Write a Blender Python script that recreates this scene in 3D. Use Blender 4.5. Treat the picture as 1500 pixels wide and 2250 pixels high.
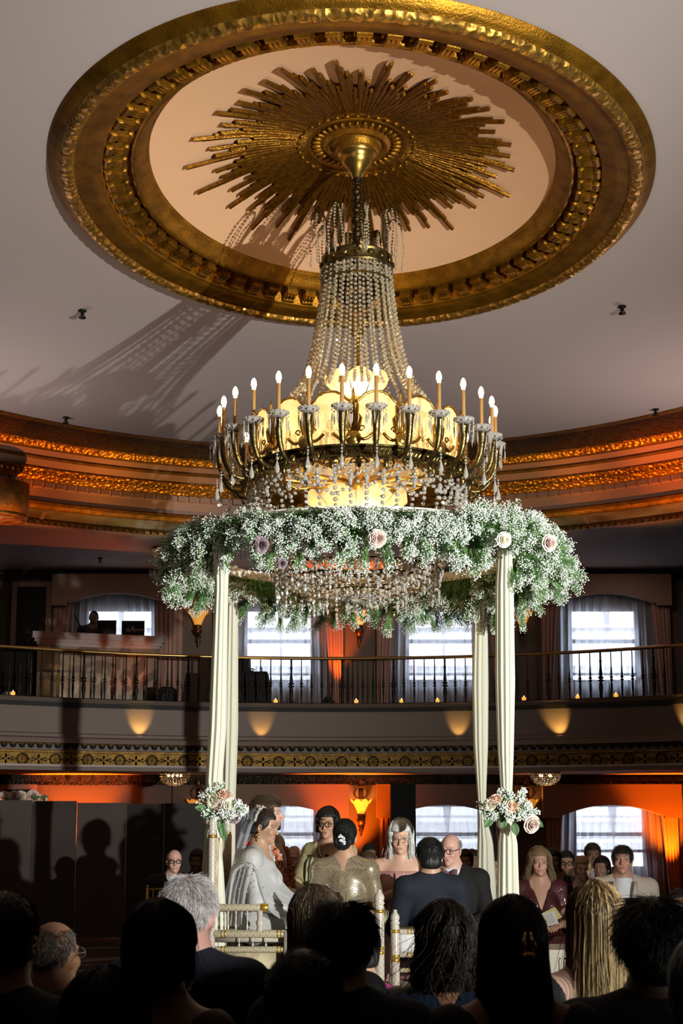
import bpy, math, random
import numpy as np
from math import pi, sin, cos, radians as rad
from mathutils import Vector, Matrix
rng = np.random.default_rng(7)
random.seed(7)
SC = bpy.context.scene
COL = SC.collection
for o in list(bpy.data.objects):
    bpy.data.objects.remove(o)

# ------------------------------------------------------------------ camera
FPX, CYPX, PITCH, CAMZ = 2800.0, 1396.0, math.atan(0.137), 1.6
cam_d = bpy.data.cameras.new('camera')
cam = bpy.data.objects.new('camera', cam_d)
COL.objects.link(cam)
cam.location = (0, 0, CAMZ)
cam.rotation_euler = (pi / 2 + PITCH, 0, 0)
cam_d.sensor_fit = 'HORIZONTAL'
cam_d.sensor_width = 24.0
cam_d.lens = 24.0 * FPX / 1500.0
cam_d.shift_y = (CYPX - 1125.0) / 1500.0
cam_d.clip_end = 200
cam_d.dof.use_dof = True
cam_d.dof.focus_distance = 10.3
cam_d.dof.aperture_fstop = 7.0
SC.camera = cam

# ------------------------------------------------------------------ world, exposure
SC.view_settings.view_transform = 'Standard'
SC.view_settings.look = 'None'
SC.view_settings.gamma = 1.0
SC.view_settings.use_curve_mapping = False
SC.view_settings.exposure = 0.0
SC.cycles.caustics_reflective = False
SC.cycles.caustics_refractive = False
SC.cycles.sample_clamp_indirect = 2.5
SC.cycles.max_bounces = 8
SC.cycles.diffuse_bounces = 3
SC.cycles.glossy_bounces = 3
SC.cycles.transmission_bounces = 6
SC.cycles.transparent_max_bounces = 14
SC.cycles.blur_glossy = 0.6
W = bpy.data.worlds.new('daylight')
SC.world = W
W.use_nodes = True
bg = W.node_tree.nodes['Background']
bg.inputs[0].default_value = (0.70, 0.82, 1.0, 1)      # overcast daylight beyond the windows
bg.inputs[1].default_value = 19.0

def lamp(name, kind, loc, col, energy, radius=0.05, target=None, cone=None, blend=0.5):
    d = bpy.data.lights.new(name, kind)
    d.color = col
    d.energy = energy
    if kind == 'AREA':
        d.size = radius
    else:
        d.shadow_soft_size = radius
    o = bpy.data.objects.new(name, d)
    COL.objects.link(o)
    o.location = loc
    if target is not None:
        v = Vector(target) - Vector(loc)
        o.rotation_euler = v.to_track_quat('-Z', 'Y').to_euler()
    if kind == 'SPOT' and cone:
        d.spot_size = rad(cone)
        d.spot_blend = blend
    return o

# the event spotlight on a stand to the right of the aisle: throws the chandelier's shadow up-left
lamp('event_spotlight', 'SPOT', (5.93, 0.72, 1.93), (0.99, 1.0, 0.93), 8000, 0.05, (0.18, 8.63, 4.01), 66, 1.0)
# unseen fill areas added to brighten the near ceiling from below
lamp('rear_ceiling_fill', 'AREA', (-3.2, 1.0, 4.6), (1.0, 0.86, 0.76), 24, 2.5, (-2.2, 5.0, 9.0))
lamp('rear_ceiling_fill', 'AREA', (3.2, 1.0, 4.6), (1.0, 0.86, 0.76), 8, 2.5, (2.2, 5.0, 9.0))
lamp('far_ceiling_fill', 'AREA', (-5.2, 15.5, 4.4), (1.0, 0.82, 0.76), 48, 2.0, (-3.4, 14.2, 9.0))  # added fill without fixtures, evens out the far part of the ceiling
lamp('far_ceiling_fill', 'AREA', (5.2, 15.5, 4.4), (1.0, 0.80, 0.72), 66, 2.0, (3.4, 14.2, 9.0))
for x_ in (-5.2, -1.6, 1.9, 5.2):  # added warm fill for the dim balcony, no fixtures
    lamp('balcony_fill', 'AREA', (x_, 22.4, 6.0), (1.0, 0.74, 0.6), 7 if x_ > -3 else 2.5, 0.6, (x_, 23.0, 0))
lamp('hair_fill_spot', 'SPOT', (2.6, -0.6, 3.3), (1.0, 0.93, 0.90), 1500, 0.05, (-0.50, 4.45, 1.36), 6.5, 0.5)  # added narrow spots to brighten the white-haired man and the blond hair
lamp('hair_fill_spot', 'SPOT', (3.4, 0.2, 2.6), (1.0, 0.95, 0.85), 330, 0.05, (0.92, 4.3, 1.12), 9, 0.8)
ORANGE = (1.0, 0.15, 0.004)
AMBER = (1.0, 0.50, 0.10)
WARM = (1.0, 0.62, 0.26)
# ------------------------------------------------------------------ helpers
def v3(*a):
    return np.array(a, float)

_c, _s = cos(PITCH), sin(PITCH)
def ray(px, py):
    x, z = (px - 750.0) / FPX, -(py - CYPX) / FPX
    return v3(x, _c - _s * z, _s + _c * z)
def atY(px, py, Y):
    r = ray(px, py)
    return r * (Y / r[1]) + v3(0, 0, CAMZ)
def atZ(px, py, Z):
    r = ray(px, py)
    return r * ((Z - CAMZ) / r[2]) + v3(0, 0, CAMZ)

class MB:
    """collects vertices and faces (with material slots) for one mesh"""
    def __init__(s):
        s.V, s.F, s.M, s.n = [], [], [], 0
    def add(s, V, F, m=0):
        V = np.asarray(V, float).reshape(-1, 3)
        for f in F:
            s.F.append(tuple(int(i) + s.n for i in f))
        s.M += [m] * len(F)
        s.V.append(V)
        s.n += len(V)
        return s
    def box(s, c, size, rot=None, m=0, taper=1.0):
        h = np.asarray(size, float) / 2
        V = np.array([[x, y, z] for z in (-1, 1) for y in (-1, 1) for x in (-1, 1)], float)
        V[4:, :2] *= taper
        V = V * h
        if rot is not None:
            V = V @ np.asarray(rot, float).T
        s.add(V + np.asarray(c, float), [(0, 2, 3, 1), (4, 5, 7, 6), (0, 1, 5, 4), (2, 6, 7, 3), (0, 4, 6, 2), (1, 3, 7, 5)], m)
        return s
    def b2(s, x0, x1, y0, y1, z0, z1, m=0):
        return s.box(((x0 + x1) / 2, (y0 + y1) / 2, (z0 + z1) / 2), (abs(x1 - x0), abs(y1 - y0), abs(z1 - z0)), m=m)
    def rings(s, R, m=0, closed=True, caps=(True, True), loop=False):
        """R: (k, n, 3) rings"""
        R = np.asarray(R, float)
        k, n = R.shape[:2]
        F = []
        kk = k if loop else k - 1
        nn = n if closed else n - 1
        for i in range(kk):
            for j in range(nn):
                a, b = i * n + j, i * n + (j + 1) % n
                c, d = ((i + 1) % k) * n + (j + 1) % n, ((i + 1) % k) * n + j
                F.append((a, b, c, d))
        if not loop and closed:
            if caps[0]: F.append(tuple(range(n))[::-1])
            if caps[1]: F.append(tuple((k - 1) * n + j for j in range(n)))
        s.add(R.reshape(-1, 3), F, m)
        return s
    def tube(s, P, r, n=8, m=0, loop=False, flat=1.0, up=None):
        P = np.asarray(P, float)
        k = len(P)
        r = np.broadcast_to(np.asarray(r, float), (k,))
        T = np.roll(P, -1, 0) - np.roll(P, 1, 0) if loop else np.gradient(P, axis=0)
        T = T / (np.linalg.norm(T, axis=1, keepdims=True) + 1e-12)
        R = np.zeros((k, n, 3))
        a = np.arange(n) / n * 2 * pi
        u = np.asarray(up, float) if up is not None else (v3(0, 0, 1) if abs(T[0][2]) < .9 else v3(1, 0, 0))
        for i in range(k):
            u = u - T[i] * (u @ T[i])
            u = u / (np.linalg.norm(u) + 1e-12)
            w = np.cross(T[i], u)
            R[i] = P[i] + r[i] * (np.cos(a)[:, None] * u + flat * np.sin(a)[:, None] * w)
        return s.rings(R, m, loop=loop)
    def lathe(s, prof, c=(0, 0, 0), n=24, m=0, axis=None, a0=0.0, a1=2 * pi, caps=(True, True)):
        """prof: (r, z) list; revolve about z (or along axis matrix)"""
        full = abs(a1 - a0 - 2 * pi) < 1e-6
        if abs(prof[0][0] - prof[-1][0]) + abs(prof[0][1] - prof[-1][1]) < .02 and prof[0][0] > .05: caps = (False, False)
        a = a0 + (a1 - a0) * (np.arange(n) / n if full else np.linspace(0, 1, n))
        R = np.array([[(r * cos(t), r * sin(t), z) for t in a] for r, z in prof], float)
        if axis is not None:
            R = R @ np.asarray(axis, float).T
        return s.rings(R + np.asarray(c, float), m, closed=full, caps=caps)
    def ball(s, c, r, n=10, k=6, m=0, rot=None):
        r = np.broadcast_to(np.asarray(r, float), (3,))
        th = np.linspace(0.02, pi - 0.02, k)
        R = np.array([[(sin(t) * cos(p), sin(t) * sin(p), -cos(t)) for p in np.arange(n) / n * 2 * pi] for t in th]) * r
        if rot is not None:
            R = R @ np.asarray(rot, float).T
        return s.rings(R + np.asarray(c, float), m)
    def inst(s, T, F, C, S=None, R=None, m=0):
        """copies of template (T, F) at centres C, scales S, rotations R, in one go"""
        T, C = np.asarray(T, float), np.asarray(C, float)
        N, q = len(C), len(T)
        V = np.broadcast_to(T, (N, q, 3))
        if S is not None:
            S = np.asarray(S, float)
            V = V * (S[:, None, None] if S.ndim == 1 else S[:, None, :])
        if R is not None:
            V = np.einsum('nij,nqj->nqi', R, V)
        V = V + C[:, None, :]
        F = np.asarray(F, int)
        FF = (F[None] + (np.arange(N) * q)[:, None, None]).reshape(-1, F.shape[1]) + s.n
        s.F += [tuple(f) for f in FF.tolist()]
        s.M += [m] * len(FF)
        s.V.append(V.reshape(-1, 3))
        s.n += N * q
        return s
    def build(s, name, mats, parent=None, smooth=True, local=False, angle=None):
        V = np.concatenate(s.V) if s.V else np.zeros((0, 3))
        if parent is not None and not local:
            V = V - np.array(ORG[parent.name])
        me = bpy.data.meshes.new(name)
        me.from_pydata(V.tolist(), [], s.F)
        if not isinstance(mats, (list, tuple)):
            mats = [mats]
        for m in mats:
            me.materials.append(m)
        if len(mats) > 1:
            me.polygons.foreach_set('material_index', np.array(s.M, np.int32))
        if smooth:
            me.polygons.foreach_set('use_smooth', np.ones(len(s.F), bool))
            if angle is not None:
                try:
                    me.set_sharp_from_angle(angle=rad(angle))
                except Exception:
                    pass
        me.update()
        o = bpy.data.objects.new(name, me)
        COL.objects.link(o)
        if parent is not None:
            o.parent = parent
            ORG[o.name] = ORG[parent.name]
        else:
            ORG[o.name] = (0.0, 0.0, 0.0)
        return o
ORG = {}

def tag(o, label=None, cat=None, group=None, kind=None):
    if label: o['label'] = label
    if cat: o['category'] = cat
    if group: o['group'] = group
    if kind: o['kind'] = kind
    return o
def thing(name, label, cat, loc=(0, 0, 0), group=None):
    o = bpy.data.objects.new(name, None)
    COL.objects.link(o)
    o.location = loc
    o.empty_display_size = 0.1
    ORG[o.name] = tuple(float(t) for t in loc)
    return tag(o, label, cat, group)
def copy_tree(o, parent=None):
    c = o.copy()
    COL.objects.link(c)
    if parent is not None:
        c.parent = parent
    ORG[c.name] = ORG.get(o.name, (0, 0, 0))
    for ch in list(o.children):
        copy_tree(ch, c)
    return c
def struct(o, label=None):
    return tag(o, label, None, None, 'structure')
def rotz(a):
    return np.array([[cos(a), -sin(a), 0], [sin(a), cos(a), 0], [0, 0, 1.0]])
def rotx(a):
    return np.array([[1.0, 0, 0], [0, cos(a), -sin(a)], [0, sin(a), cos(a)]])
def roty(a):
    return np.array([[cos(a), 0, sin(a)], [0, 1.0, 0], [-sin(a), 0, cos(a)]])
def rand_rot(N):
    q = rng.normal(size=(N, 4))
    q /= np.linalg.norm(q, axis=1, keepdims=True)
    w, x, y, z = q.T
    return np.stack([np.stack([1 - 2 * (y * y + z * z), 2 * (x * y - z * w), 2 * (x * z + y * w)], -1),
                     np.stack([2 * (x * y + z * w), 1 - 2 * (x * x + z * z), 2 * (y * z - x * w)], -1),
                     np.stack([2 * (x * z - y * w), 2 * (y * z + x * w), 1 - 2 * (x * x + y * y)], -1)], -2)

# ------------------------------------------------------------------ materials
def mat(name, col, rough=0.5, metal=0.0, spec=0.5, noise=None, bump=None, trans=0.0, ior=1.45,
        emis=None, es=0.0, attr=None, sss=0.0, sheen=0.0, col2=None, wave=None, coat=0.0, alpha=None, thin=None):
    m = bpy.data.materials.new(name)
    m.use_nodes = True
    nt = m.node_tree
    N, L = nt.nodes, nt.links
    b = N['Principled BSDF']
    I = b.inputs
    c4 = tuple(col) + (1,)
    I['Base Color'].default_value = c4
    I['Roughness'].default_value = rough
    I['Metallic'].default_value = metal
    I['Specular IOR Level'].default_value = spec
    I['IOR'].default_value = ior
    I['Transmission Weight'].default_value = trans
    I['Coat Weight'].default_value = coat
    if sheen: I['Sheen Weight'].default_value = sheen
    if sss:
        I['Subsurface Weight'].default_value = sss
        I['Subsurface Radius'].default_value = (0.012, 0.005, 0.003)
        I['Subsurface Scale'].default_value = 1.0
    if emis:
        I['Emission Color'].default_value = tuple(emis) + (1,)
        I['Emission Strength'].default_value = es
    if alpha is not None: I['Alpha'].default_value = alpha
    tc = N.new('ShaderNodeTexCoord')
    src = None
    if attr:
        a = N.new('ShaderNodeAttribute')
        a.attribute_name = attr
        src = a.outputs['Color']
    if noise:
        sc_, amt = noise[0], noise[1]
        t = N.new('ShaderNodeTexNoise')
        t.inputs['Scale'].default_value = sc_
        t.inputs['Detail'].default_value = 5
        mp = N.new('ShaderNodeMapping')
        if len(noise) > 2: mp.inputs['Scale'].default_value = noise[2]
        L.new(tc.outputs['Object'], mp.inputs['Vector'])
        L.new(mp.outputs[0], t.inputs['Vector'])
        mx = N.new('ShaderNodeMix')
        mx.data_type = 'RGBA'
        c2 = col2 if col2 else tuple(x * (1 - amt) for x in col)
        r = N.new('ShaderNodeMapRange')
        r.inputs['From Min'].default_value = 0.35
        r.inputs['From Max'].default_value = 0.65
        L.new(t.outputs['Fac'], r.inputs['Value'])
        L.new(r.outputs[0], mx.inputs[0])
        mx.inputs[6].default_value = c4
        mx.inputs[7].default_value = tuple(c2) + (1,)
        if src is not None:
            m2 = N.new('ShaderNodeMix'); m2.data_type = 'RGBA'; m2.blend_type = 'MULTIPLY'
            m2.inputs[0].default_value = 1
            L.new(src, m2.inputs[6]); L.new(mx.outputs[2], m2.inputs[7]); src = m2.outputs[2]
        else:
            src = mx.outputs[2]
    if src is not None:
        L.new(src, I['Base Color'])
    if bump:
        kind = bump[2] if len(bump) > 2 else 'noise'
        if kind == 'noise':
            t = N.new('ShaderNodeTexNoise'); t.inputs['Scale'].default_value = bump[0]; t.inputs['Detail'].default_value = 4
            out = t.outputs['Fac']
        elif kind == 'voronoi':
            t = N.new('ShaderNodeTexVoronoi'); t.inputs['Scale'].default_value = bump[0]
            out = t.outputs['Distance']
        else:
            t = N.new('ShaderNodeTexWave'); t.inputs['Scale'].default_value = bump[0]; t.inputs['Distortion'].default_value = 1.5
            out = t.outputs['Fac']
        mp = N.new('ShaderNodeMapping')
        if len(bump) > 3: mp.inputs['Scale'].default_value = bump[3]
        L.new(tc.outputs['Object'], mp.inputs['Vector'])
        L.new(mp.outputs[0], t.inputs['Vector'])
        bp = N.new('ShaderNodeBump'); bp.inputs['Strength'].default_value = bump[1]; bp.inputs['Distance'].default_value = 0.02
        L.new(out, bp.inputs['Height'])
        L.new(bp.outputs[0], I['Normal'])
    return m

def sheer_mat(name, col, thru, tl=0.6):
    """thin woven cloth: part see-through, part translucent"""
    m = bpy.data.materials.new(name)
    m.use_nodes = True
    N, L = m.node_tree.nodes, m.node_tree.links
    N.remove(N['Principled BSDF'])
    out = N['Material Output']
    d = N.new('ShaderNodeBsdfDiffuse'); d.inputs[0].default_value = tuple(col) + (1,)
    t = N.new('ShaderNodeBsdfTranslucent'); t.inputs[0].default_value = tuple(col) + (1,)
    tr = N.new('ShaderNodeBsdfTransparent')
    a = N.new('ShaderNodeMixShader'); a.inputs[0].default_value = tl
    b = N.new('ShaderNodeMixShader'); b.inputs[0].default_value = thru
    L.new(d.outputs[0], a.inputs[1]); L.new(t.outputs[0], a.inputs[2])
    L.new(a.outputs[0], b.inputs[1]); L.new(tr.outputs[0], b.inputs[2])
    L.new(b.outputs[0], out.inputs[0])
    return m

GOLD = mat('gilt_plaster', (0.37, 0.165, 0.012), 0.42, 0.85, noise=(7, 0.45), bump=(60, 0.25))
GOLDD = mat('dark_gilt', (0.30, 0.165, 0.035), 0.45, 0.7, noise=(9, 0.5), bump=(45, 0.5))
CARVED = mat('carved_dark_band', (0.045, 0.028, 0.015), 0.5, 0.4, noise=(14, 0.6), bump=(25, 0.9, 'voronoi'))
LEAFGOLD = mat('gilt_leaf_relief', (0.52, 0.27, 0.045), 0.40, 0.85, noise=(20, 0.5), bump=(16, 0.9, 'voronoi'))
CEIL = mat('ceiling_plaster', (0.47, 0.395, 0.38), 0.8, bump=(180, 0.04))
DOME = mat('dome_plaster', (0.80, 0.47, 0.27), 0.8, bump=(120, 0.04))
SALMON = mat('salmon_fascia', (0.30, 0.18, 0.125), 0.7)
WALLP = mat('brown_wallpaper', (0.13, 0.095, 0.075), 0.8, noise=(160, 0.25, (1, 1, 6)))
FASCIA = mat('woven_fascia_paper', (0.105, 0.072, 0.055), 0.75, noise=(40, 0.16, (1, 1, 14)))
CREAM = mat('painted_moulding', (0.17, 0.125, 0.105), 0.6)
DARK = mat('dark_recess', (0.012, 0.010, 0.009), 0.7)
BLACK = mat('black_cloth', (0.006, 0.006, 0.007), 0.85)
PELM = mat('pelmet_fabric', (0.30, 0.19, 0.14), 0.85, noise=(90, 0.12))
CURT = mat('rose_curtain_fabric', (0.36, 0.205, 0.16), 0.75, sheen=0.2)
SHEER = sheer_mat('sheer_voile', (0.84, 0.86, 0.92), 0.40, 0.8)
IRON = mat('black_iron', (0.012, 0.011, 0.010), 0.45, 0.6)
BRASS = mat('brass_handrail', (0.40, 0.25, 0.09), 0.3, 0.95)
PAINT = mat('white_window_paint', (0.16, 0.17, 0.19), 0.5)
# ------------------------------------------------------------------ the room
XC, YC = -0.10, 12.0            # centre of the round hall
WY, WX = 24.0, 10.5             # far wall, side walls
def pol(r, t, z):               # t: angle from +Y (0 = far side), positive to the right
    return v3(XC + r * sin(t), YC + r * cos(t), z)

carpet = mat('patterned_carpet', (0.050, 0.026, 0.018), 0.95, noise=(1.2, 0.5), col2=(0.10, 0.075, 0.05), bump=(300, 0.3))
def carpet_swirls(m):
    N, L = m.node_tree.nodes, m.node_tree.links
    b = N['Principled BSDF']
    tc = N.new('ShaderNodeTexCoord')
    n1 = N.new('ShaderNodeTexNoise'); n1.inputs['Scale'].default_value = 0.55; n1.inputs['Detail'].default_value = 1
    ml = N.new('ShaderNodeMath'); ml.operation = 'MULTIPLY'; ml.inputs[1].default_value = 34
    sn = N.new('ShaderNodeMath'); sn.operation = 'SINE'
    r = N.new('ShaderNodeValToRGB')
    r.color_ramp.elements[0].position = 0.45; r.color_ramp.elements[0].color = (0.030, 0.016, 0.012, 1)
    r.color_ramp.elements[1].position = 1.0; r.color_ramp.elements[1].color = (0.17, 0.13, 0.10, 1)
    L.new(tc.outputs['Object'], n1.inputs['Vector']); L.new(n1.outputs['Fac'], ml.inputs[0]); L.new(ml.outputs[0], sn.inputs[0])
    L.new(sn.outputs[0], r.inputs[0]); L.new(r.outputs[0], b.inputs['Base Color'])
carpet_swirls(carpet)
struct(MB().b2(-WX, WX, -4, WY, -0.1, 0).build('floor', carpet, smooth=False))
WHITEF = mat('white_dance_floor', (0.55, 0.50, 0.47), 0.35)
tag(MB().b2(-3.5, 2.6, 4.2, 12.3, 0.0, 0.012).build('dance_floor', WHITEF, smooth=False),
    'white portable dance floor laid on the patterned carpet', 'dance floor')
STAGE = 0.30
tag(MB().b2(-1.3, 1.75, 8.75, 12.2, 0.012, STAGE).build('stage_platform', mat('white_stage_skirt', (0.62, 0.58, 0.54), 0.6), smooth=False),
    'low white stage platform under the flower canopy', 'stage')

# walls: the far wall is pierced by the windows of both storeys
UPX = [261, 612, 968, 1327]
WIN = []                        # (xc, z0, z1, halfwidth, storey)
for px in UPX:
    WIN.append((atY(px, 1420, WY)[0], 3.98, 5.42, 0.66, 'upper'))
for px in (615, 977, 1340):
    WIN.append((atY(px, 1830, WY)[0], 0.50, 1.72, 0.68, 'lower'))
def pierced(name, x0, x1, z0, z1, wins, m):
    b = MB()
    xs = sorted(wins)
    prev = x0
    for (xc, a, c, hw, _) in xs:
        b.b2(prev, xc - hw, WY, WY + 0.25, z0, z1)
        b.b2(xc - hw, xc + hw, WY, WY + 0.25, z0, a)
        b.b2(xc - hw, xc + hw, WY, WY + 0.25, c, z1)
        prev = xc + hw
    b.b2(prev, x1, WY, WY + 0.25, z0, z1)
    return struct(b.build(name, m, smooth=False))
pierced('wall_back', -WX, WX, 2.6, 6.4, [w for w in WIN if w[4] == 'upper'], WALLP)
pierced('wall_back_lower', -WX, WX, 0, 2.6, [w for w in WIN if w[4] == 'lower'], WALLP)
struct(MB().b2(-WX - .2, -WX, -4, WY + .25, 0, 7.2).build('wall_left', WALLP, smooth=False))
struct(MB().b2(WX, WX + .2, -4, WY + .25, 0, 7.2).build('wall_right', WALLP, smooth=False))
struct(MB().b2(-WX - .2, WX + .2, -4.2, -4, 0, 7.2).build('wall_front', WALLP, smooth=False))
struct(MB().b2(-WX - .2, WX + .2, -4.2, WY + .3, 8.2, 8.3).build('ceiling_roof', DARK, smooth=False))
# wainscot rail, baseboard and small cornices on the far wall
b = MB()
b.b2(-WX, WX, WY - .03, WY, 3.27, 3.42); b.b2(-WX, WX, WY - .03, WY, 4.12, 4.17)
b.b2(-WX, WX, WY - .03, WY, 0.0, 0.16); b.b2(-WX, WX, WY - .03, WY, 0.82, 0.87)
struct(b.build('baseboard_back', WALLP, smooth=False))
b = MB()
for k, (d, a, c) in enumerate([(.10, 6.03, 6.12), (.16, 6.12, 6.20), (.06, 5.94, 6.03), (.10, 2.13, 2.25), (.05, 2.06, 2.13)]):
    b.b2(-WX, WX, WY - d, WY, a, c)
for i in range(90):
    b.box((-WX + .23 * i + .1, WY - .12, 6.07), (.13, .06, .07)); b.box((-WX + .23 * i + .1, WY - .11, 2.10), (.05, .05, .05))
struct(b.build('trim_3', CARVED, smooth=False))
# pilaster strips between the windows
for k, px in enumerate((435, 789, 1147, 70, 1494)):
    x = atY(px, 1400, WY)[0]
    b = MB().b2(x - .42, x + .42, WY - .07, WY, 3.42, 5.94).b2(x - .42, x + .42, WY - .07, WY, .16, 2.06)
    struct(b.build('trim_%d' % (4 + k), WALLP, smooth=False))

# upper ceiling over the balcony and rear hall: flat sheet outside the round cornice
def annulus(name, z, r, m, th=0.06, t0=-pi, t1=pi, n=144, ybound=(-4.0, WY), m2=None):
    ts = np.linspace(t0, t1, n + 1)
    inner, outer = [], []
    for t in ts:
        d = v3(sin(t), cos(t))
        k = 1e9
        if d[0] > 1e-6: k = min(k, (WX - XC) / d[0])
        if d[0] < -1e-6: k = min(k, (-WX - XC) / d[0])
        if d[1] > 1e-6: k = min(k, (ybound[1] - YC) / d[1])
        if d[1] < -1e-6: k = min(k, (ybound[0] - YC) / d[1])
        k = max(k, r + .01)
        inner.append((XC + d[0] * r, YC + d[1] * r)); outer.append((XC + d[0] * k, YC + d[1] * k))
    R = [[(x, y, z) for x, y in inner], [(x, y, z) for x, y in outer], [(x, y, z + th) for x, y in outer], [(x, y, z + th) for x, y in inner]]
    b = MB().rings(np.array(R), closed=False, loop=True)
    return b.build(name, m, smooth=False)
struct(annulus('ceiling_gallery', 6.12, 9.0, CEIL))
# balcony slab (dark carpet on top, plaster soffit below)
struct(annulus('floor_balcony', 3.20, 8.96, DARK, 0.07, -1.75, 1.75))
struct(annulus('ceiling_lower', 2.25, 8.9, CEIL, 0.05, -1.75, 1.75))

# main ceiling: plaster sheet between the oval medallion and the round cornice
MC = (0.112, 10.72)                                     # medallion centre
MROT = rad(-10)
def mel(u, t):                                          # point on the medallion oval, u = offset outward from the inner edge
    a, bb = 2.10 + u, 1.76 + u * 1.035
    x, y = bb * cos(t), a * sin(t)
    c_, s_ = cos(MROT * .9), sin(MROT * .9)
    return MC[0] + c_ * x - s_ * y, MC[1] + s_ * x + c_ * y
n = 180
ts = np.arange(n) / n * 2 * pi
inn = np.array([(*mel(0.80, t), 7.0) for t in ts])
ang = np.arctan2(inn[:, 1] - YC, inn[:, 0] - XC)
out = np.array([(XC + 6.6 * cos(a), YC + 6.6 * sin(a), 7.0) for a in ang])
up = v3(0, 0, 0.08)
struct(MB().rings(np.array([inn, out, out + up, inn + up]), loop=True).build('ceiling', CEIL, smooth=False))

# round cornice around the hall: profile read outward and down from the ceiling edge
cy_ = [(966, 6.58), (972, 6.70), (978, 6.70), (985, 6.80), (989, 6.92), (1022, 7.50), (1026, 7.55), (1036, 7.62), (1040, 7.72),
       (1051, 7.92), (1054, 7.90), (1059, 7.98), (1073, 8.18), (1077, 8.16), (1101, 8.40), (1104, 8.46), (1117, 8.50), (1141, 8.54),
       (1144, 8.50), (1150, 8.60), (1157, 8.66), (1160, 8.70), (1178, 8.94), (1181, 8.92), (1187, 9.00), (1189, 9.06)]
cm_ = [0, 0, 0, 0, 1, 2, 2, 0, 3, 0, 0, 3, 2, 2, 0, 3, 3, 0, 0, 0, 0, 4, 0, 1, 1]
prof = [(r, atY(790, y, YC + r)[2]) for y, r in cy_]
MURAL = mat('painted_mural_band', (0.20, 0.22, 0.22), 0.6, noise=(1.3, 0.5, (1, 1, 3)), col2=(0.07, 0.05, 0.03))
b = MB()
for i in range(len(prof) - 1):
    b.lathe([prof[i], prof[i + 1]], (XC, YC, 0), 160, cm_[i], caps=(False, False))
z0, z1 = prof[16][1], prof[15][1]
for k in range(-100, 101):                               # dentil blocks
    t = k * 0.0212
    b.box(pol(8.455, t, (z0 + z1) / 2 + .005), (.135, .08, (z1 - z0) * .95), rotz(-t), 3)
for k in range(-130, 131):                               # beading under the cornice
    t = k * 0.0125
    b.box(pol(8.98, t, prof[-2][1]), (.07, .05, .05), rotz(-t), 0)
for k in range(-170, 171):                               # leaf relief on the gilt torus
    t = k * 0.0105
    b.ball(pol(8.25, t, atY(790, 1087, YC + 8.28)[2]), (.04, .055, .035), 6, 4, 2, rotz(-t))
struct(b.build('trim_1', [GOLDD, CARVED, LEAFGOLD, SALMON, MURAL], smooth=False), )
# painted mural panels divided by white strips on the cornice soffit
b = MB()
for t in (-0.84, -0.545, -0.19, 0.19, 0.47, 0.80):
    P0, P1 = pol(8.72, t, prof[21][1] - .004), pol(8.93, t, prof[22][1] - .004)
    q = (P0 + P1) / 2
    b.box(q, (.07, np.linalg.norm(P1 - P0), .02), rotz(-t) @ rotx(math.atan2(P1[2] - P0[2], .21)), 0)
struct(b.build('trim_9', CREAM, smooth=False))
# round painted boss on the soffit at the left
t = math.atan2(atY(2, 1135, 18.6)[0] - XC, 18.6 - YC)
q = atY(2, 1137, 18.4)
b = MB().lathe([(0, 0.0), (.30, 0.0), (.31, -.03)], q, 28, 0).lathe([(.30, 0), (.33, -.04), (.38, -.03), (.40, .02)], q, 28, 1)
b.rings(np.array([[(q[0] + .40 * cos(a), q[1] + .4 * sin(a), q[2] + .02) for a in np.linspace(0, 2 * pi, 28, False)],
                  [(q[0] + .40 * cos(a), q[1] + .4 * sin(a), q[2] + .5) for a in np.linspace(0, 2 * pi, 28, False)]]), 1)
struct(b.build('trim_10', [mat('painted_boss', (0.45, 0.25, 0.15), 0.7, noise=(9, 0.8)), GOLDD]))

# balcony front: woven panel, mouldings, dentil course, gilt frieze with rosettes
A0, A1 = rad(90 - 62), rad(90 + 62)
def zc(y, r): return atY(790, y, YC + r)[2]
b = MB()
pf = [(1546, 8.97, 0), (1557, 8.97, 1), (1557, 9.00, 1), (1619, 9.00, 2), (1621, 8.95, 2), (1627, 8.95, 2), (1630, 8.87, 2), (1640, 8.85, 2), (1641, 8.95, 2), (1655, 8.95, 2),
      (1656, 8.90, 3), (1660, 8.90, 3), (1661, 8.94, 3), (1688, 8.94, 3), (1689, 8.88, 2), (1697, 8.88, 2), (1698, 9.05, 2)]
for i in range(len(pf) - 1):
    (ya, ra, _), (yb, rb, m_) = pf[i], pf[i + 1]
    b.lathe([(ra, zc(ya, ra)), (rb, zc(yb, rb))], (XC, YC, 0), 110, m_, None, A0, A1)
zt, zb_ = zc(1641, 8.95), zc(1654, 8.95)
for k in range(-56, 57):
    t = k * 0.0157
    b.ball(pol(8.93, t, (zt + zb_) / 2 + .012), (.05, .035, .045), 8, 5, 0, rotz(-t))
    b.box(pol(8.915, t, zt - .012), (.115, .06, .022), rotz(-t), 3)
zr = zc(1674.5, 8.94)
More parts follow.
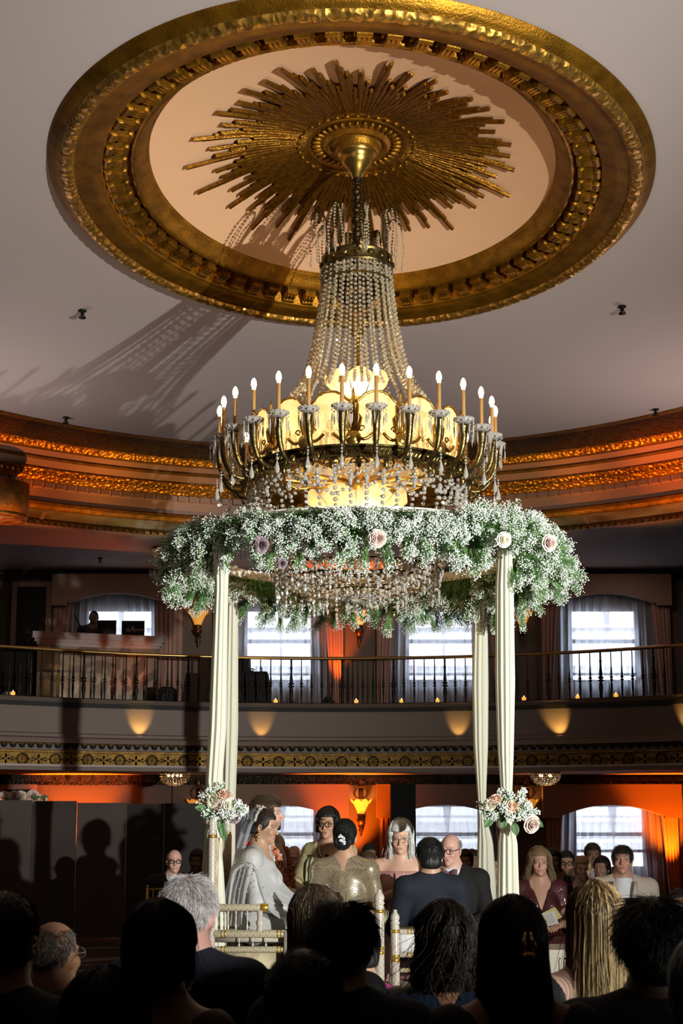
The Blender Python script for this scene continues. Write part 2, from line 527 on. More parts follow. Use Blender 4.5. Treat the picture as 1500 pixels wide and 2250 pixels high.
for k in range(-15, 16):
    t = k * 0.0576 + .012
    M_ = rotz(-t)
    ring = [pol(8.925, t, zr) + M_ @ v3(.082 * cos(a), 0, .082 * sin(a)) for a in np.arange(20) / 20 * 2 * pi]
    b.tube(ring, .013, 5, 4, loop=True)
    b.ball(pol(8.93, t, zr), (.028, .02, .028), 8, 5, 3)
    for a in np.arange(8) / 8 * 2 * pi:
        b.ball(pol(8.935, t, zr) + M_ @ v3(.05 * cos(a), 0, .05 * sin(a)), (.016, .012, .016), 6, 4, 3)
    t2 = t + 0.0288
    M_ = rotz(-t2)
    for sx in (-1, 1):
        for (dx, dz, s1, s2) in ((.0, .045, .018, .035), (.0, -.045, .018, .035), (.05, 0, .04, .018), (.10, .02, .028, .012), (.10, -.02, .028, .012), (.15, 0, .03, .010)):
            b.ball(pol(8.935, t2, zr) + M_ @ v3(sx * dx, 0, dz), (s1, .014, s2), 6, 4, 4)
struct(b.build('trim_2', [DARK, FASCIA, CREAM, GOLDD, CARVED]))

# handrail with turned iron balusters
RZ0, RZ1, RR = zc(1549, 8.97), zc(1446, 8.97), 9.02
rail = thing('balcony_railing', 'curved balcony railing with brass handrail and thin black balusters', 'railing', tuple(pol(RR, 0, RZ0)))
tt = np.linspace(-0.98, 0.98, 90)
MB().tube([pol(RR, t, RZ1) for t in tt], .027, 8).build('handrail', BRASS, rail)
MB().tube([pol(RR, t, RZ0 + .02) for t in tt], .018, 6).build('bottom_rail', IRON, rail)
def baluster(thick):
    H = RZ1 - RZ0
    s = 1.75 if thick else 1.0
    pr = [(.011 * s, 0), (.013 * s, .08), (.020 * s, .20), (.016 * s, .27), (.010 * s, .285), (.028 * s, .30), (.028 * s, .315), (.011 * s, .325), (.026 * s, .345), (.026 * s, .36),
          (.014 * s, .375), (.017 * s, .40), (.010 * s, .52), (.0085 * s, H)]
    if thick:
        pr[-1:] = [(.018, .60), (.028, .615), (.016, .63), (.016, H)]
    return MB().lathe(pr, n=8)
t752 = math.asin((atY(752, 1500, 20.9)[0] - XC) / RR)
first = {}
for k in range(-36, 38):
    thick = k % 5 == 0
    t = t752 + k * (.1695 / RR)
    if thick not in first:
        o = baluster(thick).build('baluster', IRON, rail, local=True)
        first[thick] = o
    else:
        o = first[thick].copy(); COL.objects.link(o); o.parent = rail
    o.location = Vector(pol(RR, t, RZ0) - pol(RR, 0, RZ0))

# ------------------------------------------------------------------ the gilt oval ceiling medallion with its sunburst
med = thing('ceiling_medallion', 'large gilded oval ceiling medallion with a sunburst around the chandelier stem', 'ceiling medallion', (MC[0], MC[1], 7.0))
def ovals(b, prof, m=0, n=240, mod=None):
    R = []
    for i, (u, z) in enumerate(prof):
        row = []
        for j in range(n):
            t = j / n * 2 * pi
            du, dz = mod(i, t) if mod else (0, 0)
            x, y = mel(u + du, t)
            row.append((x, y, z + dz))
        R.append(row)
    return b.rings(np.array(R), m, caps=(False, False))
ovals(MB(), [(.82, 7.02), (.82, 6.985), (.79, 6.975), (.785, 6.955), (.75, 6.945), (.735, 6.925), (.725, 6.92)]).build('outer_moulding', GOLD, med)
def leafy(i, t):
    w = (t * 132 / (2 * pi)) % 1.0
    amp = [0, .35, 1, 1, .35, 0][i]
    return (0.0, -.008 * amp * (sin(w * pi) ** .5 + .4 * abs(sin(w * 3 * pi))))
ovals(MB(), [(.735, 6.925), (.725, 6.905), (.70, 6.89), (.655, 6.89), (.625, 6.905), (.615, 6.93)], n=1680, mod=leafy).build('leaf_band', LEAFGOLD, med)
ovals(MB(), [(.615, 6.925), (.60, 6.93), (.52, 6.94), (.44, 6.955), (.435, 6.965), (.405, 6.97), (.40, 6.975), (.39, 6.98), (.385, 7.09), (.375, 7.10), (.17, 7.115)]).build('flat_band', GOLD, med)
ovals(MB(), [(.18, 7.12), (.165, 7.06), (.13, 7.05), (.12, 7.075), (.09, 7.085), (.085, 7.115), (.05, 7.13), (.04, 7.16), (.02, 7.165), (.012, 7.205), (-.01, 7.21)], n=480,
      mod=lambda i, t: (0, -.006 * abs(sin(t * 90)) if i in (1, 2) else 0)).build('inner_moulding', GOLD, med)
bk = MB()
lens = np.array([np.hypot(*(np.array(mel(.27, (j + 1) / 2000 * 2 * pi)) - np.array(mel(.27, j / 2000 * 2 * pi)))) for j in range(2000)])
cum = np.cumsum(lens)
for k in range(66):
    t = np.searchsorted(cum, cum[-1] * (k + .5) / 66) / 2000 * 2 * pi
    p0, p1 = np.array(mel(.385, t)), np.array(mel(.19, t))
    d = (p1 - p0); L_ = np.linalg.norm(d); d /= L_
    M_ = np.array([[-d[1], d[0], 0], [d[0], d[1], 0], [0, 0, 1]]).T      # local y points inward
    o = v3(*p0, 0)
    def bl(x, y, z): return o + M_ @ v3(x, y, z)
    bk.box(bl(0, L_ * .5, 7.045), (.105, L_ * .95, .09), M_)
    bk.box(bl(0, L_ * .45, 7.085), (.135, L_ * 1.0, .03), M_)
    for (y, z, r) in ((.035, 7.005, .036), (L_ - .03, 7.035, .026)):
        bk.lathe([(r * .5, -.062), (r, -.055), (r, .055), (r * .5, .062)], bl(0, y, z), 10, 0, np.stack([M_ @ v3(0, 1, 0), v3(0, 0, 1), M_ @ v3(1, 0, 0)], 1))
    for sx in (-.035, 0, .035):
        bk.ball(bl(sx, L_ * .55, 6.995), (.017, .06, .018), 6, 4, 0, M_)
bk.build('bracket_ring', GOLD, med, angle=40)
# domed plaster disc
DR = 24
def domez(s): return 7.195 + .36 * (1 - s * s)
R = [[(*(np.array(MC) + (np.array(mel(0.02, t)) - np.array(MC)) * s), domez(s)) for t in np.arange(120) / 120 * 2 * pi] for s in np.linspace(1, .01, DR)]
MB().rings(np.array(R), caps=(False, True)).build('dome', DOME, med)
# sunburst rays
CX, CY = 0.137, 10.72
def dz_at(x, y):
    px, py = x - MC[0], y - MC[1]
    c_, s_ = cos(-MROT * .9), sin(-MROT * .9)
    lx, ly = c_ * px - s_ * py, s_ * px + c_ * py
    s = math.sqrt((lx / 1.76) ** 2 + (ly / 2.10) ** 2)
    return domez(min(s, 1))
rays = MB()
NR = 132
for k in range(NR):
    a = (k + .5) / NR * 2 * pi
    big = [1.0, .86, .70, .92, .78, .66][k % 6] * random.uniform(.93, 1.05)
    Lr = big * 1.46
    for strip in range(3):
        aa = a + (strip - 1) * .013
        ll = Lr * (1 - [.10, 0, .16][strip] * random.uniform(.5, 1.3))
        w = .020
        P = []
        for q in np.linspace(.42, ll, 7):
            x, y = CX + q * cos(aa), CY + q * 1.06 * sin(aa)
            P.append((x, y, dz_at(x, y) - .018 - .008 * (strip == 1) - .012 * random.random() * (q > .5)))
        rays.tube(P, [w * .62, w * .72, w * .85, w * .95, w, w * 1.08, w * 1.1], 5, flat=.8)
rays.build('sunburst_rays', mat('gilt_rays', (0.36, 0.155, 0.014), 0.35, 0.85, noise=(25, 0.5, (1, 1, 1)), bump=(70, .3)), med, angle=35)
ros = MB()
zc0 = dz_at(CX, CY)
ros.lathe([(.56, zc0 - .02), (.555, zc0 - .055), (.52, zc0 - .075), (.485, zc0 - .055), (.47, zc0 - .04), (.455, zc0 - .06), (.43, zc0 - .065), (.415, zc0 - .045), (.30, zc0 - .055), (.28, zc0 - .085),
           (.255, zc0 - .09), (.24, zc0 - .065), (.21, zc0 - .07), (.205, zc0 - .11), (.185, zc0 - .14), (.165, zc0 - .145)], (CX, CY, 0), 64)
for k in range(36):
    a = k / 36 * 2 * pi
    ros.ball((CX + .36 * cos(a), CY + .36 * sin(a), zc0 - .06), (.05, .022, .022), 8, 5, 0, rotz(a))
    ros.ball((CX + .52 * cos(a), CY + .52 * sin(a), zc0 - .075), (.022, .03, .014), 6, 4, 0, rotz(a))
ros.build('rosette', GOLD, med)

# sprinkler heads on the ceilings
def sprinkler(q, label):
    t = thing('sprinkler_head', label, 'sprinkler', tuple(q), 'ceiling sprinkler heads')
    MB().lathe([(.045, 0), (.045, -.012), (.02, -.02), (.018, -.05)], q, 14).build('escutcheon', IRON, t)
    b = MB().lathe([(.012, -.05), (.012, -.075), (.042, -.08), (.042, -.086)], q, 12)
    for k in range(4):
        b.tube([q + v3(.018 * cos(k * pi / 2), .018 * sin(k * pi / 2), -.045), q + v3(.028 * cos(k * pi / 2), .028 * sin(k * pi / 2), -.065), q + v3(.01 * cos(k * pi / 2), .01 * sin(k * pi / 2), -.08)], .005, 5)
    b.build('deflector', IRON, t)
sprinkler(atZ(181, 682, 7.0), 'sprinkler head on the white ceiling left of the gilt medallion')
sprinkler(atZ(1366, 673, 7.0), 'sprinkler head on the white ceiling right of the gilt medallion')
sprinkler(atZ(145, 917, 7.0), 'sprinkler head at the left edge of the white ceiling just above the cornice')
sprinkler(atZ(1440, 899, 7.0), 'sprinkler head at the right edge of the white ceiling just above the cornice')
sprinkler(atZ(220, 1226, 6.12), 'sprinkler head on the dark balcony ceiling above the DJ booth')
sprinkler(atZ(149, 1702, 2.25), 'sprinkler head under the balcony above the orange wall glow at left')
# ------------------------------------------------------------------ windows, pelmets, curtains, sheers
PANE = bpy.data.materials.new('window_glass')
PANE.use_nodes = True
def _pane(m):
    N, L = m.node_tree.nodes, m.node_tree.links
    N.remove(N['Principled BSDF'])
    t = N.new('ShaderNodeBsdfTransparent'); g = N.new('ShaderNodeBsdfGlossy'); g.inputs['Roughness'].default_value = .02
    f = N.new('ShaderNodeMixShader'); f.inputs[0].default_value = .06
    L.new(t.outputs[0], f.inputs[1]); L.new(g.outputs[0], f.inputs[2]); L.new(f.outputs[0], N['Material Output'].inputs[0])
_pane(PANE)
def sheet(top, bot, z1, z0, y, amp, wl, nx=70, nz=16, edge=None, ph=0.0, sway=0.0):
    """hanging cloth between (x0,x1) at top and bottom with vertical folds; edge(u, side) may bend the sides"""
    R = []
    for i in range(nz + 1):
        u = i / nz
        a = top[0] + (bot[0] - top[0]) * (edge(u, 0) if edge else u)
        c = top[1] + (bot[1] - top[1]) * (edge(u, 1) if edge else u)
        z = z1 + (z0 - z1) * u
        q = np.linspace(0, 1, nx)
        w0 = abs(top[1] - top[0])
        xx = a + (c - a) * q
        f = q * w0 / wl * 2 * pi + ph
        yy = y + amp * (np.sin(f) + .45 * np.sin(f * 2.3 + 1.3) + .3 * np.sin(f * .37)) * (.6 + .6 * u) + sway * u
        R.append(np.stack([xx, yy, np.full(nx, z)], 1))
    return MB().rings(np.array(R), closed=False)

names_up = ['behind the DJ booth', 'beside the left pair of white drapes', 'left of the right pair of white drapes', 'at the far right']
names_lo = ['behind the officiant', 'behind the bow-tie man', 'behind the guest in the white suit']
facade = MB().b2(-12, 12, 28.0, 28.4, -1, 9)
for z in (0.9, 1.35, 3.3, 4.1, 4.75, 5.6):
    facade.b2(-12, 12, 27.9, 28.0, z, z + .08)
struct(facade.build('exterior_facade', mat('pale_brick_outside', (0.80, 0.76, 0.74), 0.8, noise=(2, .08)), smooth=False))
struct(MB().b2(-14, 14, WY + .3, 40, -1.1, -1).build('ground_outside', mat('outside_paving', (0.35, 0.34, 0.33), 0.9), smooth=False))
nw = 0
for idx, (xc, za, zb, hw, st) in enumerate(WIN):
    nw += 1
    up = st == 'upper'
    where = (names_up[idx] if up else names_lo[idx - 4])
    w = thing('window_%d' % nw, '%s storey sash window %s' % (st, where), None, (xc, WY, za))
    w['kind'] = 'structure'
    t = .06
    b = MB().b2(xc - hw, xc - hw + t, WY + .02, WY + .12, za, zb).b2(xc + hw - t, xc + hw, WY + .02, WY + .12, za, zb)
    b.b2(xc - hw, xc + hw, WY + .02, WY + .12, za, za + t).b2(xc - hw, xc + hw, WY + .02, WY + .12, zb - t, zb)
    b.build('frame', PAINT, w, smooth=False)
    zm = 4.78 if up else 1.15
    MB().b2(xc - hw + t, xc + hw - t, WY + .03, WY + .11, zm - .035, zm + .035).build('meeting_rail', PAINT, w, smooth=False)
    MB().b2(xc - hw + t, xc + hw - t, WY + .06, WY + .066, za + t, zm - .035).b2(xc - hw + t, xc + hw - t, WY + .06, WY + .066, zm + .035, zb - t).build('pane', PANE, w, smooth=False)
    # pelmet with an arched lower edge
    pw, zt, ze, zp = (1.24, 6.02, 5.42, 5.655) if up else (1.28, 2.07, 1.45, 1.69)
    zfl = 3.27 if up else 0.0
    xs = np.concatenate([[-pw, -.96], [-.959], np.linspace(-.90, .90, 28), [.959], [.96, pw]])
    R = []
    for x in xs:
        if abs(x) >= .96: z = ze
        elif abs(x) > .95: z = ze + .05
        else: z = ze + .055 + (zp - ze - .055) * (1 - (x / .90) ** 2)
        R.append([(xc + x, WY - .30, z), (xc + x, WY - .30, zt), (xc + x, WY - .12, zt), (xc + x, WY - .12, z)])
    o = MB().rings(np.array(R)).build('pelmet', PELM, smooth=False)
    tag(o, 'arched fabric pelmet over the %s window %s' % (st, where), 'pelmet', '%s storey window pelmets' % st)
    # side curtains
    for sd in (-1, 1):
        ti, bi = (.84, 1.02) if up else (.88, 1.02)
        if idx == 0 and sd == 1: ti, bi = .72, .72
        tp, bt = (sd * 1.22, sd * ti), (sd * 1.22, sd * bi)
        b = sheet((xc + tp[0], xc + tp[1]), (xc + bt[0], xc + bt[1]), ze + .25, zfl + .02, WY - .19, .026, .085, 80, 14, edge=lambda u, s: u ** .8)
        o = b.build('curtain', CURT)
        md = o.modifiers.new('thick', 'SOLIDIFY'); md.thickness = .006
        tag(o, '%s rose curtain of the %s window %s' % ('left' if sd < 0 else 'right', st, where), 'curtain', 'rose curtains of the %s storey' % st)
    # sheers: two overlapping panels of white voile
    o = sheet((xc - .95, xc + .12), (xc - .98, xc + (.02 if up else -.05)), zp + .04, zfl + .03, WY - .10, .022, .16, 90, 14, ph=idx * 1.1).build('sheer_curtain', SHEER)
    tag(o, 'left sheer voile panel of the %s window %s' % (st, where), 'sheer curtain', 'white sheers of the %s storey' % st)
    o = sheet((xc - .05, xc + .95), (xc + (.12 if up else .16), xc + .98), zp + .04, zfl + .03, WY - .07, .020, .17, 90, 14, ph=idx * 2.3 + 1).build('sheer_curtain', SHEER)
    tag(o, 'right sheer voile panel of the %s window %s' % (st, where), 'sheer curtain', 'white sheers of the %s storey' % st)

# ------------------------------------------------------------------ wall sconces
AMBERG = mat('amber_glass', (0.9, 0.5, 0.12), 0.35, emis=(1.0, 0.36, 0.025), es=1.15)
AMBERD = mat('amber_glass_dim', (0.8, 0.45, 0.12), 0.35, emis=(1.0, 0.36, 0.03), es=0.45)
BULBM = mat('lamp_bulb', (1, .9, .7), 0.4, emis=(1.0, 0.60, 0.2), es=7.0)
SCON = mat('bronze_sconce', (0.09, 0.045, 0.02), 0.4, 0.8)
def sconce(x, z, label, dim, en):
    y = WY - .09
    q = v3(x, y, z)
    t = thing('wall_sconce', label, 'wall sconce', tuple(q), 'amber glass wall sconces')
    b = MB().box(q + v3(0, .0, .12), (.07, .03, .78))
    b.ball(q + v3(0, -.01, .52), (.06, .03, .09), 8, 6).lathe([(0, -.48), (.03, -.42), (.02, -.39), (.05, -.35), (.03, -.31), (.06, -.25)], q + v3(0, -.03, 0), 10)
    b.build('backplate', SCON, t)
    MB().tube([q + v3(.12 * cos(a), -.03, .33 + .12 * sin(a)) for a in np.arange(24) / 24 * 2 * pi], .018, 6, loop=True).build('ring', SCON, t)
    MB().lathe([(.03, -.26), (.07, -.20), (.085, -.15), (.05, -.12), (.07, -.09), (.06, -.05)], q + v3(0, -.13, 0), 12).box(q + v3(0, -.06, -.15), (.05, .12, .05)).build('socket', SCON, t)
    R = []
    n = 56
    for (r, zz) in ((.05, -.08), (.075, -.02), (.11, .06), (.155, .13), (.20, .17)):
        row = []
        for j in range(n):
            a = j / n * 2 * pi
            lob = abs(sin(a * 4))
            row.append(q + v3((r * (.92 + .1 * lob)) * cos(a), -.13 + .62 * r * (.92 + .1 * lob) * sin(a), zz + (.05 * lob * (r / .2) ** 3)))
        R.append(row)
    MB().rings(np.array(R), caps=(True, False)).build('glass_shade', AMBERD if dim else AMBERG, t)
    MB().ball(q + v3(0, -.13, .0), (.028, .028, .05), 8, 6).build('bulb', BULBM, t)
    lamp('sconce_light', 'POINT', tuple(q + v3(0, -.17, .14)), (1, .50, .13), en, .06)
for px, lab, dim, en in ((435, 'dim amber sconce on the upper wall beside the DJ booth window', 1, 2.5), (789, 'bright amber fan-shaped sconce on the upper wall in the middle of the balcony', 0, 7), (1147, 'amber sconce on the upper wall right of the white drapes', 1, 3)):
    p = atY(px, 1368, WY - .2)
    sconce(p[0], p[2], lab, dim, en)
for px, lab, dim, en in ((433, 'bronze sconce on the lower wall half hidden by the left drapes', 1, .6), (793, 'bright amber fan-shaped sconce on the lower wall above the seated guests', 0, 8), (1160, 'amber sconce on the lower wall hidden behind the right bouquet', 1, 3)):
    p = atY(px, 1782, WY - .2)
    sconce(p[0], p[2], lab, dim, en)

# ------------------------------------------------------------------ flush crystal ceiling lights
CRYS = mat('cut_crystal', (1, 0.97, 0.92), 0.03, trans=1.0, ior=1.5)
GLOWB = mat('warm_bulb', (1, .9, .7), 0.4, emis=(1.0, 0.62, 0.25), es=9.0)
OCT_V = np.array([(0, 0, 1), (.8, 0, .25), (.25, .76, .25), (-.65, .47, .25), (-.65, -.47, .25), (.25, -.76, .25), (0, 0, -1), (.65, .47, -.25), (-.25, .76, -.25), (-.8, 0, -.25), (-.25, -.76, -.25), (.65, -.47, -.25)], float)
OCT_F = np.array([(0, 1, 2), (0, 2, 3), (0, 3, 4), (0, 4, 5), (0, 5, 1), (1, 7, 2), (2, 7, 8), (2, 8, 3), (3, 8, 9), (3, 9, 4), (4, 9, 10), (4, 10, 5), (5, 10, 11), (5, 11, 1), (1, 11, 7), (6, 8, 7), (6, 9, 8), (6, 10, 9), (6, 11, 10), (6, 7, 11)])
def flush(q, label):
    t = thing('crystal_ceiling_light', label, 'ceiling light', tuple(q), 'flush crystal ceiling lights')
    MB().lathe([(0.02, 0), (.27, 0), (.27, -.03), (.255, -.035), (.255, -.012), (.02, -.012)], q, 28).build('rim', BRASS, t)
    b = MB()
    for (r, z, n) in ((.255, -.05, 34), (.245, -.09, 34), (.23, -.13, 32), (.20, -.17, 28), (.15, -.20, 20), (.09, -.215, 12), (.03, -.22, 5)):
        C = np.array([(q[0] + r * cos(k / n * 2 * pi), q[1] + r * sin(k / n * 2 * pi), q[2] + z) for k in range(n)])
        b.inst(OCT_V, OCT_F, C, np.tile([.018, .018, .026], (n, 1)))
    b.build('crystal_bowl', CRYS, t, smooth=False)
    for k in range(4):
        a = k * pi / 2 + .5
        MB().ball(q + v3(.11 * cos(a), .11 * sin(a), -.07), .024, 8, 6).build('bulb', GLOWB, t)
    lamp('ceiling_light_glow', 'POINT', tuple(q + v3(0, 0, -.28)), (1, .72, .4), 2.0, .1)
flush(v3(atY(384, 1700, 21.9)[0], 21.9, 2.25), 'small crystal flush light under the balcony left of the drapes')
flush(v3(atY(1198, 1700, 21.9)[0], 21.9, 2.25), 'small crystal flush light under the balcony right of the drapes')
flush(atZ(368, 1205, 6.12), 'small crystal flush light on the balcony ceiling at the left end of the garland')

# ------------------------------------------------------------------ votive candles along the balcony edge
FLAME = mat('candle_flame', (1, .7, .3), 0.5, emis=(1.0, 0.50, 0.12), es=14.0)
VGLASS = mat('votive_glass', (1, .85, .6), 0.1, trans=.7, emis=(1.0, .35, .05), es=.5)
WAX = mat('candle_wax', (0.9, .75, .5), 0.5, emis=(1.0, .4, .08), es=.6)
vot = ['at the left end of the balcony below the DJ booth', 'on the balcony edge just right of the black draped table', 'on the balcony edge under the middle sconce', 'on the balcony edge left of the right-hand drapes', 'on the balcony edge against the right-hand drapes',
       'on the balcony edge below the right upper sconce', 'on the balcony edge below the left half of the far right window', 'on the balcony edge below the right half of the far right window']
for px, lab in zip((66, 603, 783, 884, 963, 1148, 1257, 1331), vot):
    t_ = math.asin((atY(px, 1535, 20.7)[0] - XC) / 9.09)
    q = pol(9.09, t_, 3.27)
    zt = zc(1547, 8.97)
    q[2] = zt
    b = MB()
    t = thing('votive_candle', 'lit votive candle ' + lab, 'candle', tuple(q), 'votive candles on the balcony edge')
    MB().lathe([(.0, 0), (.030, 0), (.036, .075), (.033, .075), (.027, .006), (0, .006)], q, 12).build('glass_cup', VGLASS, t)
    MB().lathe([(0, .008), (.026, .008), (.028, .04), (0, .04)], q, 10).build('wax', WAX, t)
    MB().lathe([(.0, .045), (.012, .058), (.010, .075), (0, .105)], q, 8).build('flame', FLAME, t)
    MB().box(q + v3(0, 0, -.045), (.09, .09, .085)).build('block', BLACK, t, smooth=False)

# ------------------------------------------------------------------ coloured event uplights
CANM = mat('black_fixture', (0.01, 0.01, 0.01), 0.5)
LENS = mat('orange_lens', (1, .4, .1), 0.3, emis=ORANGE, es=3.0)
def uplight(q, target, col, en, label, cone=70, r=.05):
    q = v3(*q)
    t = thing('uplight', label, 'uplight', tuple(q), 'LED uplights')
    MB().lathe([(.0, .0), (.10, .0), (.10, .02), (.075, .03), (.09, .06), (.09, .20), (.095, .20), (.095, .21), (.08, .21), (.08, .19), (0, .19)], q, 16).build('can', CANM, t)
    MB().lathe([(0, .195), (.078, .195), (.078, .20), (0, .20)], q, 16).build('lens', LENS, t)
    lamp('uplight_beam', 'SPOT', tuple(q + v3(0, 0, .24)), col, en, r, target, cone, .7)
def wpos(px, py, d): p = atY(px, py, WY - d); return p
p = wpos(742, 1540, .50); uplight((p[0], p[1], 3.27), (p[0] + .10, WY - .25, 6.0), ORANGE, 480, 'orange uplight on the balcony floor between the two middle windows', 50)
p = wpos(770, 1850, .62); uplight((p[0], p[1], 0), (p[0] + .0, WY - .25, 2.2), ORANGE, 1000, 'orange uplight on the floor below the lower middle sconce', 66)
p = wpos(150, 1850, .62); uplight((p[0], p[1], 0), (p[0] + .1, WY - .2, 2.2), ORANGE, 1700, 'orange uplight on the floor behind the dark screen at left', 60)
p = wpos(1480, 1850, .62); uplight((p[0], p[1], 0), (p[0] + .0, WY - .25, 2.2), ORANGE, 1000, 'orange uplight on the floor beside the lower right curtain', 66)
p = atY(352, 1530, 21.6); uplight((p[0], p[1], 3.27), (p[0] - .5, p[1] + .0, 4.0), ORANGE, 70, 'orange uplight at the right end of the DJ booth', 90)
# cornice ends washed in orange, amber washes added for the chandelier's gleam in the gilt, and amber pin lights grazing the balcony front
for t_, c_, en_ in ((-.72, ORANGE, 2600), (-.56, (1.0, .26, .02), 1500), (-.36, AMBER, 900), (.36, AMBER, 700), (.58, (1.0, .26, .02), 1400), (.74, ORANGE, 2600), (0.0, AMBER, 500)):
    lamp('cornice_wash', 'SPOT', tuple(pol(6.6, t_, .35)), c_, en_, .05, tuple(pol(8.15, t_, 6.5)), 27, .8)
for px, en, dx in ((312, 26, 0), (572, 15, 0), (1008, 15, 0), (1226, 26, -.08), (1462, 26, 0)):
    t_ = math.asin((atY(px, 1600, 20.7)[0] - XC) / 9.0)
    a = pol(8.80, t_, 2.70); c_ = pol(9.0, t_ + dx / 9, 3.0)
    lamp('fascia_pin_light', 'SPOT', tuple(a), (1, .58, .13), en * 1.1, .02, tuple(c_), 62, .7)
# ------------------------------------------------------------------ the great crystal chandelier
BRONZE = mat('antique_bronze', (0.23, 0.165, 0.06), 0.32, 0.95, noise=(30, 0.5), bump=(90, 0.2))
GILT2 = mat('polished_gilt', (0.62, 0.37, 0.08), 0.28, 0.95, noise=(18, 0.3))
DKBR = mat('dark_bronze', (0.06, 0.04, 0.02), 0.4, 0.85)
BEAD = mat('crystal_bead', (0.97, 0.84, 0.60), 0.08, trans=0.70, ior=1.52, spec=0.9)
PRISM = mat('crystal_prism', (0.98, 0.95, 0.88), 0.08, trans=0.64, ior=1.5, spec=0.9)
ALAB = sheer_mat('alabaster_shell', (0.98, 0.87, 0.66), 0.0, 0.78)
CANDLE = mat('candle_sleeve', (0.46, 0.24, 0.075), 0.5)
BULBW = mat('candle_bulb', (1, .95, .85), 0.3, emis=(1.0, 0.80, 0.48), es=16.0)
PORC = mat('bulb_base', (0.95, 0.9, 0.85), 0.3, emis=(1, .85, .65), es=.9)
ch = thing('chandelier', 'tiered crystal chandelier with lit candle bulbs hanging from the gilt sunburst', 'chandelier', (CX, CY, 4.3))
AX = v3(CX, CY, 0)
def cp(r, a, z): return v3(CX + r * sin(a), CY - r * cos(a), z)     # a = 0 faces the camera
def lx(prof, n=32, m=0): return MB().lathe(prof, (CX, CY, 0), n, m)
Z0 = zc0 - .12
lx([(.01, Z0 + .02), (.175, Z0 + .01), (.185, Z0 - .02), (.165, Z0 - .05), (.15, Z0 - .06), (.145, Z0 - .09), (.12, Z0 - .135), (.085, Z0 - .165), (.075, Z0 - .20), (.055, Z0 - .21), (.045, Z0 - .25), (.01, Z0 - .26)]).build('canopy', GILT2, ch)
b = MB()                                                   # chain in a dark cloth sleeve
ns = 60
zz = np.linspace(Z0 - .24, 6.50, ns)
b.tube([(CX + .006 * sin(i * .9), CY + .006 * cos(i * 1.3), z) for i, z in enumerate(zz)], [.034 + .010 * sin(i * 1.7) + .006 * sin(i * .6) for i in range(ns)], 10)
b.tube([(CX + .035 + .01 * sin(i * .5), CY - .01, z) for i, z in enumerate(zz[:36])], .008, 5)
b.build('suspension_chain', DKBR, ch)
lx([(.01, 6.50), (.03, 6.48), (.03, 6.30), (.05, 6.26), (.028, 6.2), (.028, 5.98), (.045, 5.96), (.07, 5.88), (.05, 5.80), (.075, 5.75), (.03, 5.70), (.04, 5.45), (.055, 5.40), (.035, 5.36), (.045, 5.18), (.06, 5.12), (.02, 5.0), (.02, 4.45)]).build('stem', GILT2, ch)
b = MB()                                                   # dark openwork globe inside the bead column
for k in range(8):
    a = k * pi / 4
    b.tube([cp(.055 + .105 * sin(t), a, 6.13 - .13 * cos(t)) for t in np.linspace(0, pi, 12)], .011, 6)
    b.tube([cp(.165, a, 6.13) + v3(.05 * cos(t) * cos(a), .05 * cos(t) * sin(a), .05 * sin(t)) for t in np.linspace(0, 2 * pi, 12, False)], .008, 5, loop=True)
b.tube([cp(.165, t, 6.13) for t in np.linspace(0, 2 * pi, 32, False)], .012, 6, loop=True)
b.build('openwork_globe', DKBR, ch)
# crown with curling plumes
ZC = 6.36
cr = lx([(.285, ZC + .07), (.30, ZC + .075), (.315, ZC + .06), (.305, ZC + .045), (.305, ZC - .03), (.32, ZC - .045), (.31, ZC - .06), (.285, ZC - .06), (.285, ZC + .07)], 48)
for k in range(16):
    a = k * pi / 8
    cr.ball(cp(.315, a, ZC + .01), (.035, .018, .03), 8, 5, 0, rotz(a))
cr.tube([cp(.30, t, ZC - .17) for t in np.linspace(0, 2 * pi, 40, False)], .014, 6, loop=True)
for k in range(8):
    cr.tube([cp(.30, k * pi / 4, ZC - .05), cp(.30, k * pi / 4, ZC - .17)], .008, 5)
    cr.tube([cp(.30, k * pi / 4, ZC + .0), cp(.03, k * pi / 4, ZC + .03)], .008, 5)
cr.build('crown_ring', BRONZE, ch, angle=40)
def beads(P, r, b, elong=1.0):
    P = np.asarray(P, float)
    C = P.astype(float)
    S = np.tile([r, r, r * elong], (len(C), 1)) * rng.uniform(.88, 1.12, (len(C), 1))
    return b.inst(OCT_V, OCT_F, C, S, rand_rot(len(C)))
def along(P, step):
    P = np.asarray(P, float)
    d = np.r_[0, np.cumsum(np.linalg.norm(np.diff(P, axis=0), axis=1))]
    q = np.arange(step / 2, d[-1], step)
    return np.stack([np.interp(q, d, P[:, i]) for i in range(3)], 1)
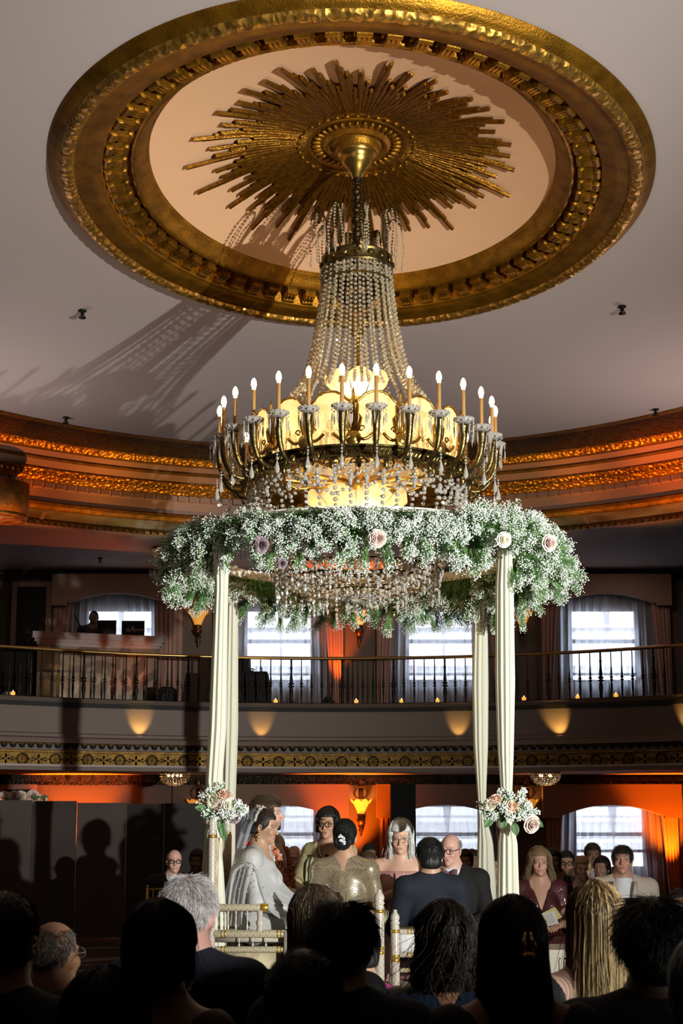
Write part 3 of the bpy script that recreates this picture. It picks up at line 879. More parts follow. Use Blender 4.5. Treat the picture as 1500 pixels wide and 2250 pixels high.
for k in range(8):
    a = k * pi / 4 + .22
    spine = [cp(.285, a, ZC + .05), cp(.27, a, ZC + .22), cp(.275, a, ZC + .38), cp(.31, a, ZC + .46), cp(.36, a, ZC + .465), cp(.405, a, ZC + .42), cp(.415, a, ZC + .36)]
    P = along(spine, .016)
    b = MB().tube(P, np.linspace(.009, .004, len(P)), 6)
    w = rotz(a) @ v3(1, 0, 0)
    for i, q in enumerate(P[3:-2]):
        t = P[min(i + 4, len(P) - 1)] - q
        t /= np.linalg.norm(t) + 1e-9
        ln = .055 * sin(pi * min(1, (i + 4) / len(P) * .9 + .12))
        for sd in (-1, 1):
            b.tube([q, q + sd * w * ln * .6 + t * .012, q + sd * w * ln - v3(0, 0, .012) + t * .02], [.006, .007, .002], 4, flat=.5)
    o = b.build('plume', BRONZE, ch)
    for j in range(3):
        s = MB()
        st = P[[-1, -8, -14][j]]
        L_ = [.34, .40, .30][j]
        s2 = along([st, st + rotz(a) @ v3((j - 1) * .03, -.01, -L_ * .5), st + rotz(a) @ v3((j - 1) * .035, .01, -L_)], .03)
        beads(s2, .0125, s, 1.2)
        s.inst(OCT_V, OCT_F, [s2[-1] - v3(0, 0, .05)], np.array([[.014, .014, .05]]))
        s.build('bead_string', BEAD, o, smooth=False)
# bead column: tent of strands falling from the crown to the shell tier
prof_r = [(.30, ZC - .05), (.315, 6.15), (.35, 5.85), (.40, 5.58), (.455, 5.38), (.53, 5.22), (.62, 5.10)]
for k in range(56):
    a = (k + .5) / 56 * 2 * pi
    off = (0, -.05)[k % 2]
    P = along([cp(max(.1, r + off * (.3 + .7 * i / 6)), a, z) for i, (r, z) in enumerate(prof_r)], .043)
    b = MB(); beads(P, .0195, b, 1.0)
    b.build('bead_strand', BEAD, ch, smooth=False)
b = MB()                                                   # short swags in the crown
for k in range(24):
    a0, a1 = k / 24 * 2 * pi, (k + 2) / 24 * 2 * pi
    for dz in (0, .05):
        beads(along([cp(.285, a0 + (a1 - a0) * u, ZC - .06 - dz - .10 * sin(pi * u)) for u in np.linspace(0, 1, 9)], .036), .016, b)
b.build('crown_bead_swags', BEAD, ch, smooth=False)
# petal shells: upper cup, tall scalloped panel ring, lower cup
def shell(a, r0, r1, z0, z1, hw, b, rim=None, nx=13, nz=7, peak=.16, ruf=0.0):
    R = []
    for i in range(nz):
        v = i / (nz - 1)
        row = []
        for j in range(nx):
            u = j / (nx - 1) * 2 - 1
            top = z1 - (z1 - z0) * peak * (abs(u) ** 2.2 + .22 * (sin(abs(u) * pi * 2.0) ** 2) * (abs(u) > .35))
            z = z0 + (top - z0) * v
            r = r0 + (r1 - r0) * v ** 1.2 + .02 * (1 - u * u) * sin(pi * v) + ruf * cos(u * 9) * v
            row.append(cp(r, a + u * hw * (0.86 + .14 * v), z))
        R.append(row)
    R = np.array(R)
    b.rings(R, closed=False)
    if rim is not None:
        rim.tube(R[-1], .011, 6)
    return R
up_b, rim_b = MB(), MB()
for k in range(8):
    shell(k * pi / 4 + .1, .14, .285, 5.13, 5.345, .40, up_b, None, peak=.22)
up_b.build('upper_shell_cup', ALAB, ch)
NP = 15
PZ0, PZ1 = 4.44, 4.915
for k in range(NP):
    a = k / NP * 2 * pi + .163
    b, rm = MB(), MB()
    R = shell(a, .86, .915, PZ0, PZ1, pi / NP * .97, b, rm, 21, 8, peak=.20)
    o = b.build('shell_panel', ALAB, ch)
    rm.build('gilt_rim', GILT2, o)
    e = MB()                                               # engraved fountain on the panel
    for (u0, v0, s) in ((-.28, .30, 1), (.28, .30, 1), (0, .52, .8)):
        for q in (1, .72, .44):
            e.tube([cp(.896 + .03 * v0, a + (u0 + .17 * s * q * cos(t)) * pi / NP, PZ0 + (v0 - .18 + .24 * s * q * max(sin(t), 0)) * .45 - (.05 if t in (0, pi) else 0)) for t in np.linspace(0, pi, 9)], .0022, 4)
    e.build('engraved_fountain', GILT2, o)
    f = MB()                                               # palmette finial between two panels
    af = a + pi / NP
    for dx, h in ((0, .50), (-.028, .40), (.028, .40), (-.05, .28), (.05, .28)):
        f.tube([cp(.905, af + dx * .25, PZ0 + .1), cp(.915, af + dx * .9, PZ0 + h * .6), cp(.92, af + dx * 1.3, PZ0 + h * .9), cp(.93, af + dx * 1.0, PZ0 + h)], [.012, .016, .013, .003], 6)
    f.ball(cp(.945, af, PZ0 + .075), (.05, .03, .05), 10, 6, 0, rotz(af))
    f.lathe([(.056, -.012), (.066, 0), (.056, .012)], cp(.95, af, PZ0 + .075), 14, 0, np.stack([rotz(af) @ v3(1, 0, 0), v3(0, 0, 1), rotz(af) @ v3(0, -1, 0)], 1))
    for sd in (-1, 1):
        f.tube([cp(.955, af + sd * t * .9 / .95 * .18, PZ0 + .12 - .055 * sin(pi * t)) for t in np.linspace(.1, 1.0, 8)], .014, 6)
        f.tube([cp(.95, af + sd * (.07 + .028 * cos(t) * (1 - t / 9)), PZ0 + .15 + .03 * sin(t) * (1 - t / 9)) for t in np.linspace(0, 6.5, 16)], .007, 5)
    f.build('palmette_finial', GILT2, ch)
lo_b = MB()
for k in range(8):
    shell(k * pi / 4 + .35, .20, .43, 4.01, 4.30, .42, lo_b, None, peak=.30)
lo_b.build('lower_shell_cup', ALAB, ch)
# pierced gallery band with leaf relief
ZB = 4.36
b = lx([(.93, ZB + .10), (.985, ZB + .10), (.985, ZB + .085), (.955, ZB + .075), (.955, ZB + .025), (.985, ZB + .012), (.99, ZB), (.97, ZB - .012), (.925, ZB - .01), (.925, ZB + .10)], 128)
for k in range(168):
    a = k / 168 * 2 * pi
    b.tube([cp(.958, a, ZB + .028), cp(.966, a + .012, ZB + .05), cp(.958, a + .030, ZB + .072)], [.010, .011, .003], 5)
for k in range(28):
    a = (k + .0) / 28 * 2 * pi
    for sd in (-1, 1):
        b.tube([cp(.97, a + sd * (.035 + .03 * cos(t) * (1 - t / 8)), ZB - .04 + .028 * sin(t) * (1 - t / 8)) for t in np.linspace(-.6, 6, 14)], .007, 4)
    b.ball(cp(.97, a, ZB - .05), (.022, .015, .045), 8, 5, 0, rotz(a))
b.build('gallery_band', BRONZE, ch, angle=40)
b = MB()
for k in range(12):
    a = k * pi / 6 + .1
    b.tube([cp(.07, a, 4.40), cp(.5, a, 4.39), cp(.94, a, 4.385)], [.022, .016, .016], 6)
b.lathe([(.01, 4.30), (.06, 4.32), (.085, 4.37), (.085, 4.42), (.05, 4.46), (.02, 4.5)], (CX, CY, 0), 20)
b.build('hub_spokes', GILT2, ch)
lx([(.62, 4.425), (.93, 4.425), (.93, 4.440), (.62, 4.440), (.62, 4.425)], 64).build('gallery_tray', GILT2, ch)
# twenty-eight horn arms, each with glass dish, prisms, sleeve and bulb
TIP = 5.045
ZD = TIP - .105 - .265
def arm_local():
    """arm built at angle 0 (towards -y), origin on the axis at z = 0"""
    def P(r, z, x=0): return v3(x, -r, z)
    horn = MB()
    pts = [P(.965, 4.37), P(1.02, 4.345), P(1.09, 4.36), P(1.145, 4.41), P(1.175, 4.48), P(1.187, 4.56), P(1.19, ZD - .02)]
    pp = along(pts, .018)
    pp = np.vstack([pts[0], pp, pts[-1]])
    rr = np.interp(np.linspace(0, 1, len(pp)), [0, .15, .5, .52, .56, .9, 1], [.018, .017, .022, .030, .023, .033, .042])
    horn.tube(pp, rr, 10)
    horn.ball(P(.985, 4.375), (.03, .03, .04), 8, 6)
    horn.tube([P(1.06, 4.345) + v3(0, .025 * cos(t), -.02 + .025 * sin(t)) for t in np.linspace(0, 5.5, 14)], .008, 5)
    dish = MB()
    R = []
    for r, z in ((.022, ZD - .012), (.05, ZD - .006), (.076, ZD + .012), (.084, ZD + .022), (.078, ZD + .018), (.05, ZD + .004), (.022, ZD)):
        R.append([P(1.19, z + (.007 * abs(sin(t * 5)) if r > .07 else 0)) + v3(r * cos(t) * (1 + .06 * abs(sin(t * 5)) * (r > .07)), r * sin(t), 0) for t in np.linspace(0, 2 * pi, 30, False)])
    dish.rings(np.array(R))
    beads([P(1.19, ZD + .026) + v3(.078 * cos(t), .078 * sin(t), 0) for t in np.linspace(0, 2 * pi, 16, False)], .012, dish)
    pr = MB()
    for j in range(10):
        t = j / 10 * 2 * pi
        c_ = P(1.19, 0) + v3(.08 * cos(t), .08 * sin(t), 0)
        beads([c_ + v3(0, 0, ZD - .002)], .010, pr)
        L_ = .05 + .012 * (j % 2)
        pr.inst(OCT_V, OCT_F, [c_ + v3(0, 0, ZD - .018 - L_)], np.array([[.008, .008, L_]]))
    dr = MB()
    c_ = P(1.205, 0)
    beads([c_ + v3(0, 0, z) for z in (4.385, 4.36, 4.335)], .012, dr)
    dr.lathe([(.002, .0), (.006, -.02), (.018, -.065), (.021, -.085), (.016, -.105), (.003, -.118)], c_ + v3(0, 0, 4.325), 9)
    cs = MB().lathe([(.012, ZD - .01), (.0165, ZD), (.0150, ZD + .12), (.0155, ZD + .265), (.012, ZD + .268)], P(1.19, 0), 12)
    bs = MB().lathe([(.012, ZD + .265), (.0155, ZD + .27), (.021, ZD + .30)], P(1.19, 0), 12)
    bu = MB().lathe([(.021, ZD + .298), (.0235, ZD + .315), (.021, ZD + .338), (.013, ZD + .358), (.005, TIP - .003), (.001, TIP)], P(1.19, 0), 12)
    return horn, dish, pr, dr, cs, bs, bu
parts = arm_local()
arm = parts[0].build('candle_arm', BRONZE, ch, local=True)
for nme, bb, m_, sm in (('glass_dish', parts[1], PRISM, False), ('prism_fringe', parts[2], PRISM, False), ('crystal_drop', parts[3], PRISM, False), ('candle_sleeve', parts[4], CANDLE, True), ('bulb_base', parts[5], PORC, True), ('candle_bulb', parts[6], BULBW, True)):
    bb.build(nme, m_, arm, smooth=sm, local=True)
arms = [arm] + [copy_tree(arm, ch) for _ in range(27)]
for k, o in enumerate(arms):
    o.location = (0, 0, -4.3)
    o.rotation_euler = (0, 0, (k + .5) / 28 * 2 * pi)
# crystal skirt under the band and the basket below
for k in range(44):
    a = (k + .5) / 44 * 2 * pi
    b = MB()
    if k % 2:
        P = along([cp(.945, a, ZB - .03), cp(.93, a, 4.18), cp(.86, a, 3.92), cp(.72, a, 3.62)], .050)
    else:
        P = along([cp(.90, a, ZB - .02), cp(.88, a, 4.10), cp(.84, a, 3.90), cp(.70, a, 3.60)], .046)
    beads(P, .0215, b, 1.12)
    b.inst(OCT_V, OCT_F, [P[2] + v3(0, 0, -.02), P[-1] - v3(0, 0, .06)], np.array([[.026, .022, .042], [.018, .018, .05]]))
    b.build('crystal_strand', PRISM, ch, smooth=False)
b = MB()
b.tube([cp(.71, t, 3.61) for t in np.linspace(0, 2 * pi, 60, False)], .010, 5, loop=True)
b.tube([cp(.42, t, 3.52) for t in np.linspace(0, 2 * pi, 44, False)], .009, 5, loop=True)
for k in range(8):
    a = k * pi / 4
    b.tube([cp(.71, a, 3.61), cp(.42, a, 3.52), cp(.05, a, 3.50)], .008, 5)
b.build('basket_hoops', DKBR, ch)
b = MB()
for k in range(56):
    a = k / 56 * 2 * pi
    beads(along([cp(.70, a, 3.60), cp(.60, a, 3.48), cp(.42, a, 3.47 + .03 * (k % 3))], .05), .021, b)
    for j, (r, z) in enumerate(((.70, 3.60), (.42, 3.50))):
        if k % (1 + j) == 0:
            L_ = .10 + .05 * ((k * 7) % 3)
            beads(along([cp(r, a, z), cp(r * .99, a, z - L_)], .044), .019, b)
            b.inst(OCT_V, OCT_F, [cp(r * .99, a, z - L_ - .03)], np.array([[.016, .016, .034]]))
for k in range(30):
    a = k / 30 * 2 * pi
    beads(along([cp(.42, a, 3.52), cp(.25, a, 3.40), cp(.05, a, 3.38)], .05), .02, b)
for k in range(44):
    a0, a1 = k / 44 * 2 * pi, (k + 3) / 44 * 2 * pi
    beads(along([cp(.93 - .05 * (k % 2), a0 + (a1 - a0) * u, ZB - .04 - (.10 + .07 * (k % 3)) * sin(pi * u)) for u in np.linspace(0, 1, 9)], .052), .0215, b)
b.build('crystal_basket', PRISM, ch, smooth=False)
# the lamps inside the shells, plus one added low to brighten the basket crystals
lamp('chandelier_lamp', 'POINT', (CX, CY, 3.82), WARM, 16, .08)
for k in range(6):
    a = k * pi / 3 + .2
    lamp('chandelier_lamp', 'POINT', tuple(cp(.62, a, 4.62)), WARM, 6.5, .06)
lamp('chandelier_lamp', 'POINT', (CX, CY - .10, 5.24), WARM, 5, .05)
lamp('chandelier_lamp', 'POINT', (CX, CY + .10, 5.24), WARM, 4, .05)
for k in range(3):
    lamp('chandelier_lamp', 'POINT', tuple(cp(.20, k * 2.1 + .3, 4.16)), WARM, 3.2, .05)
# ------------------------------------------------------------------ flower canopy: ring on four posts, garland, drapes, bouquets
RC = v3(0.137, 10.70, 0)
RZ = 3.80
WHITEW = mat('white_canopy_paint', (0.72, 0.68, 0.60), 0.45)
cano = thing('wedding_canopy', 'round white wedding canopy frame on four posts under the chandelier', 'canopy', (RC[0], RC[1], STAGE))
R = []
for a in np.arange(120) / 120 * 2 * pi:
    d = v3(cos(a), sin(a), 0)
    R.append([RC + d * 1.46 + v3(0, 0, RZ - .055), RC + d * 1.50 + v3(0, 0, RZ - .055), RC + d * 1.50 + v3(0, 0, RZ + .03), RC + d * 1.46 + v3(0, 0, RZ + .03)])
MB().rings(np.array(R), loop=True).build('ring_band', WHITEW, cano, angle=30)
POSTS = {'FL': (-.915, 9.60), 'FR': (1.235, 9.60), 'BL': (-1.0, 11.80), 'BR': (1.29, 11.80)}
for k, (x, y) in POSTS.items():
    MB().lathe([(.001, STAGE), (.11, STAGE), (.11, STAGE + .02), (.03, STAGE + .03), (.03, RZ - .05), (.045, RZ - .04), (.045, RZ), (.001, RZ)], (x, y, 0), 14).build('post', WHITEW, cano)
    d = v3(x, y, 0) - RC
    d = d / np.linalg.norm(d)
    MB().tube([v3(x, y, RZ - .09), RC + d * 1.46 + v3(0, 0, RZ - .03)], .02, 6).build('post_bracket', WHITEW, cano)

# --- baby's breath: blossoms on branching stems
BLOS = mat('babys_breath_white', (0.90, 0.93, 0.88), 0.7)
STEM = mat('fine_green_stems', (0.135, 0.27, 0.085), 0.7)
OCT6V = np.array([(1, 0, 0), (-1, 0, 0), (0, 1, 0), (0, -1, 0), (0, 0, 1), (0, 0, -1)], float)
OCT6F = np.array([(0, 2, 4), (2, 1, 4), (1, 3, 4), (3, 0, 4), (2, 0, 5), (1, 2, 5), (3, 1, 5), (0, 3, 5)])
STKV = np.array([(1, 0, 0), (-.5, .87, 0), (-.5, -.87, 0), (1, 0, 1), (-.5, .87, 1), (-.5, -.87, 1)], float)
STKF = np.array([(0, 1, 4, 3), (1, 2, 5, 4), (2, 0, 3, 5)])
def sticks(b, A, B, r, m):
    A, B = np.asarray(A), np.asarray(B)
    d = B - A
    L_ = np.linalg.norm(d, axis=1) + 1e-9
    z = d / L_[:, None]
    ref = np.where(np.abs(z[:, 2:3]) < .9, np.array([[0, 0, 1.0]]), np.array([[1.0, 0, 0]]))
    x = np.cross(ref, z); x /= np.linalg.norm(x, axis=1, keepdims=True)
    y = np.cross(z, x)
    Rm = np.stack([x, y, z], -1)
    S = np.stack([np.full(len(A), r), np.full(len(A), r), L_], 1)
    b.inst(STKV, STKF, A, S, Rm, m)
def spray(b, base, tip, spread, nb, rb, stems=.5):
    """one sprig: stems fan from base, blossoms fill a ragged dome around the tip"""
    d = tip - base
    q = rng.normal(size=(nb, 3))
    q /= np.linalg.norm(q, axis=1, keepdims=True)
    rr = rng.uniform(.25, 1, (nb, 1)) ** .55
    C = tip + q * rr * spread
    # blossoms gather in little clusters
    nc = max(3, nb // 7)
    cen = C[rng.integers(0, nb, nc)]
    own = cen[rng.integers(0, nc, nb)]
    C = own + (C - own) * rng.uniform(.2, .95, (nb, 1))
    b.inst(OCT6V, OCT6F, C, rng.uniform(.7, 1.25, nb) * rb, rand_rot(nb), 0)
    ns = int(nb * stems)
    e = C[rng.integers(0, nb, ns)]
    mid = base + d * rng.uniform(.3, .85, (ns, 1)) + rng.normal(size=(ns, 3)) * spread * .18
    sticks(b, mid, e, .0016, 1)
    n2 = max(2, ns // 4)
    sticks(b, np.broadcast_to(base, (n2, 3)) + rng.normal(size=(n2, 3)) * .012, mid[:n2], .0022, 1)
gar = thing('flower_garland', 'thick ring of white baby\'s breath with pale roses wrapped around the canopy ring', 'garland', (RC[0], RC[1], RZ))
b = MB()
def bulge(a):                                             # a: 0 = towards the camera, + to the right; thickness of the garland along the ring
    return 1.0 + .16 * sin(a * 3 + .6) + .12 * sin(a * 7 + 2.0) + .58 * (1 if 0.5 < a < 2.5 else 0) * sin((a - .5) / 2.0 * pi) - .22 * (1 if -2.4 < a < -.6 else 0)
NS = 860
for k in range(NS):
    a = (k + random.random()) / NS * 2 * pi
    a = (a + pi) % (2 * pi) - pi
    d = v3(sin(a), -cos(a), 0)
    g = bulge(a)
    th = random.choice([random.uniform(-.5, 1.0), random.uniform(-1.5, .3), random.uniform(-1.9, -.2)])      # section angle: 0 outward, -pi/2 down
    front = cos(a)
    if abs(sin(a)) > .5 and random.random() < .38: th = random.uniform(.5, 1.35)
    if front > .25: th = min(th, -.05 if abs(sin(a)) < .5 else .9)
    if front < .1 and th < .5 and random.random() < .45: th = random.uniform(pi + .1, pi + 1.2)
    reach = random.uniform(.13, .27) * g * (1.15 if th < -.2 else .9)
    if front < -.2: reach *= 1.05
    if .4 < th < 2: reach *= .72
    base = RC + d * 1.50 + v3(0, 0, RZ - (.07 if front > -.25 else .15) - .10 * random.random() * (th < 0))
    n_ = d * cos(th) + v3(0, 0, sin(th)) + d * (.25 if th < 2 else 0)
    tan = v3(cos(a), sin(a), 0)
    tip = base + n_ / np.linalg.norm(n_) * reach + tan * random.uniform(-.09, .09)
    spray(b, base, tip, random.uniform(.055, .10), random.randint(75, 112), .0056, .55)
for k in range(60):                                       # a second, hanging layer of sprigs
    a = random.uniform(-pi, pi)
    d = v3(sin(a), -cos(a), 0)
    base = RC + d * 1.54 + v3(0, 0, RZ - .16)
    tip = base + d * random.uniform(-.03, .14) * (1 if cos(a) < .3 else .8) + v3(0, 0, -random.uniform(.14, .27))
    spray(b, base, tip, random.uniform(.05, .09), 75, .0066, .6)
# dense inner greens
na = 12000
aa = rng.uniform(-pi, pi, na)
dd = np.stack([np.sin(aa), -np.cos(aa), np.zeros(na)], 1)
ph = rng.uniform(-2.0, .25, na)
A_ = RC + dd * 1.50 + np.array([[0, 0, RZ - .05]]) + rng.normal(size=(na, 3)) * .03
B_ = A_ + (dd * np.cos(ph)[:, None] + np.array([[0, 0, 1.0]]) * np.sin(ph)[:, None]) * rng.uniform(.05, .17, (na, 1)) + rng.normal(size=(na, 3)) * .035
B_[:, 2] = np.minimum(B_[:, 2], RZ - .03)
sticks(b, A_, B_, .0022, 1)
tag(b.build('babys_breath', [BLOS, STEM], gar, smooth=False), kind='stuff')
def rose(q, r, m, parent, face=(0, -1, 0), name='rose'):
    f = np.asarray(face, float); f /= np.linalg.norm(f)
    ref = v3(0, 0, 1) if abs(f[2]) < .9 else v3(1, 0, 0)
    x = np.cross(ref, f); x /= np.linalg.norm(x)
    M_ = np.stack([x, np.cross(f, x), f], 1)
    b = MB()
    for lay, (n, r0, h, op) in enumerate(((3, .22, .62, .10), (4, .42, .58, .22), (5, .62, .46, .42), (6, .82, .28, .72), (6, .95, .06, 1.05))):
        for k in range(n):
            a = k / n * 2 * pi + lay * .7
            P = []
            for i, v in enumerate(np.linspace(0, 1, 5)):
                row = []
                for u in np.linspace(-1, 1, 7):
                    w = 1.35 * pi / n * (1 - .35 * v ** 3 * u * u)
                    rad_ = r0 * (.45 + .55 * v) + op * .30 * v ** 3
                    z = -.5 + (h + .5) * v - .14 * u * u * v - op * .18 * v ** 4
                    row.append((rad_ * cos(a + u * w), rad_ * sin(a + u * w), z))
                P.append(row)
            P = np.array(P) * r
            b.rings(P @ M_.T + q, closed=False)
    b.ball(q - f * r * .35, r * .5, 10, 6)
    return b.build(name, m, parent)
RPINK = mat('blush_rose', (0.74, 0.58, 0.53), 0.6, sss=.0)
RMAUV = mat('mauve_rose', (0.36, 0.27, 0.31), 0.6)
RCRM = mat('cream_rose', (0.88, 0.84, 0.68), 0.6)
RPEACH = mat('peach_rose', (0.86, 0.62, 0.48), 0.6)
def ring_rose(px, py, Y, r, m, lab):
    q = atY(px, py, Y)
    d = q - RC; d[2] = 0; d /= np.linalg.norm(d)
    f = d * (1 if Y < 10.7 else .3) + v3(0, -.8, -.25)
    tag(rose(q, r * .86, m, gar, f), lab)
ring_rose(572, 1197, 9.02, .058, RMAUV, 'mauve rose in the garland near the left front drape')
ring_rose(829, 1183, 8.86, .062, RPINK, 'pale pink rose at the middle of the garland front')
ring_rose(1108, 1186, 9.02, .055, RCRM, 'cream rose above the right front drape')
ring_rose(1208, 1193, 9.35, .062, RPINK, 'blush rose near the right end of the garland')
ring_rose(571, 1301, 11.95, .055, RMAUV, 'dusky pink rose low in the rear garland at left')
ring_rose(684, 1288, 12.2, .048, RMAUV, 'mauve rose in the rear garland behind the crystals')
ring_rose(618, 1238, 8.95, .04, RMAUV, 'small mauve rose under the garland front')

# --- sheer ivory drapes hung from the ring and tied with bouquets
DRAPE = bpy.data.materials.new('ivory_chiffon')
DRAPE.use_nodes = True
def _dr(m):
    N, L = m.node_tree.nodes, m.node_tree.links
    N.remove(N['Principled BSDF'])
    d = N.new('ShaderNodeBsdfDiffuse'); d.inputs[0].default_value = (0.86, 0.85, 0.72, 1)
    t = N.new('ShaderNodeBsdfTranslucent'); t.inputs[0].default_value = (0.86, 0.85, 0.68, 1)
    a = N.new('ShaderNodeMixShader'); a.inputs[0].default_value = .28
    L.new(d.outputs[0], a.inputs[1]); L.new(t.outputs[0], a.inputs[2]); L.new(a.outputs[0], N['Material Output'].inputs[0])
_dr(DRAPE)
def drape(sections, label, folds, seed, depth=.06):
    """closed pleated column: sections (px_left, px_right, py, Y)"""
    r_ = np.random.default_rng(seed)
    n = folds * 8
    ph = np.cumsum(r_.uniform(.6, 1.4, folds)); ph = ph / ph[-1]
    S = np.array(sections, float)
    ys = np.linspace(S[0, 2], S[-1, 2], 60)
    R = []
    ampf = r_.uniform(.6, 1.3, n)
    for py in ys:
        l, r, Y = (np.interp(py, S[:, 2], S[:, k]) for k in (0, 1, 3))
        a, c = atY(l, py, Y), atY(r, py, Y)
        hw = (c[0] - a[0]) / 2
        cx = (c[0] + a[0]) / 2
        dp = min(depth, hw * 1.2)
        row = []
        for j in range(n):
            t = j / n * 2 * pi
            w = 1 + .16 * sin(t * folds + .8 * sin(t * 2 + seed) + .0015 * (py - ys[0]) * sin(t + seed)) * ampf[j // 8 * 8]
            row.append((cx + hw * cos(t) * (.9 + .1 * w), Y + dp * sin(t) * w, a[2]))
        R.append(row)
    o = MB().rings(np.array(R)[::-1]).build('drape', DRAPE)
    return tag(o, label, 'drape', 'ivory canopy drapes')
drape([(470, 503, 1236, 9.6), (472, 501, 1290, 9.6), (458, 497, 1600, 9.6), (451, 488, 1720, 9.58), (458, 478, 1788, 9.57), (450, 482, 1830, 9.57), (444, 490, 1900, 9.56), (440, 496, 2000, 9.55), (436, 497, 2090, 9.54), (434, 500, 2118, 9.53)],
      'ivory front drape at the left, tied with a bouquet of roses', 11, 1, .085)
drape([(498, 523, 1245, 11.8), (499, 523, 1300, 11.8), (491, 523, 1600, 11.8), (488, 518, 1740, 11.8), (490, 512, 1800, 11.8), (488, 516, 1900, 11.8), (486, 520, 2010, 11.8), (486, 522, 2065, 11.8)], 'ivory rear drape at the left, hanging just behind the front one', 8, 2, .07)
drape([(1048, 1066, 1240, 11.8), (1042, 1070, 1275, 11.8), (1037, 1073, 1500, 11.8), (1040, 1072, 1640, 11.8), (1048, 1068, 1740, 11.8), (1052, 1068, 1795, 11.8), (1049, 1083, 1850, 11.8), (1046, 1090, 1950, 11.8), (1044, 1092, 2064, 11.8)], 'ivory rear drape at the right, tied low beside the bow-tie man', 9, 3, .075)
drape([(1094, 1124, 1200, 9.6), (1088, 1128, 1290, 9.6), (1088, 1131, 1500, 9.6), (1093, 1128, 1650, 9.6), (1102, 1124, 1770, 9.58), (1102, 1124, 1800, 9.57), (1094, 1136, 1850, 9.57), (1092, 1140, 1960, 9.56), (1090, 1146, 2118, 9.55)], 'ivory front drape at the right, tied with a bouquet of roses', 11, 4, .085)

# --- bouquets tied to the front drapes
LEAFM = mat('rose_leaf', (0.07, 0.15, 0.05), 0.5)
def leaf(q, d, ln, w, parent):
    d = np.asarray(d, float); d /= np.linalg.norm(d)
    s_ = np.cross(d, v3(0, -1, .3)); s_ /= np.linalg.norm(s_)
    n_ = np.cross(s_, d)
    R = [[q + d * ln * v + s_ * u * w * sin(pi * min(v + .05, 1)) ** .7 + n_ * (abs(u) * .15 - .2 * v * v) * ln * .5 for u in (-1, -.5, 0, .5, 1)] for v in np.linspace(0, 1, 7)]
    o = MB().rings(np.array(R), closed=False).build('leaf', LEAFM, parent)
    o.modifiers.new('thick', 'SOLIDIFY').thickness = .002
def bouquet(px, py, Y, label, roses, sprays, leaves):
    c0 = atY(px, py, Y)
    t = thing('rose_bouquet', label, 'bouquet', tuple(c0), 'bouquets on the drapes')
    for (rx, ry, r, m, f, nm) in roses:
        tag(rose(atY(rx, ry, Y - .10), r, m, t, f), nm)
    b = MB()
    for (sx, sy, spd, nb, dy) in sprays:
        tip = atY(sx, sy, Y - dy)
        spray(b, c0 + v3(0, -.05, -.05), tip, spd, nb, .0066, .7)
    tag(b.build('babys_breath', [BLOS, STEM], t, smooth=False), kind='stuff')
    for (lx_, ly_, d, ln, w) in leaves:
        leaf(atY(lx_, ly_, Y - .07), d, ln, w, t)
    MB().lathe([(.05, -.045), (.072, -.02), (.075, .02), (.05, .045)], atY(px - 22 if px < 700 else px, py + 38, 9.57), 14).build('tie', DRAPE, t)
bouquet(490, 1762, 9.50, 'bouquet of blush and cream roses with baby\'s breath on the left front drape',
        [(480, 1772, .048, RPINK, (-.1, -1, .1), 'blush rose at the centre of the bouquet'), (466, 1757, .050, RCRM, (-.5, -1, .3), 'cream rose at the left of the bouquet'), (505, 1770, .050, RCRM, (.4, -1, .1), 'cream rose at the right of the bouquet'),
         (493, 1744, .048, RPEACH, (.2, -.6, 1), 'peach rose on top of the bouquet'), (516, 1798, .040, RMAUV, (.4, -1, -.5), 'mauve rose low at the right of the bouquet')],
        [(447, 1750, .05, 90, .05), (438, 1764, .03, 26, .03), (462, 1740, .05, 80, .08), (481, 1734, .045, 70, .06), (487, 1722, .03, 30, .05), (452, 1785, .05, 80, .10), (490, 1785, .05, 110, .14), (508, 1790, .05, 90, .14), (524, 1765, .05, 110, .1),
         (533, 1780, .05, 120, .1), (540, 1775, .03, 40, .08), (470, 1795, .05, 80, .12), (498, 1800, .04, 60, .1), (526, 1790, .04, 80, .1)],
        [(484, 1800, (.15, -.1, -1), .13, .03), (486, 1815, (.3, -.1, -1), .12, .028), (470, 1782, (-.6, -.3, -.4), .10, .03), (500, 1785, (.5, -.3, -.6), .10, .03), (456, 1775, (-.8, -.3, 0), .10, .03)])
bouquet(1112, 1772, 9.50, 'loose bouquet of roses and baby\'s breath on the right front drape',
        [(1125, 1770, .056, RPEACH, (.1, -1, .25), 'open peach rose at the centre of the bouquet'), (1076, 1766, .044, RCRM, (-.6, -1, .5), 'cream rose at the left of the bouquet'), (1088, 1754, .042, RPEACH, (-.2, -.7, .9), 'peach rose at the upper left of the bouquet'),
         (1170, 1812, .056, RPINK, (.5, -1, -.3), 'blush rose hanging at the lower right of the bouquet')],
        [(1104, 1742, .05, 110, .06), (1118, 1748, .055, 130, .1), (1140, 1752, .06, 150, .1), (1155, 1768, .06, 150, .1), (1145, 1790, .06, 150, .14), (1165, 1785, .05, 110, .08), (1180, 1784, .035, 40, .06), (1150, 1737, .035, 60, .02), (1120, 1795, .05, 100, .16), (1105, 1775, .05, 90, .15),
         (1085, 1790, .055, 120, .08), (1070, 1795, .045, 90, .06), (1052, 1768, .03, 24, 0), (1060, 1785, .035, 40, .02), (1160, 1802, .04, 70, .1), (1095, 1762, .04, 60, .06)],
        [(1106, 1790, (-.1, -.3, -1), .11, .03), (1128, 1808, (.2, -.3, -1), .10, .03), (1082, 1795, (-.6, -.2, -.7), .10, .03), (1172, 1800, (.6, -.2, -.5), .09, .025)])
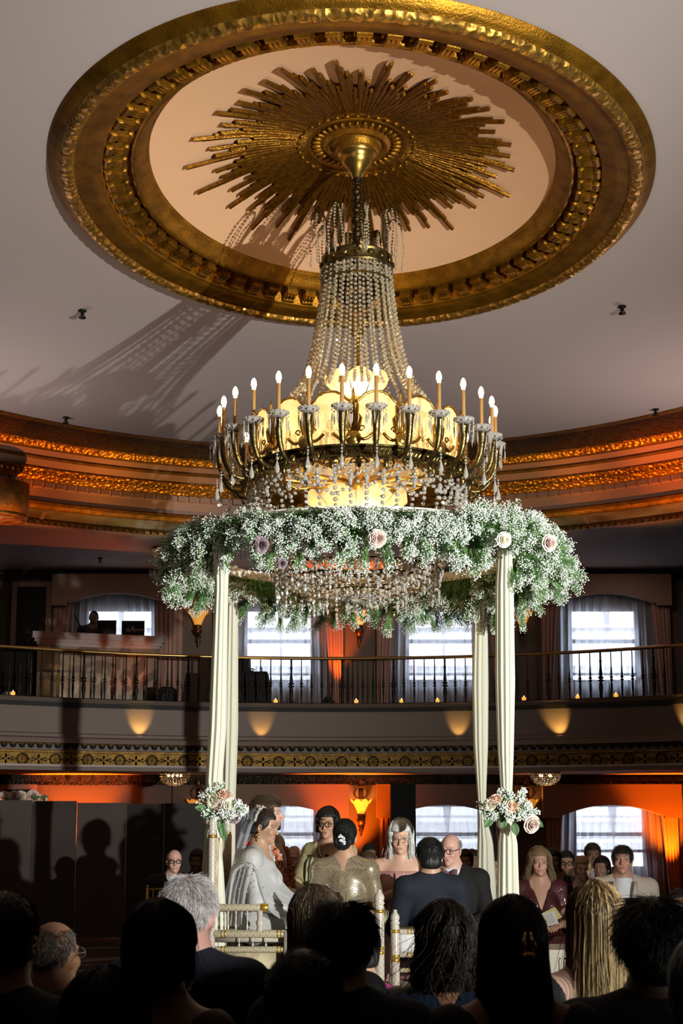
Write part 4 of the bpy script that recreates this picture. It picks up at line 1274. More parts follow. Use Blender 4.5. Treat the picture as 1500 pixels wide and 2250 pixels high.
# ------------------------------------------------------------------ people: smooth-union bodies polygonised into one continuous surface
class SDF:
    def __init__(s, h): s.h, s.P = h, []
    def ell(s, c, r, R=None, k=.02, sub=False):
        c, r = v3(*c), v3(*r)
        R_ = np.eye(3) if R is None else np.asarray(R)
        ext = np.sqrt(((R_ * r) ** 2).sum(1))
        def f(X):
            p = (X - c.astype(np.float32)) @ R_.astype(np.float32)
            q = p / r.astype(np.float32)
            k0 = np.sqrt((q * q).sum(-1)) + 1e-6
            k1 = np.sqrt(((q / r.astype(np.float32)) ** 2).sum(-1)) + 1e-6
            return k0 * (k0 - 1) / k1
        s.P.append((f, c - ext, c + ext, k, sub)); return s
    def cap(s, a, b, ra, rb=None, k=.02, sub=False):
        a, b = v3(*a), v3(*b)
        rb = ra if rb is None else rb
        m = max(ra, rb)
        ba = (b - a).astype(np.float32); L2 = float(ba @ ba) + 1e-9
        a32 = a.astype(np.float32)
        def f(X):
            pa = X - a32
            t = np.clip((pa @ ba) / L2, 0, 1)
            return np.sqrt(((pa - t[..., None] * ba) ** 2).sum(-1)) - (ra + (rb - ra) * t)
        s.P.append((f, np.minimum(a, b) - m, np.maximum(a, b) + m, k, sub)); return s
    def chain(s, pts, rad_, k=.015):
        for i in range(len(pts) - 1): s.cap(pts[i], pts[i + 1], rad_[i], rad_[i + 1], k)
        return s
    def cut(s, f, lo, hi, k=.008):
        s.P.append((f, v3(*lo), v3(*hi), k, True)); return s
    def mesh(s):
        h = s.h
        pos = [p for p in s.P if not p[4]]
        lo = np.min([p[1] for p in pos], 0) - 3 * h
        hi = np.max([p[2] for p in pos], 0) + 3 * h
        n = np.ceil((hi - lo) / h).astype(int) + 1
        F = np.full(n, .15, np.float32)
        ax = [(lo[i] + h * np.arange(n[i])).astype(np.float32) for i in range(3)]
        for f, a, b, k, sub in s.P:
            i0 = np.clip(np.floor((a - k - 2.5 * h - lo) / h).astype(int), 0, n)
            i1 = np.clip(np.ceil((b + k + 2.5 * h - lo) / h).astype(int) + 1, 0, n)
            if np.any(i1 <= i0): continue
            sl = tuple(slice(i0[i], i1[i]) for i in range(3))
            X = np.stack(np.meshgrid(ax[0][sl[0]], ax[1][sl[1]], ax[2][sl[2]], indexing='ij'), -1)
            d = f(X).astype(np.float32)
            c = F[sl]
            if sub:
                d = -d
                w = np.maximum(k - np.abs(c - d), 0) / k
                F[sl] = np.maximum(c, d) + w * w * k * .25
            else:
                w = np.maximum(k - np.abs(c - d), 0) / k
                F[sl] = np.minimum(c, d) - w * w * k * .25
        S = F < 0
        # surface nets
        c8 = [S[dx:n[0] - 1 + dx, dy:n[1] - 1 + dy, dz:n[2] - 1 + dz] for dx in (0, 1) for dy in (0, 1) for dz in (0, 1)]
        cnt = sum(c.astype(np.int8) for c in c8)
        act = (cnt > 0) & (cnt < 8)
        I = np.argwhere(act)
        idx = np.full(act.shape, -1, np.int64); idx[act] = np.arange(len(I))
        acc = np.zeros((len(I), 3)); num = np.zeros((len(I), 1))
        corners = [(dx, dy, dz) for dx in (0, 1) for dy in (0, 1) for dz in (0, 1)]
        for a in range(8):
            for b in range(a + 1, 8):
                ca, cb = np.array(corners[a]), np.array(corners[b])
                if np.abs(ca - cb).sum() != 1: continue
                fa = F[tuple((I + ca).T)]; fb = F[tuple((I + cb).T)]
                m = (fa < 0) != (fb < 0)
                t = np.where(m, fa / np.where(np.abs(fa - fb) < 1e-9, 1, fa - fb), 0)[:, None]
                acc += np.where(m[:, None], ca + t * (cb - ca), 0); num += m[:, None]
        V = (I + acc / np.maximum(num, 1)) * h + lo
        Q = []
        for d in range(3):
            e1, e2 = [q for q in range(3) if q != d]
            sa = [slice(0, n[i]) for i in range(3)]; sb = list(sa)
            sa[d], sb[d] = slice(0, n[d] - 1), slice(1, n[d])
            x = S[tuple(sa)] != S[tuple(sb)]
            E = np.argwhere(x)
            E = E[(E[:, e1] > 0) & (E[:, e2] > 0) & (E[:, e1] < n[e1] - 1) & (E[:, e2] < n[e2] - 1)]
            if not len(E): continue
            o1, o2 = np.zeros(3, int), np.zeros(3, int); o1[e1] = 1; o2[e2] = 1
            q = np.stack([idx[tuple((E - o1 - o2).T)], idx[tuple((E - o2).T)], idx[tuple(E.T)], idx[tuple((E - o1).T)]], 1)
            ins = S[tuple(E.T)]
            flip = ins if d != 1 else ~ins
            q[~flip] = q[~flip][:, ::-1]
            Q.append(q)
        return V, np.concatenate(Q)

def fast_mesh(name, V, Q, mats, parent, color=None, smooth=True):
    V = np.asarray(V) - np.array(ORG[parent.name]) if parent is not None else np.asarray(V)
    me = bpy.data.meshes.new(name)
    k = Q.shape[1]
    me.vertices.add(len(V)); me.vertices.foreach_set('co', V.astype(np.float32).ravel())
    me.loops.add(Q.size); me.loops.foreach_set('vertex_index', Q.astype(np.int32).ravel())
    me.polygons.add(len(Q)); me.polygons.foreach_set('loop_start', np.arange(0, Q.size, k, dtype=np.int32))
    me.polygons.foreach_set('use_smooth', np.full(len(Q), smooth))
    me.update(calc_edges=True)
    me.validate()
    for m in (mats if isinstance(mats, (list, tuple)) else [mats]): me.materials.append(m)
    if color is not None:
        at = me.color_attributes.new('col', 'FLOAT_COLOR', 'POINT')
        at.data.foreach_set('color', np.c_[color, np.ones(len(color))].astype(np.float32).ravel())
    o = bpy.data.objects.new(name, me)
    COL.objects.link(o)
    if parent is not None:
        o.parent = parent
        ORG[o.name] = ORG[parent.name]
    else: ORG[o.name] = (0., 0., 0.)
    return o

SKIN = mat('skin', (0.8, 0.6, 0.5), 0.48, attr='col', sss=0.06)
HAIRM = mat('hair', (0.5, .5, .5), 0.42, spec=0.45, attr='col', bump=(110, .5, 'noise', (1, 1, .15)))
HAIRS = mat('soft_hair', (0.5, .5, .5), 0.5, spec=0.4, attr='col', bump=(60, .5, 'noise', (1, 1, .12)))
TONE = {'fair': (0.60, 0.38, 0.29), 'pink': (0.62, 0.36, 0.29), 'tan': (0.44, 0.25, 0.16), 'brown': (0.27, 0.14, 0.08), 'dark': (0.12, 0.065, 0.04), 'olive': (0.40, 0.235, 0.15)}
HC = {'black': (0.008, 0.007, 0.007), 'darkbrown': (0.018, 0.011, 0.008), 'brown': (0.075, 0.042, 0.022), 'blond': (0.40, 0.27, 0.12), 'sandy': (0.20, 0.13, 0.07), 'grey': (0.30, 0.29, 0.28), 'white': (0.72, 0.70, 0.69), 'silver': (0.50, 0.49, 0.46), 'greydark': (0.10, 0.095, 0.09)}

def smooth(x, a, b):
    t = np.clip((x - a) / (b - a), 0, 1)
    return t * t * (3 - 2 * t)

class P_:                                                     # one posed person
    pass

def person(label, px, py, Y, yaw, scale=1.0, pitch=0.0, roll=0.0, tone='fair', fem=False, hair='short', hc='black', floor=0.0, stand=False, lean=0.0, body_yaw=None,
           arms='lap', h=.0065, clothes=(), bulk=1.0, name='person', group=None, beard=None, lip=None, brows=None, makeup=0.0, hairopt=None, sit_z=None):
    """px, py: where the centre of the head sits in the photograph; yaw 0 = facing the camera, +90 = facing right (+x), 180 = back to us"""
    q = P_()
    hd = atY(px, py, Y)
    yb = yaw if body_yaw is None else body_yaw
    # heading matrices: local +y is forward
    def head_m(y_deg):
        a = rad(y_deg)
        fw = v3(sin(a), -cos(a), 0)
        rt = v3(fw[1], -fw[0], 0)
        return np.stack([rt, fw, v3(0, 0, 1)], 1)
    HB = head_m(yb)
    HH = head_m(yaw) @ rotx(rad(pitch)) @ roty(rad(roll))
    S = scale
    zrel = 1.0
    # body frame origin under the neck
    fwd = HB[:, 1]
    nk = hd - HH @ v3(0, -.012, .135) * S                        # neck base
    base = v3(nk[0], nk[1], floor) - fwd * (.03 + lean * .42)
    q.base = base
    zh0, zhead = (.92, 1.64) if stand else (.55, 1.235)
    hipz = hd[2] - (zhead - zh0) * S
    def B(x, y, z):                                            # body point (metres for an average adult, measured down from the head)
        zw = hd[2] - (zhead - z) * S if z > zh0 else floor + (hipz - floor) * z / zh0
        ln = lean * max(0, (z - .55)) * .9 if not stand else 0
        return v3(base[0], base[1], 0) + HB @ v3(x * S, y * S + ln, 0) + v3(0, 0, zw)
    q.B, q.HB, q.HH, q.hd, q.S = B, HB, HH, hd, S
    def H(x, y, z): return hd + HH @ (v3(x, y, z) * S)
    q.H = H
    t = thing(name, label, 'person', tuple(base), group)
    q.obj = t
    sw = (.172 if fem else .200) * bulk ** .5
    zs = 1.415 if stand else 1.015
    zh = .92 if stand else .55
    q.sh = [B(-sw, -.01, zs), B(sw, -.01, zs)]
    q.hip = [B(-.09, 0, zh), B(.09, 0, zh)]
    if stand:
        q.knee = [B(-.10, .03, .50), B(.10, .03, .50)]; q.ank = [B(-.11, 0, .09), B(.11, 0, .09)]
    else:
        q.knee = [B(-.12, .45, .53), B(.12, .45, .53)]; q.ank = [B(-.12, .44, .09), B(.12, .44, .09)]
    dz = zs - 1.015
    if arms == 'lap':
        q.elb = [B(-sw - .065, .04, .73 + dz), B(sw + .065, .04, .73 + dz)]
        q.wri = [B(-.11, .27, .655 + dz), B(.11, .25, .655 + dz)]
    elif arms == 'side':
        q.elb = [B(-sw - .07, -.01, .71 + dz), B(sw + .07, -.01, .71 + dz)]
        q.wri = [B(-sw - .07, .14, .52 + dz), B(sw + .07, .14, .52 + dz)]
    elif arms == 'pray':
        q.elb = [B(-sw - .05, .06, .735), B(sw + .05, .06, .735)]
        q.wri = [B(-.035, .27, .84), B(.035, .27, .84)]
    elif arms == 'hold':
        q.elb = [B(-sw - .05, .03, .73), B(sw + .05, .03, .73)]
        q.wri = [B(-.13, .24, .72), B(.06, .29, .73)]
    elif arms == 'forward':
        q.elb = [B(-sw - .04, .12, .74), B(sw + .04, .12, .74)]
        q.wri = [B(-.12, .36, .74), B(.10, .38, .76)]
    elif arms == 'desk':
        q.elb = [B(-sw - .05, .08, .72 + dz), B(sw + .05, .08, .72 + dz)]
        q.wri = [B(-.14, .34, .78 + dz), B(.14, .34, .78 + dz)]
    s = SDF(h)
    # head
    def he(x, y, z, r, k=.02, R=None): s.ell(H(x, y, z), v3(*r) * S, HH if R is None else HH @ R, k)
    he(0, -.018, .030, (.074, .094, .088), .02)
    he(0, .022, -.040, (.056, .064, .074), .03)
    he(0, .045, -.075, (.040, .040, .030), .025)
    s.ell(H(0, .074, -.098), v3(.018, .016, .014) * S, HH, .02)
    for sx in (-1, 1):
        s.ell(H(sx * .036, .062, -.028), v3(.024, .022, .024) * S, HH, .02)
        s.cap(H(sx * .012, .084, .022), H(sx * .042, .072, .024), .009 * S, .008 * S, .015)
        s.ell(H(sx * .076, -.012, -.012), v3(.010, .021, .033) * S, HH @ roty(sx * .15) @ rotz(sx * -.35), .008)
        s.ell(H(sx * .082, -.006, -.010), v3(.006, .010, .017) * S, HH, .004, sub=True)
        s.ell(H(sx * .032, .094, .004), v3(.017, .016, .011) * S, HH, .012, sub=True)
        s.ell(H(sx * .032, .073, .004), v3(.0125, .0135, .0105) * S, HH, .003)
        s.ell(H(sx * .011 * (.85 if fem else 1), .097, -.034), v3(.009, .009, .008) * S * (.8 if fem else 1), HH, .008)
    ns_ = .80 if fem else 1.0
    s.cap(H(0, .083, .014), H(0, .083 + .022 * ns_, -.028), .0085 * S * ns_, .0105 * S * ns_, .012)
    s.ell(H(0, .085 + .023 * ns_, -.031), v3(.010, .009, .009) * S * ns_, HH, .008)
    s.cap(H(-.017, .085, -.060), H(.017, .085, -.060), .0055 * S, None, .008)
    s.cap(H(-.014, .084, -.071), H(.014, .084, -.071), .0062 * S, None, .008)
    s.cap(H(-.022, .095, -.0655), H(.022, .095, -.0655), .0028 * S, None, .004, sub=True)
    # neck and trunk
    nr = (.044 if fem else .054) * S * bulk ** .3
    s.cap(H(0, -.022, -.05), nk + HB @ v3(0, -.015, -.02) * S, nr, nr * 1.12, .03)
    s.cap(q.sh[0], q.sh[1], .055 * S, None, .05)
    s.cap(H(0, -.03, -.10), (np.array(q.sh[0]) + q.sh[1]) / 2, (.042 if fem else .052) * S, .07 * S, .05)
    for sx in (-1, 1): s.cap(H(sx * .02, -.03, -.12), q.sh[0 if sx < 0 else 1] * .75 + (q.sh[0] + q.sh[1]) * .125, .040 * S, .050 * S, .05)
    cz = zs - .15
    s.ell(B(0, .012, cz), v3((.150 if fem else .168) * bulk, .112 * bulk, .19 * zrel) * S, HB, .05)
    s.ell(B(0, .018, (zh + cz) / 2 - .02), v3((.125 if fem else .152) * bulk, .105 * bulk, .16 * zrel) * S, HB, .05)
    s.ell(B(0, 0, zh + .02), v3(.168 * bulk, .125 * bulk, .11 * zrel) * S, HB, .05)
    if fem:
        for sx in (-1, 1): s.ell(B(sx * .072, .085, cz + .0), v3(.064, .062, .066) * S, HB, .03)
    q.cz, q.zs, q.zh, q.sw, q.zrel, q.bulk, q.fem = cz, zs, zh, sw, zrel, bulk, fem
    for i in (0, 1):
        s.cap(q.sh[i], q.elb[i], .050 * S, .038 * S, .04)
        s.cap(q.elb[i], q.wri[i], .040 * S, .025 * S, .015)
        s.cap(q.hip[i], q.knee[i], .080 * S, .058 * S, .04)
        s.cap(q.knee[i], q.ank[i], .056 * S, .036 * S, .02)
        f_ = HB[:, 1]
        s.cap(q.ank[i] - v3(0, 0, .05), q.ank[i] + f_ * .15 - v3(0, 0, .058), .033, .028, .02)
        # hand
        d = np.array(q.wri[i]) - q.elb[i]; d /= np.linalg.norm(d)
        if arms == 'pray': d = HB @ v3(0, .35, .93)
        inw = HB @ v3(1 if i == 0 else -1, 0, 0)
        inw = inw - d * (inw @ d); inw /= np.linalg.norm(inw)
        nn = np.cross(d, inw)
        if arms == 'pray': inw, nn = HB @ v3(0, 1, -.3), inw
        w0 = np.array(q.wri[i])
        if nn[2] > 0 and arms != 'pray': nn = -nn                     # palm side down
        s.cap(w0, w0 + d * .055 * S, .021 * S, .018 * S, .012)
        for j, (o_, ln) in enumerate(((.030, .070), (.010, .080), (-.010, .075), (-.029, .058))):
            a0_ = w0 + d * .035 * S + inw * o_ * .6 * S; a1_ = w0 + d * .082 * S + inw * o_ * S
            c1 = .25 if arms != 'pray' else .02
            a2_ = a1_ + (d + nn * c1) * ln * .5 * S; a3_ = a2_ + (d * .85 + nn * c1 * 2.6) * ln * .45 * S
            s.chain([a0_, a1_, a2_, a3_], [.0115 * S, .0098 * S, .0085 * S, .007 * S], .004)
        s.chain([w0 + d * .012 * S + inw * .018 * S, w0 + d * .045 * S + inw * .043 * S, w0 + d * .078 * S + inw * .046 * S + nn * .01], [.013 * S, .0105 * S, .008 * S], .006)
    V, Q = s.mesh()
    # complexion: lips, brows, eyes, stubble in the skin colour attribute
    L = (V - hd) @ HH / S
    x, y, z = L.T
    base_c = np.array(TONE[tone] if isinstance(tone, str) else tone)
    C = np.tile(base_c, (len(V), 1))
    fr = smooth(y, .055, .075)
    def paint(m, c):
        nonlocal C
        m = np.clip(m, 0, 1)[:, None]
        C = C * (1 - m) + np.array(c) * m
    ruddy = np.exp(-((np.abs(x) - .036) ** 2 / .0005 + (z + .028) ** 2 / .0005)) * fr
    paint(ruddy * .30, base_c * v3(1.1, .72, .70))
    paint(np.exp(-(x ** 2 / .0002 + (z + .03) ** 2 / .0003)) * fr * .35, base_c * v3(1.1, .75, .7))
    if beard: paint(smooth(-z, .045, .06) * smooth(y, -.02, .03) * (z > -.14) * .8, beard)
    lips = (np.abs(x) < .024) * smooth(.0125 - np.abs(z + .0655) - .006 * (np.abs(x) / .024) ** 2, 0, .003) * fr
    paint(lips * .85, lip if lip else base_c * v3(.82, .58, .56))
    paint((np.abs(x) < .022) * np.exp(-((z + .0655) ** 2) / .0000035) * fr * .8, base_c * .25)
    ex = np.abs(x) - .032
    bc = brows if brows else tuple(np.array(HC[hc] if isinstance(hc, str) else hc) * .7 + base_c * .12)
    paint((np.abs(ex) < .017) * smooth(.0042 - np.abs(z - .024 + 10 * ex ** 2), 0, .003) * fr * .85, bc)
    eo = ex ** 2 / .0125 ** 2 + (z - .003) ** 2 / .0050 ** 2
    paint(smooth(1.7 - eo, 0, .5) * fr * .55, base_c * .35)
    paint(smooth(1.0 - eo, 0, .3) * fr, (.42, .39, .37))
    paint(smooth(1.0 - (ex ** 2 + (z - .003) ** 2) / .0056 ** 2, 0, .3) * fr, (.02, .012, .008))
    paint((np.abs(ex) < .015) * smooth(.0025 - np.abs(z - .0095 + 12 * ex ** 2), 0, .002) * fr * .9, base_c * .12)
    if hair == 'bald' or hair == 'crop':
        pass
    body = fast_mesh('body', V, Q, SKIN, t, C)
    q.body = body
    for f in clothes: f(q)
    if hair: HAIR[hair](q, np.array(HC[hc] if isinstance(hc, str) else hc), **(hairopt or {}))
    return q

# ---- clothing: shells grown over the same skeleton
def trunk(s, q, g, long=True, arms_to=1.0, fem=None, low=0.0):
    B, S, HB = q.B, q.S, q.HB
    fem = q.fem if fem is None else fem
    s.cap(q.sh[0], q.sh[1], .055 * S + g, None, .05)
    for sx in (-1, 1): s.cap(q.H(sx * .02, -.03, -.135), q.sh[0 if sx < 0 else 1] * .75 + (q.sh[0] + q.sh[1]) * .125, .034 * S + g, .050 * S + g, .05)
    s.ell(B(0, .012, q.cz), v3((.150 if fem else .168) * q.bulk * S + g, .112 * q.bulk * S + g, .19 * q.zrel * S + g), HB, .05)
    s.ell(B(0, .018, (q.zh + q.cz) / 2 - .02), v3((.125 if fem else .152) * q.bulk * S + g, .105 * q.bulk * S + g, .16 * q.zrel * S + g), HB, .05)
    if long: s.ell(B(0, 0, q.zh + .02), v3(.168 * q.bulk * S + g, .125 * q.bulk * S + g, .13 * q.zrel * S + g), HB, .05)
    if fem:
        for sx in (-1, 1): s.ell(B(sx * .072, .085, q.cz), v3(.064, .062, .066) * S + g, HB, .03)
    for i in (0, 1):
        sh, el, wr = map(np.array, (q.sh[i], q.elb[i], q.wri[i]))
        if arms_to <= 0: continue
        if arms_to < 1:
            s.cap(sh, sh + (el - sh) * arms_to, .050 * S + g, .045 * S + g, .04)
        else:
            s.cap(sh, el, .052 * S + g, .043 * S + g, .04)
            if arms_to >= 2: s.cap(el, el + (wr - el) * .93, .043 * S + g, .033 * S + g, .02)
def neckhole(s, q, r=.075, dz=.0):
    c_ = q.hd - q.HH @ v3(0, -.02, .135) * q.S - v3(0, 0, .05) * q.S
    s.cap(c_ + v3(0, 0, .03 + dz), c_ + v3(0, 0, .4), r * q.S, r * q.S * 1.3, .01, sub=True)
def vcut(s, q, zb, zt, w, k=.004, off=0.0):
    """wedge open at the front from zb (point) to zt (width w)"""
    HBf = q.HB.astype(np.float32); o = q.B(0, 0, 0).astype(np.float32)
    z0, z1 = q.B(0, 0, zb)[2], q.B(0, 0, zt)[2]
    S = q.S
    def f(X):
        p = (X - o) @ HBf
        wid = np.clip((p[..., 2] + o[2] - z0) / (z1 - z0), -1, 2) * w * S
        return np.maximum(np.abs(p[..., 0]) - wid, -(p[..., 1] - .02 * S - off))
    c = q.B(0, .1, (zb + zt) / 2)
    s.cut(f, c - .35, c + .35, k)
def legs(s, q, g, skirt=False):
    for i in (0, 1):
        s.cap(q.hip[i], q.knee[i], .082 * q.S + g, .062 * q.S + g, .05 if not skirt else .12)
        s.cap(q.knee[i], np.array(q.ank[i]) + v3(0, 0, .03), .060 * q.S + g, (.052 if not skirt else .09) * q.S + g, .03 if not skirt else .12)
def wear(name, mat_, fn, label=None, h=.009):
    def go(q):
        s = SDF(h); fn(s, q)
        V, Q = s.mesh()
        o = fast_mesh(name, V, Q, mat_, q.obj)
        if label: o['label'] = label
        return o
    return go
def suit(m_jacket, m_shirt=None, m_trouser=None, vz=.80, vw=.062, lapel=None, tie=None, bow=None):
    def go(q):
        z1 = q.zs + .085
        def sh(s, q):
            trunk(s, q, .010, True, 1.0); neckhole(s, q, .058, .035)
            c_ = q.hd - q.HH @ v3(0, -.018, .135) * q.S - v3(0, 0, .05) * q.S
            s.cap(c_ + v3(0, 0, -.02), c_ + v3(0, 0, .020), .080 * q.S, .072 * q.S, .02)
            neckhole(s, q, .056, .0)
        if m_shirt: wear('shirt', m_shirt, sh, h=.007)(q)
        def jk(s, q):
            trunk(s, q, .024, True, 2); neckhole(s, q, .080, .0)
            for i in (0, 1):
                sh_ = np.array(q.sh[i])
                s.ell(sh_ + v3(0, 0, .012), v3(.062, .062, .045) * q.S, q.HB, .03)
            if m_shirt: vcut(s, q, q.zs - 1.015 + vz + .03, z1, vw)
        wear('jacket', m_jacket, jk)(q)
        def tr(s, q): legs(s, q, .014)
        wear('trousers', m_trouser or m_jacket, tr, h=.012)(q)
        yy = lambda z: .012 + .112 * q.bulk * math.sqrt(max(.05, 1 - ((z - q.cz) / .23) ** 2)) + .016
        if lapel:
            b = MB()
            for sx in (-1, 1):
                P = []
                for u in np.linspace(0, 1, 7):
                    z = q.zs - 1.015 + vz + .03 + (z1 - .035 - (q.zs - 1.015 + vz + .03)) * u
                    w = vw * u + .004
                    wl = .052 * sin(pi * min(1, u * .72 + .12))
                    P.append([q.B(sx * w, yy(z) + .022, z), q.B(sx * (w + wl * .5), yy(z) + .026, z + .004), q.B(sx * (w + wl), yy(z) + .010, z + .01)])
                b.rings(np.array(P), closed=False)
            o = b.build('lapels', lapel, q.obj); o.modifiers.new('thick', 'SOLIDIFY').thickness = .006
        if tie:
            P = []
            for u in np.linspace(0, 1, 8):
                z = q.zs + .06 - .27 * u
                w = .016 + .022 * u if u > .1 else .020
                P.append([q.B(-w, yy(min(z, q.zs - .02)) + .012 - .02 * (u < .1), z), q.B(0, yy(min(z, q.zs - .02)) + .022 - .02 * (u < .1), z), q.B(w, yy(min(z, q.zs - .02)) + .012 - .02 * (u < .1), z)])
            o = MB().rings(np.array(P), closed=False).build('tie', tie, q.obj); o.modifiers.new('thick', 'SOLIDIFY').thickness = .006
        if bow:
            c_ = q.hd + q.HB @ v3(0, .085, -.175) * q.S
            b = MB()
            for sx in (-1, 1):
                b.rings(np.array([[c_ + q.HB @ v3(sx * xx, dy, dz) * q.S for dy, dz in ((-.014, -hh), (.012, -hh), (.012, hh), (-.014, hh))] for xx, hh in ((.004, .012), (.025, .024), (.048, .034), (.062, .032))]))
            b.ball(c_, .014, 8, 6)
            b.build('bow_tie', bow, q.obj)
    return go
def glasses(m, w=1.0, thick=.0022):
    def go(q):
        b = MB()
        H = q.H
        for sx in (-1, 1):
            b.tube([H(sx * .034 + .023 * w * cos(t), .103 - .06 * abs(.023 * cos(t)) , .002 + .018 * w * sin(t)) for t in np.linspace(0, 2 * pi, 20, False)], thick * q.S, 5, loop=True)
            b.tube([H(sx * .057 * w, .100, .006), H(sx * .078, .07, .008), H(sx * .082, .0, .010), H(sx * .080, -.02, -.006)], thick * q.S, 5)
        b.tube([H(-.012, .107, .006), H(0, .111, .009), H(.012, .107, .006)], thick * q.S, 5)
        b.build('glasses', m, q.obj)
    return go

# ---- hair
def strands(b, P, r0, taper=.5, cols=None, store=None):
    """P: (n, k, 3) polylines -> three-sided tubes"""
    P = np.asarray(P); n, k, _ = P.shape
    T = np.gradient(P, axis=1)
    T /= np.linalg.norm(T, axis=2, keepdims=True) + 1e-9
    ref = v3(.3, .8, .52)
    u = np.cross(T, ref); u /= np.linalg.norm(u, axis=2, keepdims=True) + 1e-9
    w = np.cross(T, u)
    rr = np.broadcast_to(np.asarray(r0), (n,))[:, None] * np.linspace(1, taper, k)[None]
    V = np.stack([P + rr[..., None] * (cos(a) * u + sin(a) * w) for a in (0, 2.094, 4.189)], 2).reshape(-1, 3)
    base = (np.arange(n) * k * 3)[:, None, None, None]
    i = (np.arange(k - 1) * 3)[None, :, None, None]
    j = np.arange(3)[None, None, :, None]
    j2 = (j + 1) % 3
    F = np.concatenate([base + i + j, base + i + j2, base + i + 3 + j2, base + i + 3 + j], -1).reshape(-1, 4)
    return V, F
def finish_hair(q, pieces, name='hair', m=None):
    """pieces: list of (V, F, colour per vertex)"""
    V = np.concatenate([p[0] for p in pieces]); off = np.cumsum([0] + [len(p[0]) for p in pieces])[:-1]
    F = np.concatenate([p[1] + o for p, o in zip(pieces, off)])
    C = np.concatenate([p[2] for p in pieces])
    return fast_mesh(name, V, F, m or HAIRM, q.obj, C)
def cap_piece(q, col, fn, h=.007, var=.25):
    s = SDF(h); fn(s)
    V, Q = s.mesh()
    L = (V - q.hd) @ q.HH / q.S
    az = np.arctan2(L[:, 0], -L[:, 1])
    n = np.sin(az * 41 + 3 * np.sin(az * 9)) * .5 + np.sin(az * 97) * .5
    return V, Q, np.clip(col * (1 + var * n[:, None]), 0, 1)
def scol(col, n, k3, var, alt=None, altp=.3, rg=None):
    rg = rg or rng
    c = col * rg.uniform(1 - var, 1 + var, (n, 1))
    if alt is not None:
        m = rg.random(n) < altp
        c[m] = np.array(alt) * rg.uniform(.8, 1.2, (m.sum(), 1))
    return np.repeat(c, k3, 0)
def skull(q, az, ph, r=1.0):
    """point on the skull; az 0 = back, + = right ear side; ph from the crown"""
    return np.stack([.076 * np.sin(ph) * np.sin(az), -.018 - .096 * np.sin(ph) * np.cos(az), .030 + .090 * np.cos(ph)], -1) * np.asarray(r)[..., None] + np.array([0, 0, 0])
def to_world(q, L): return q.hd + (L * q.S) @ q.HH.T
def capfn(q, g=.010, face=True, drop=-.06, front=.045, hairline=.055):
    def f(s):
        H, S, HH = q.H, q.S, q.HH
        s.ell(H(0, -.018, .032), v3(.074 + g, .094 + g, .088 + g * 1.1) * S, HH, .02)
        s.ell(H(0, -.055, -.02 + drop * .3), v3(.066 + g * .6, .050 + g, .055) * S, HH, .03)
        HHf = HH.astype(np.float32); o = q.hd.astype(np.float32)
        def cutf(X):                                              # clear the face, ears and below the nape
            p = (X - o) @ HHf / S
            face_ = np.maximum(-(p[..., 1] - front + .045 * np.clip((-p[..., 2] + .02) / .06, 0, 1)), p[..., 2] - hairline - .25 * np.clip(.0 - np.abs(p[..., 0]), -1, 0) * 0)
            low_ = p[..., 2] - drop
            return np.minimum(face_, low_) * S
        s.cut(cutf, q.hd - .3 * S, q.hd + .3 * S, .012)
    return f
def hair_short(q, col, n=2600, ln=.024, up=.3, g=.010, alt=None, altp=.3, var=.3, front=.045, hairline=.055, drop=-.058, crown=False, r0=.0011, whorl=.5, cap=True, top=0.0, phmin=.02, sweep=None, ymax=9.0):
    rg = np.random.default_rng(int(abs(q.hd[0]) * 1e4) % 9973)
    pc = []
    if cap: pc.append(cap_piece(q, col, capfn(q, g, drop=drop, front=front, hairline=hairline)))
    az = rg.uniform(-pi, pi, n); ph = np.arccos(rg.uniform(-.80, np.cos(phmin), n))
    R0 = skull(q, az, ph)
    ok = ~((R0[:, 1] > front - .045 * np.clip((-R0[:, 2] + .02) / .06, 0, 1)) & (R0[:, 2] < hairline)) & (R0[:, 2] > drop + .005)
    ok &= ~((np.abs(R0[:, 0]) > .055) & (R0[:, 1] > -.035) & (R0[:, 2] < .012))
    ok &= R0[:, 1] < ymax
    R0, az, ph = R0[ok], az[ok], ph[ok]; m = len(R0)
    N = R0 - np.array([0, -.018, .03]); N /= np.linalg.norm(N, axis=1, keepdims=True)
    dn = np.stack([np.cos(ph) * np.sin(az), -np.cos(ph) * np.cos(az), -np.sin(ph)], 1)
    sd = np.stack([np.cos(az), np.sin(az), np.zeros(m)], 1)
    d = dn * (1 - up) + N * up + sd * whorl * .4 * np.sin(ph * 3)[:, None] + rg.normal(size=(m, 3)) * .22
    if sweep is not None:                                     # combed one way over the top
        sv = np.array(sweep, float); dn2 = sv - N * (N @ sv)[:, None]
        f = np.clip(np.cos(ph) * 1.6 + .2, 0, 1)[:, None]
        d = d * (1 - f) + f * (dn2 + N * up + rg.normal(size=(m, 3)) * .14)
        dn = dn * (1 - f) + dn2 * f
    d /= np.linalg.norm(d, axis=1, keepdims=True)
    L_ = ln * rg.uniform(.6, 1.25, (m, 1)) * (1 + top * np.clip(np.cos(ph), 0, 1)[:, None])
    st = np.linspace(0, 1, 5)[None, :, None]
    P = R0[:, None] * 1.0 + N[:, None] * g * .75 + d[:, None] * L_[:, None] * st + dn[:, None] * L_[:, None] * .35 * st ** 2
    W_ = to_world(q, P)
    V, F = strands(None, W_, r0 * q.S, .35)
    pc.append((V, F, scol(col, m, 15, var, alt, altp, rg)))
    finish_hair(q, pc)
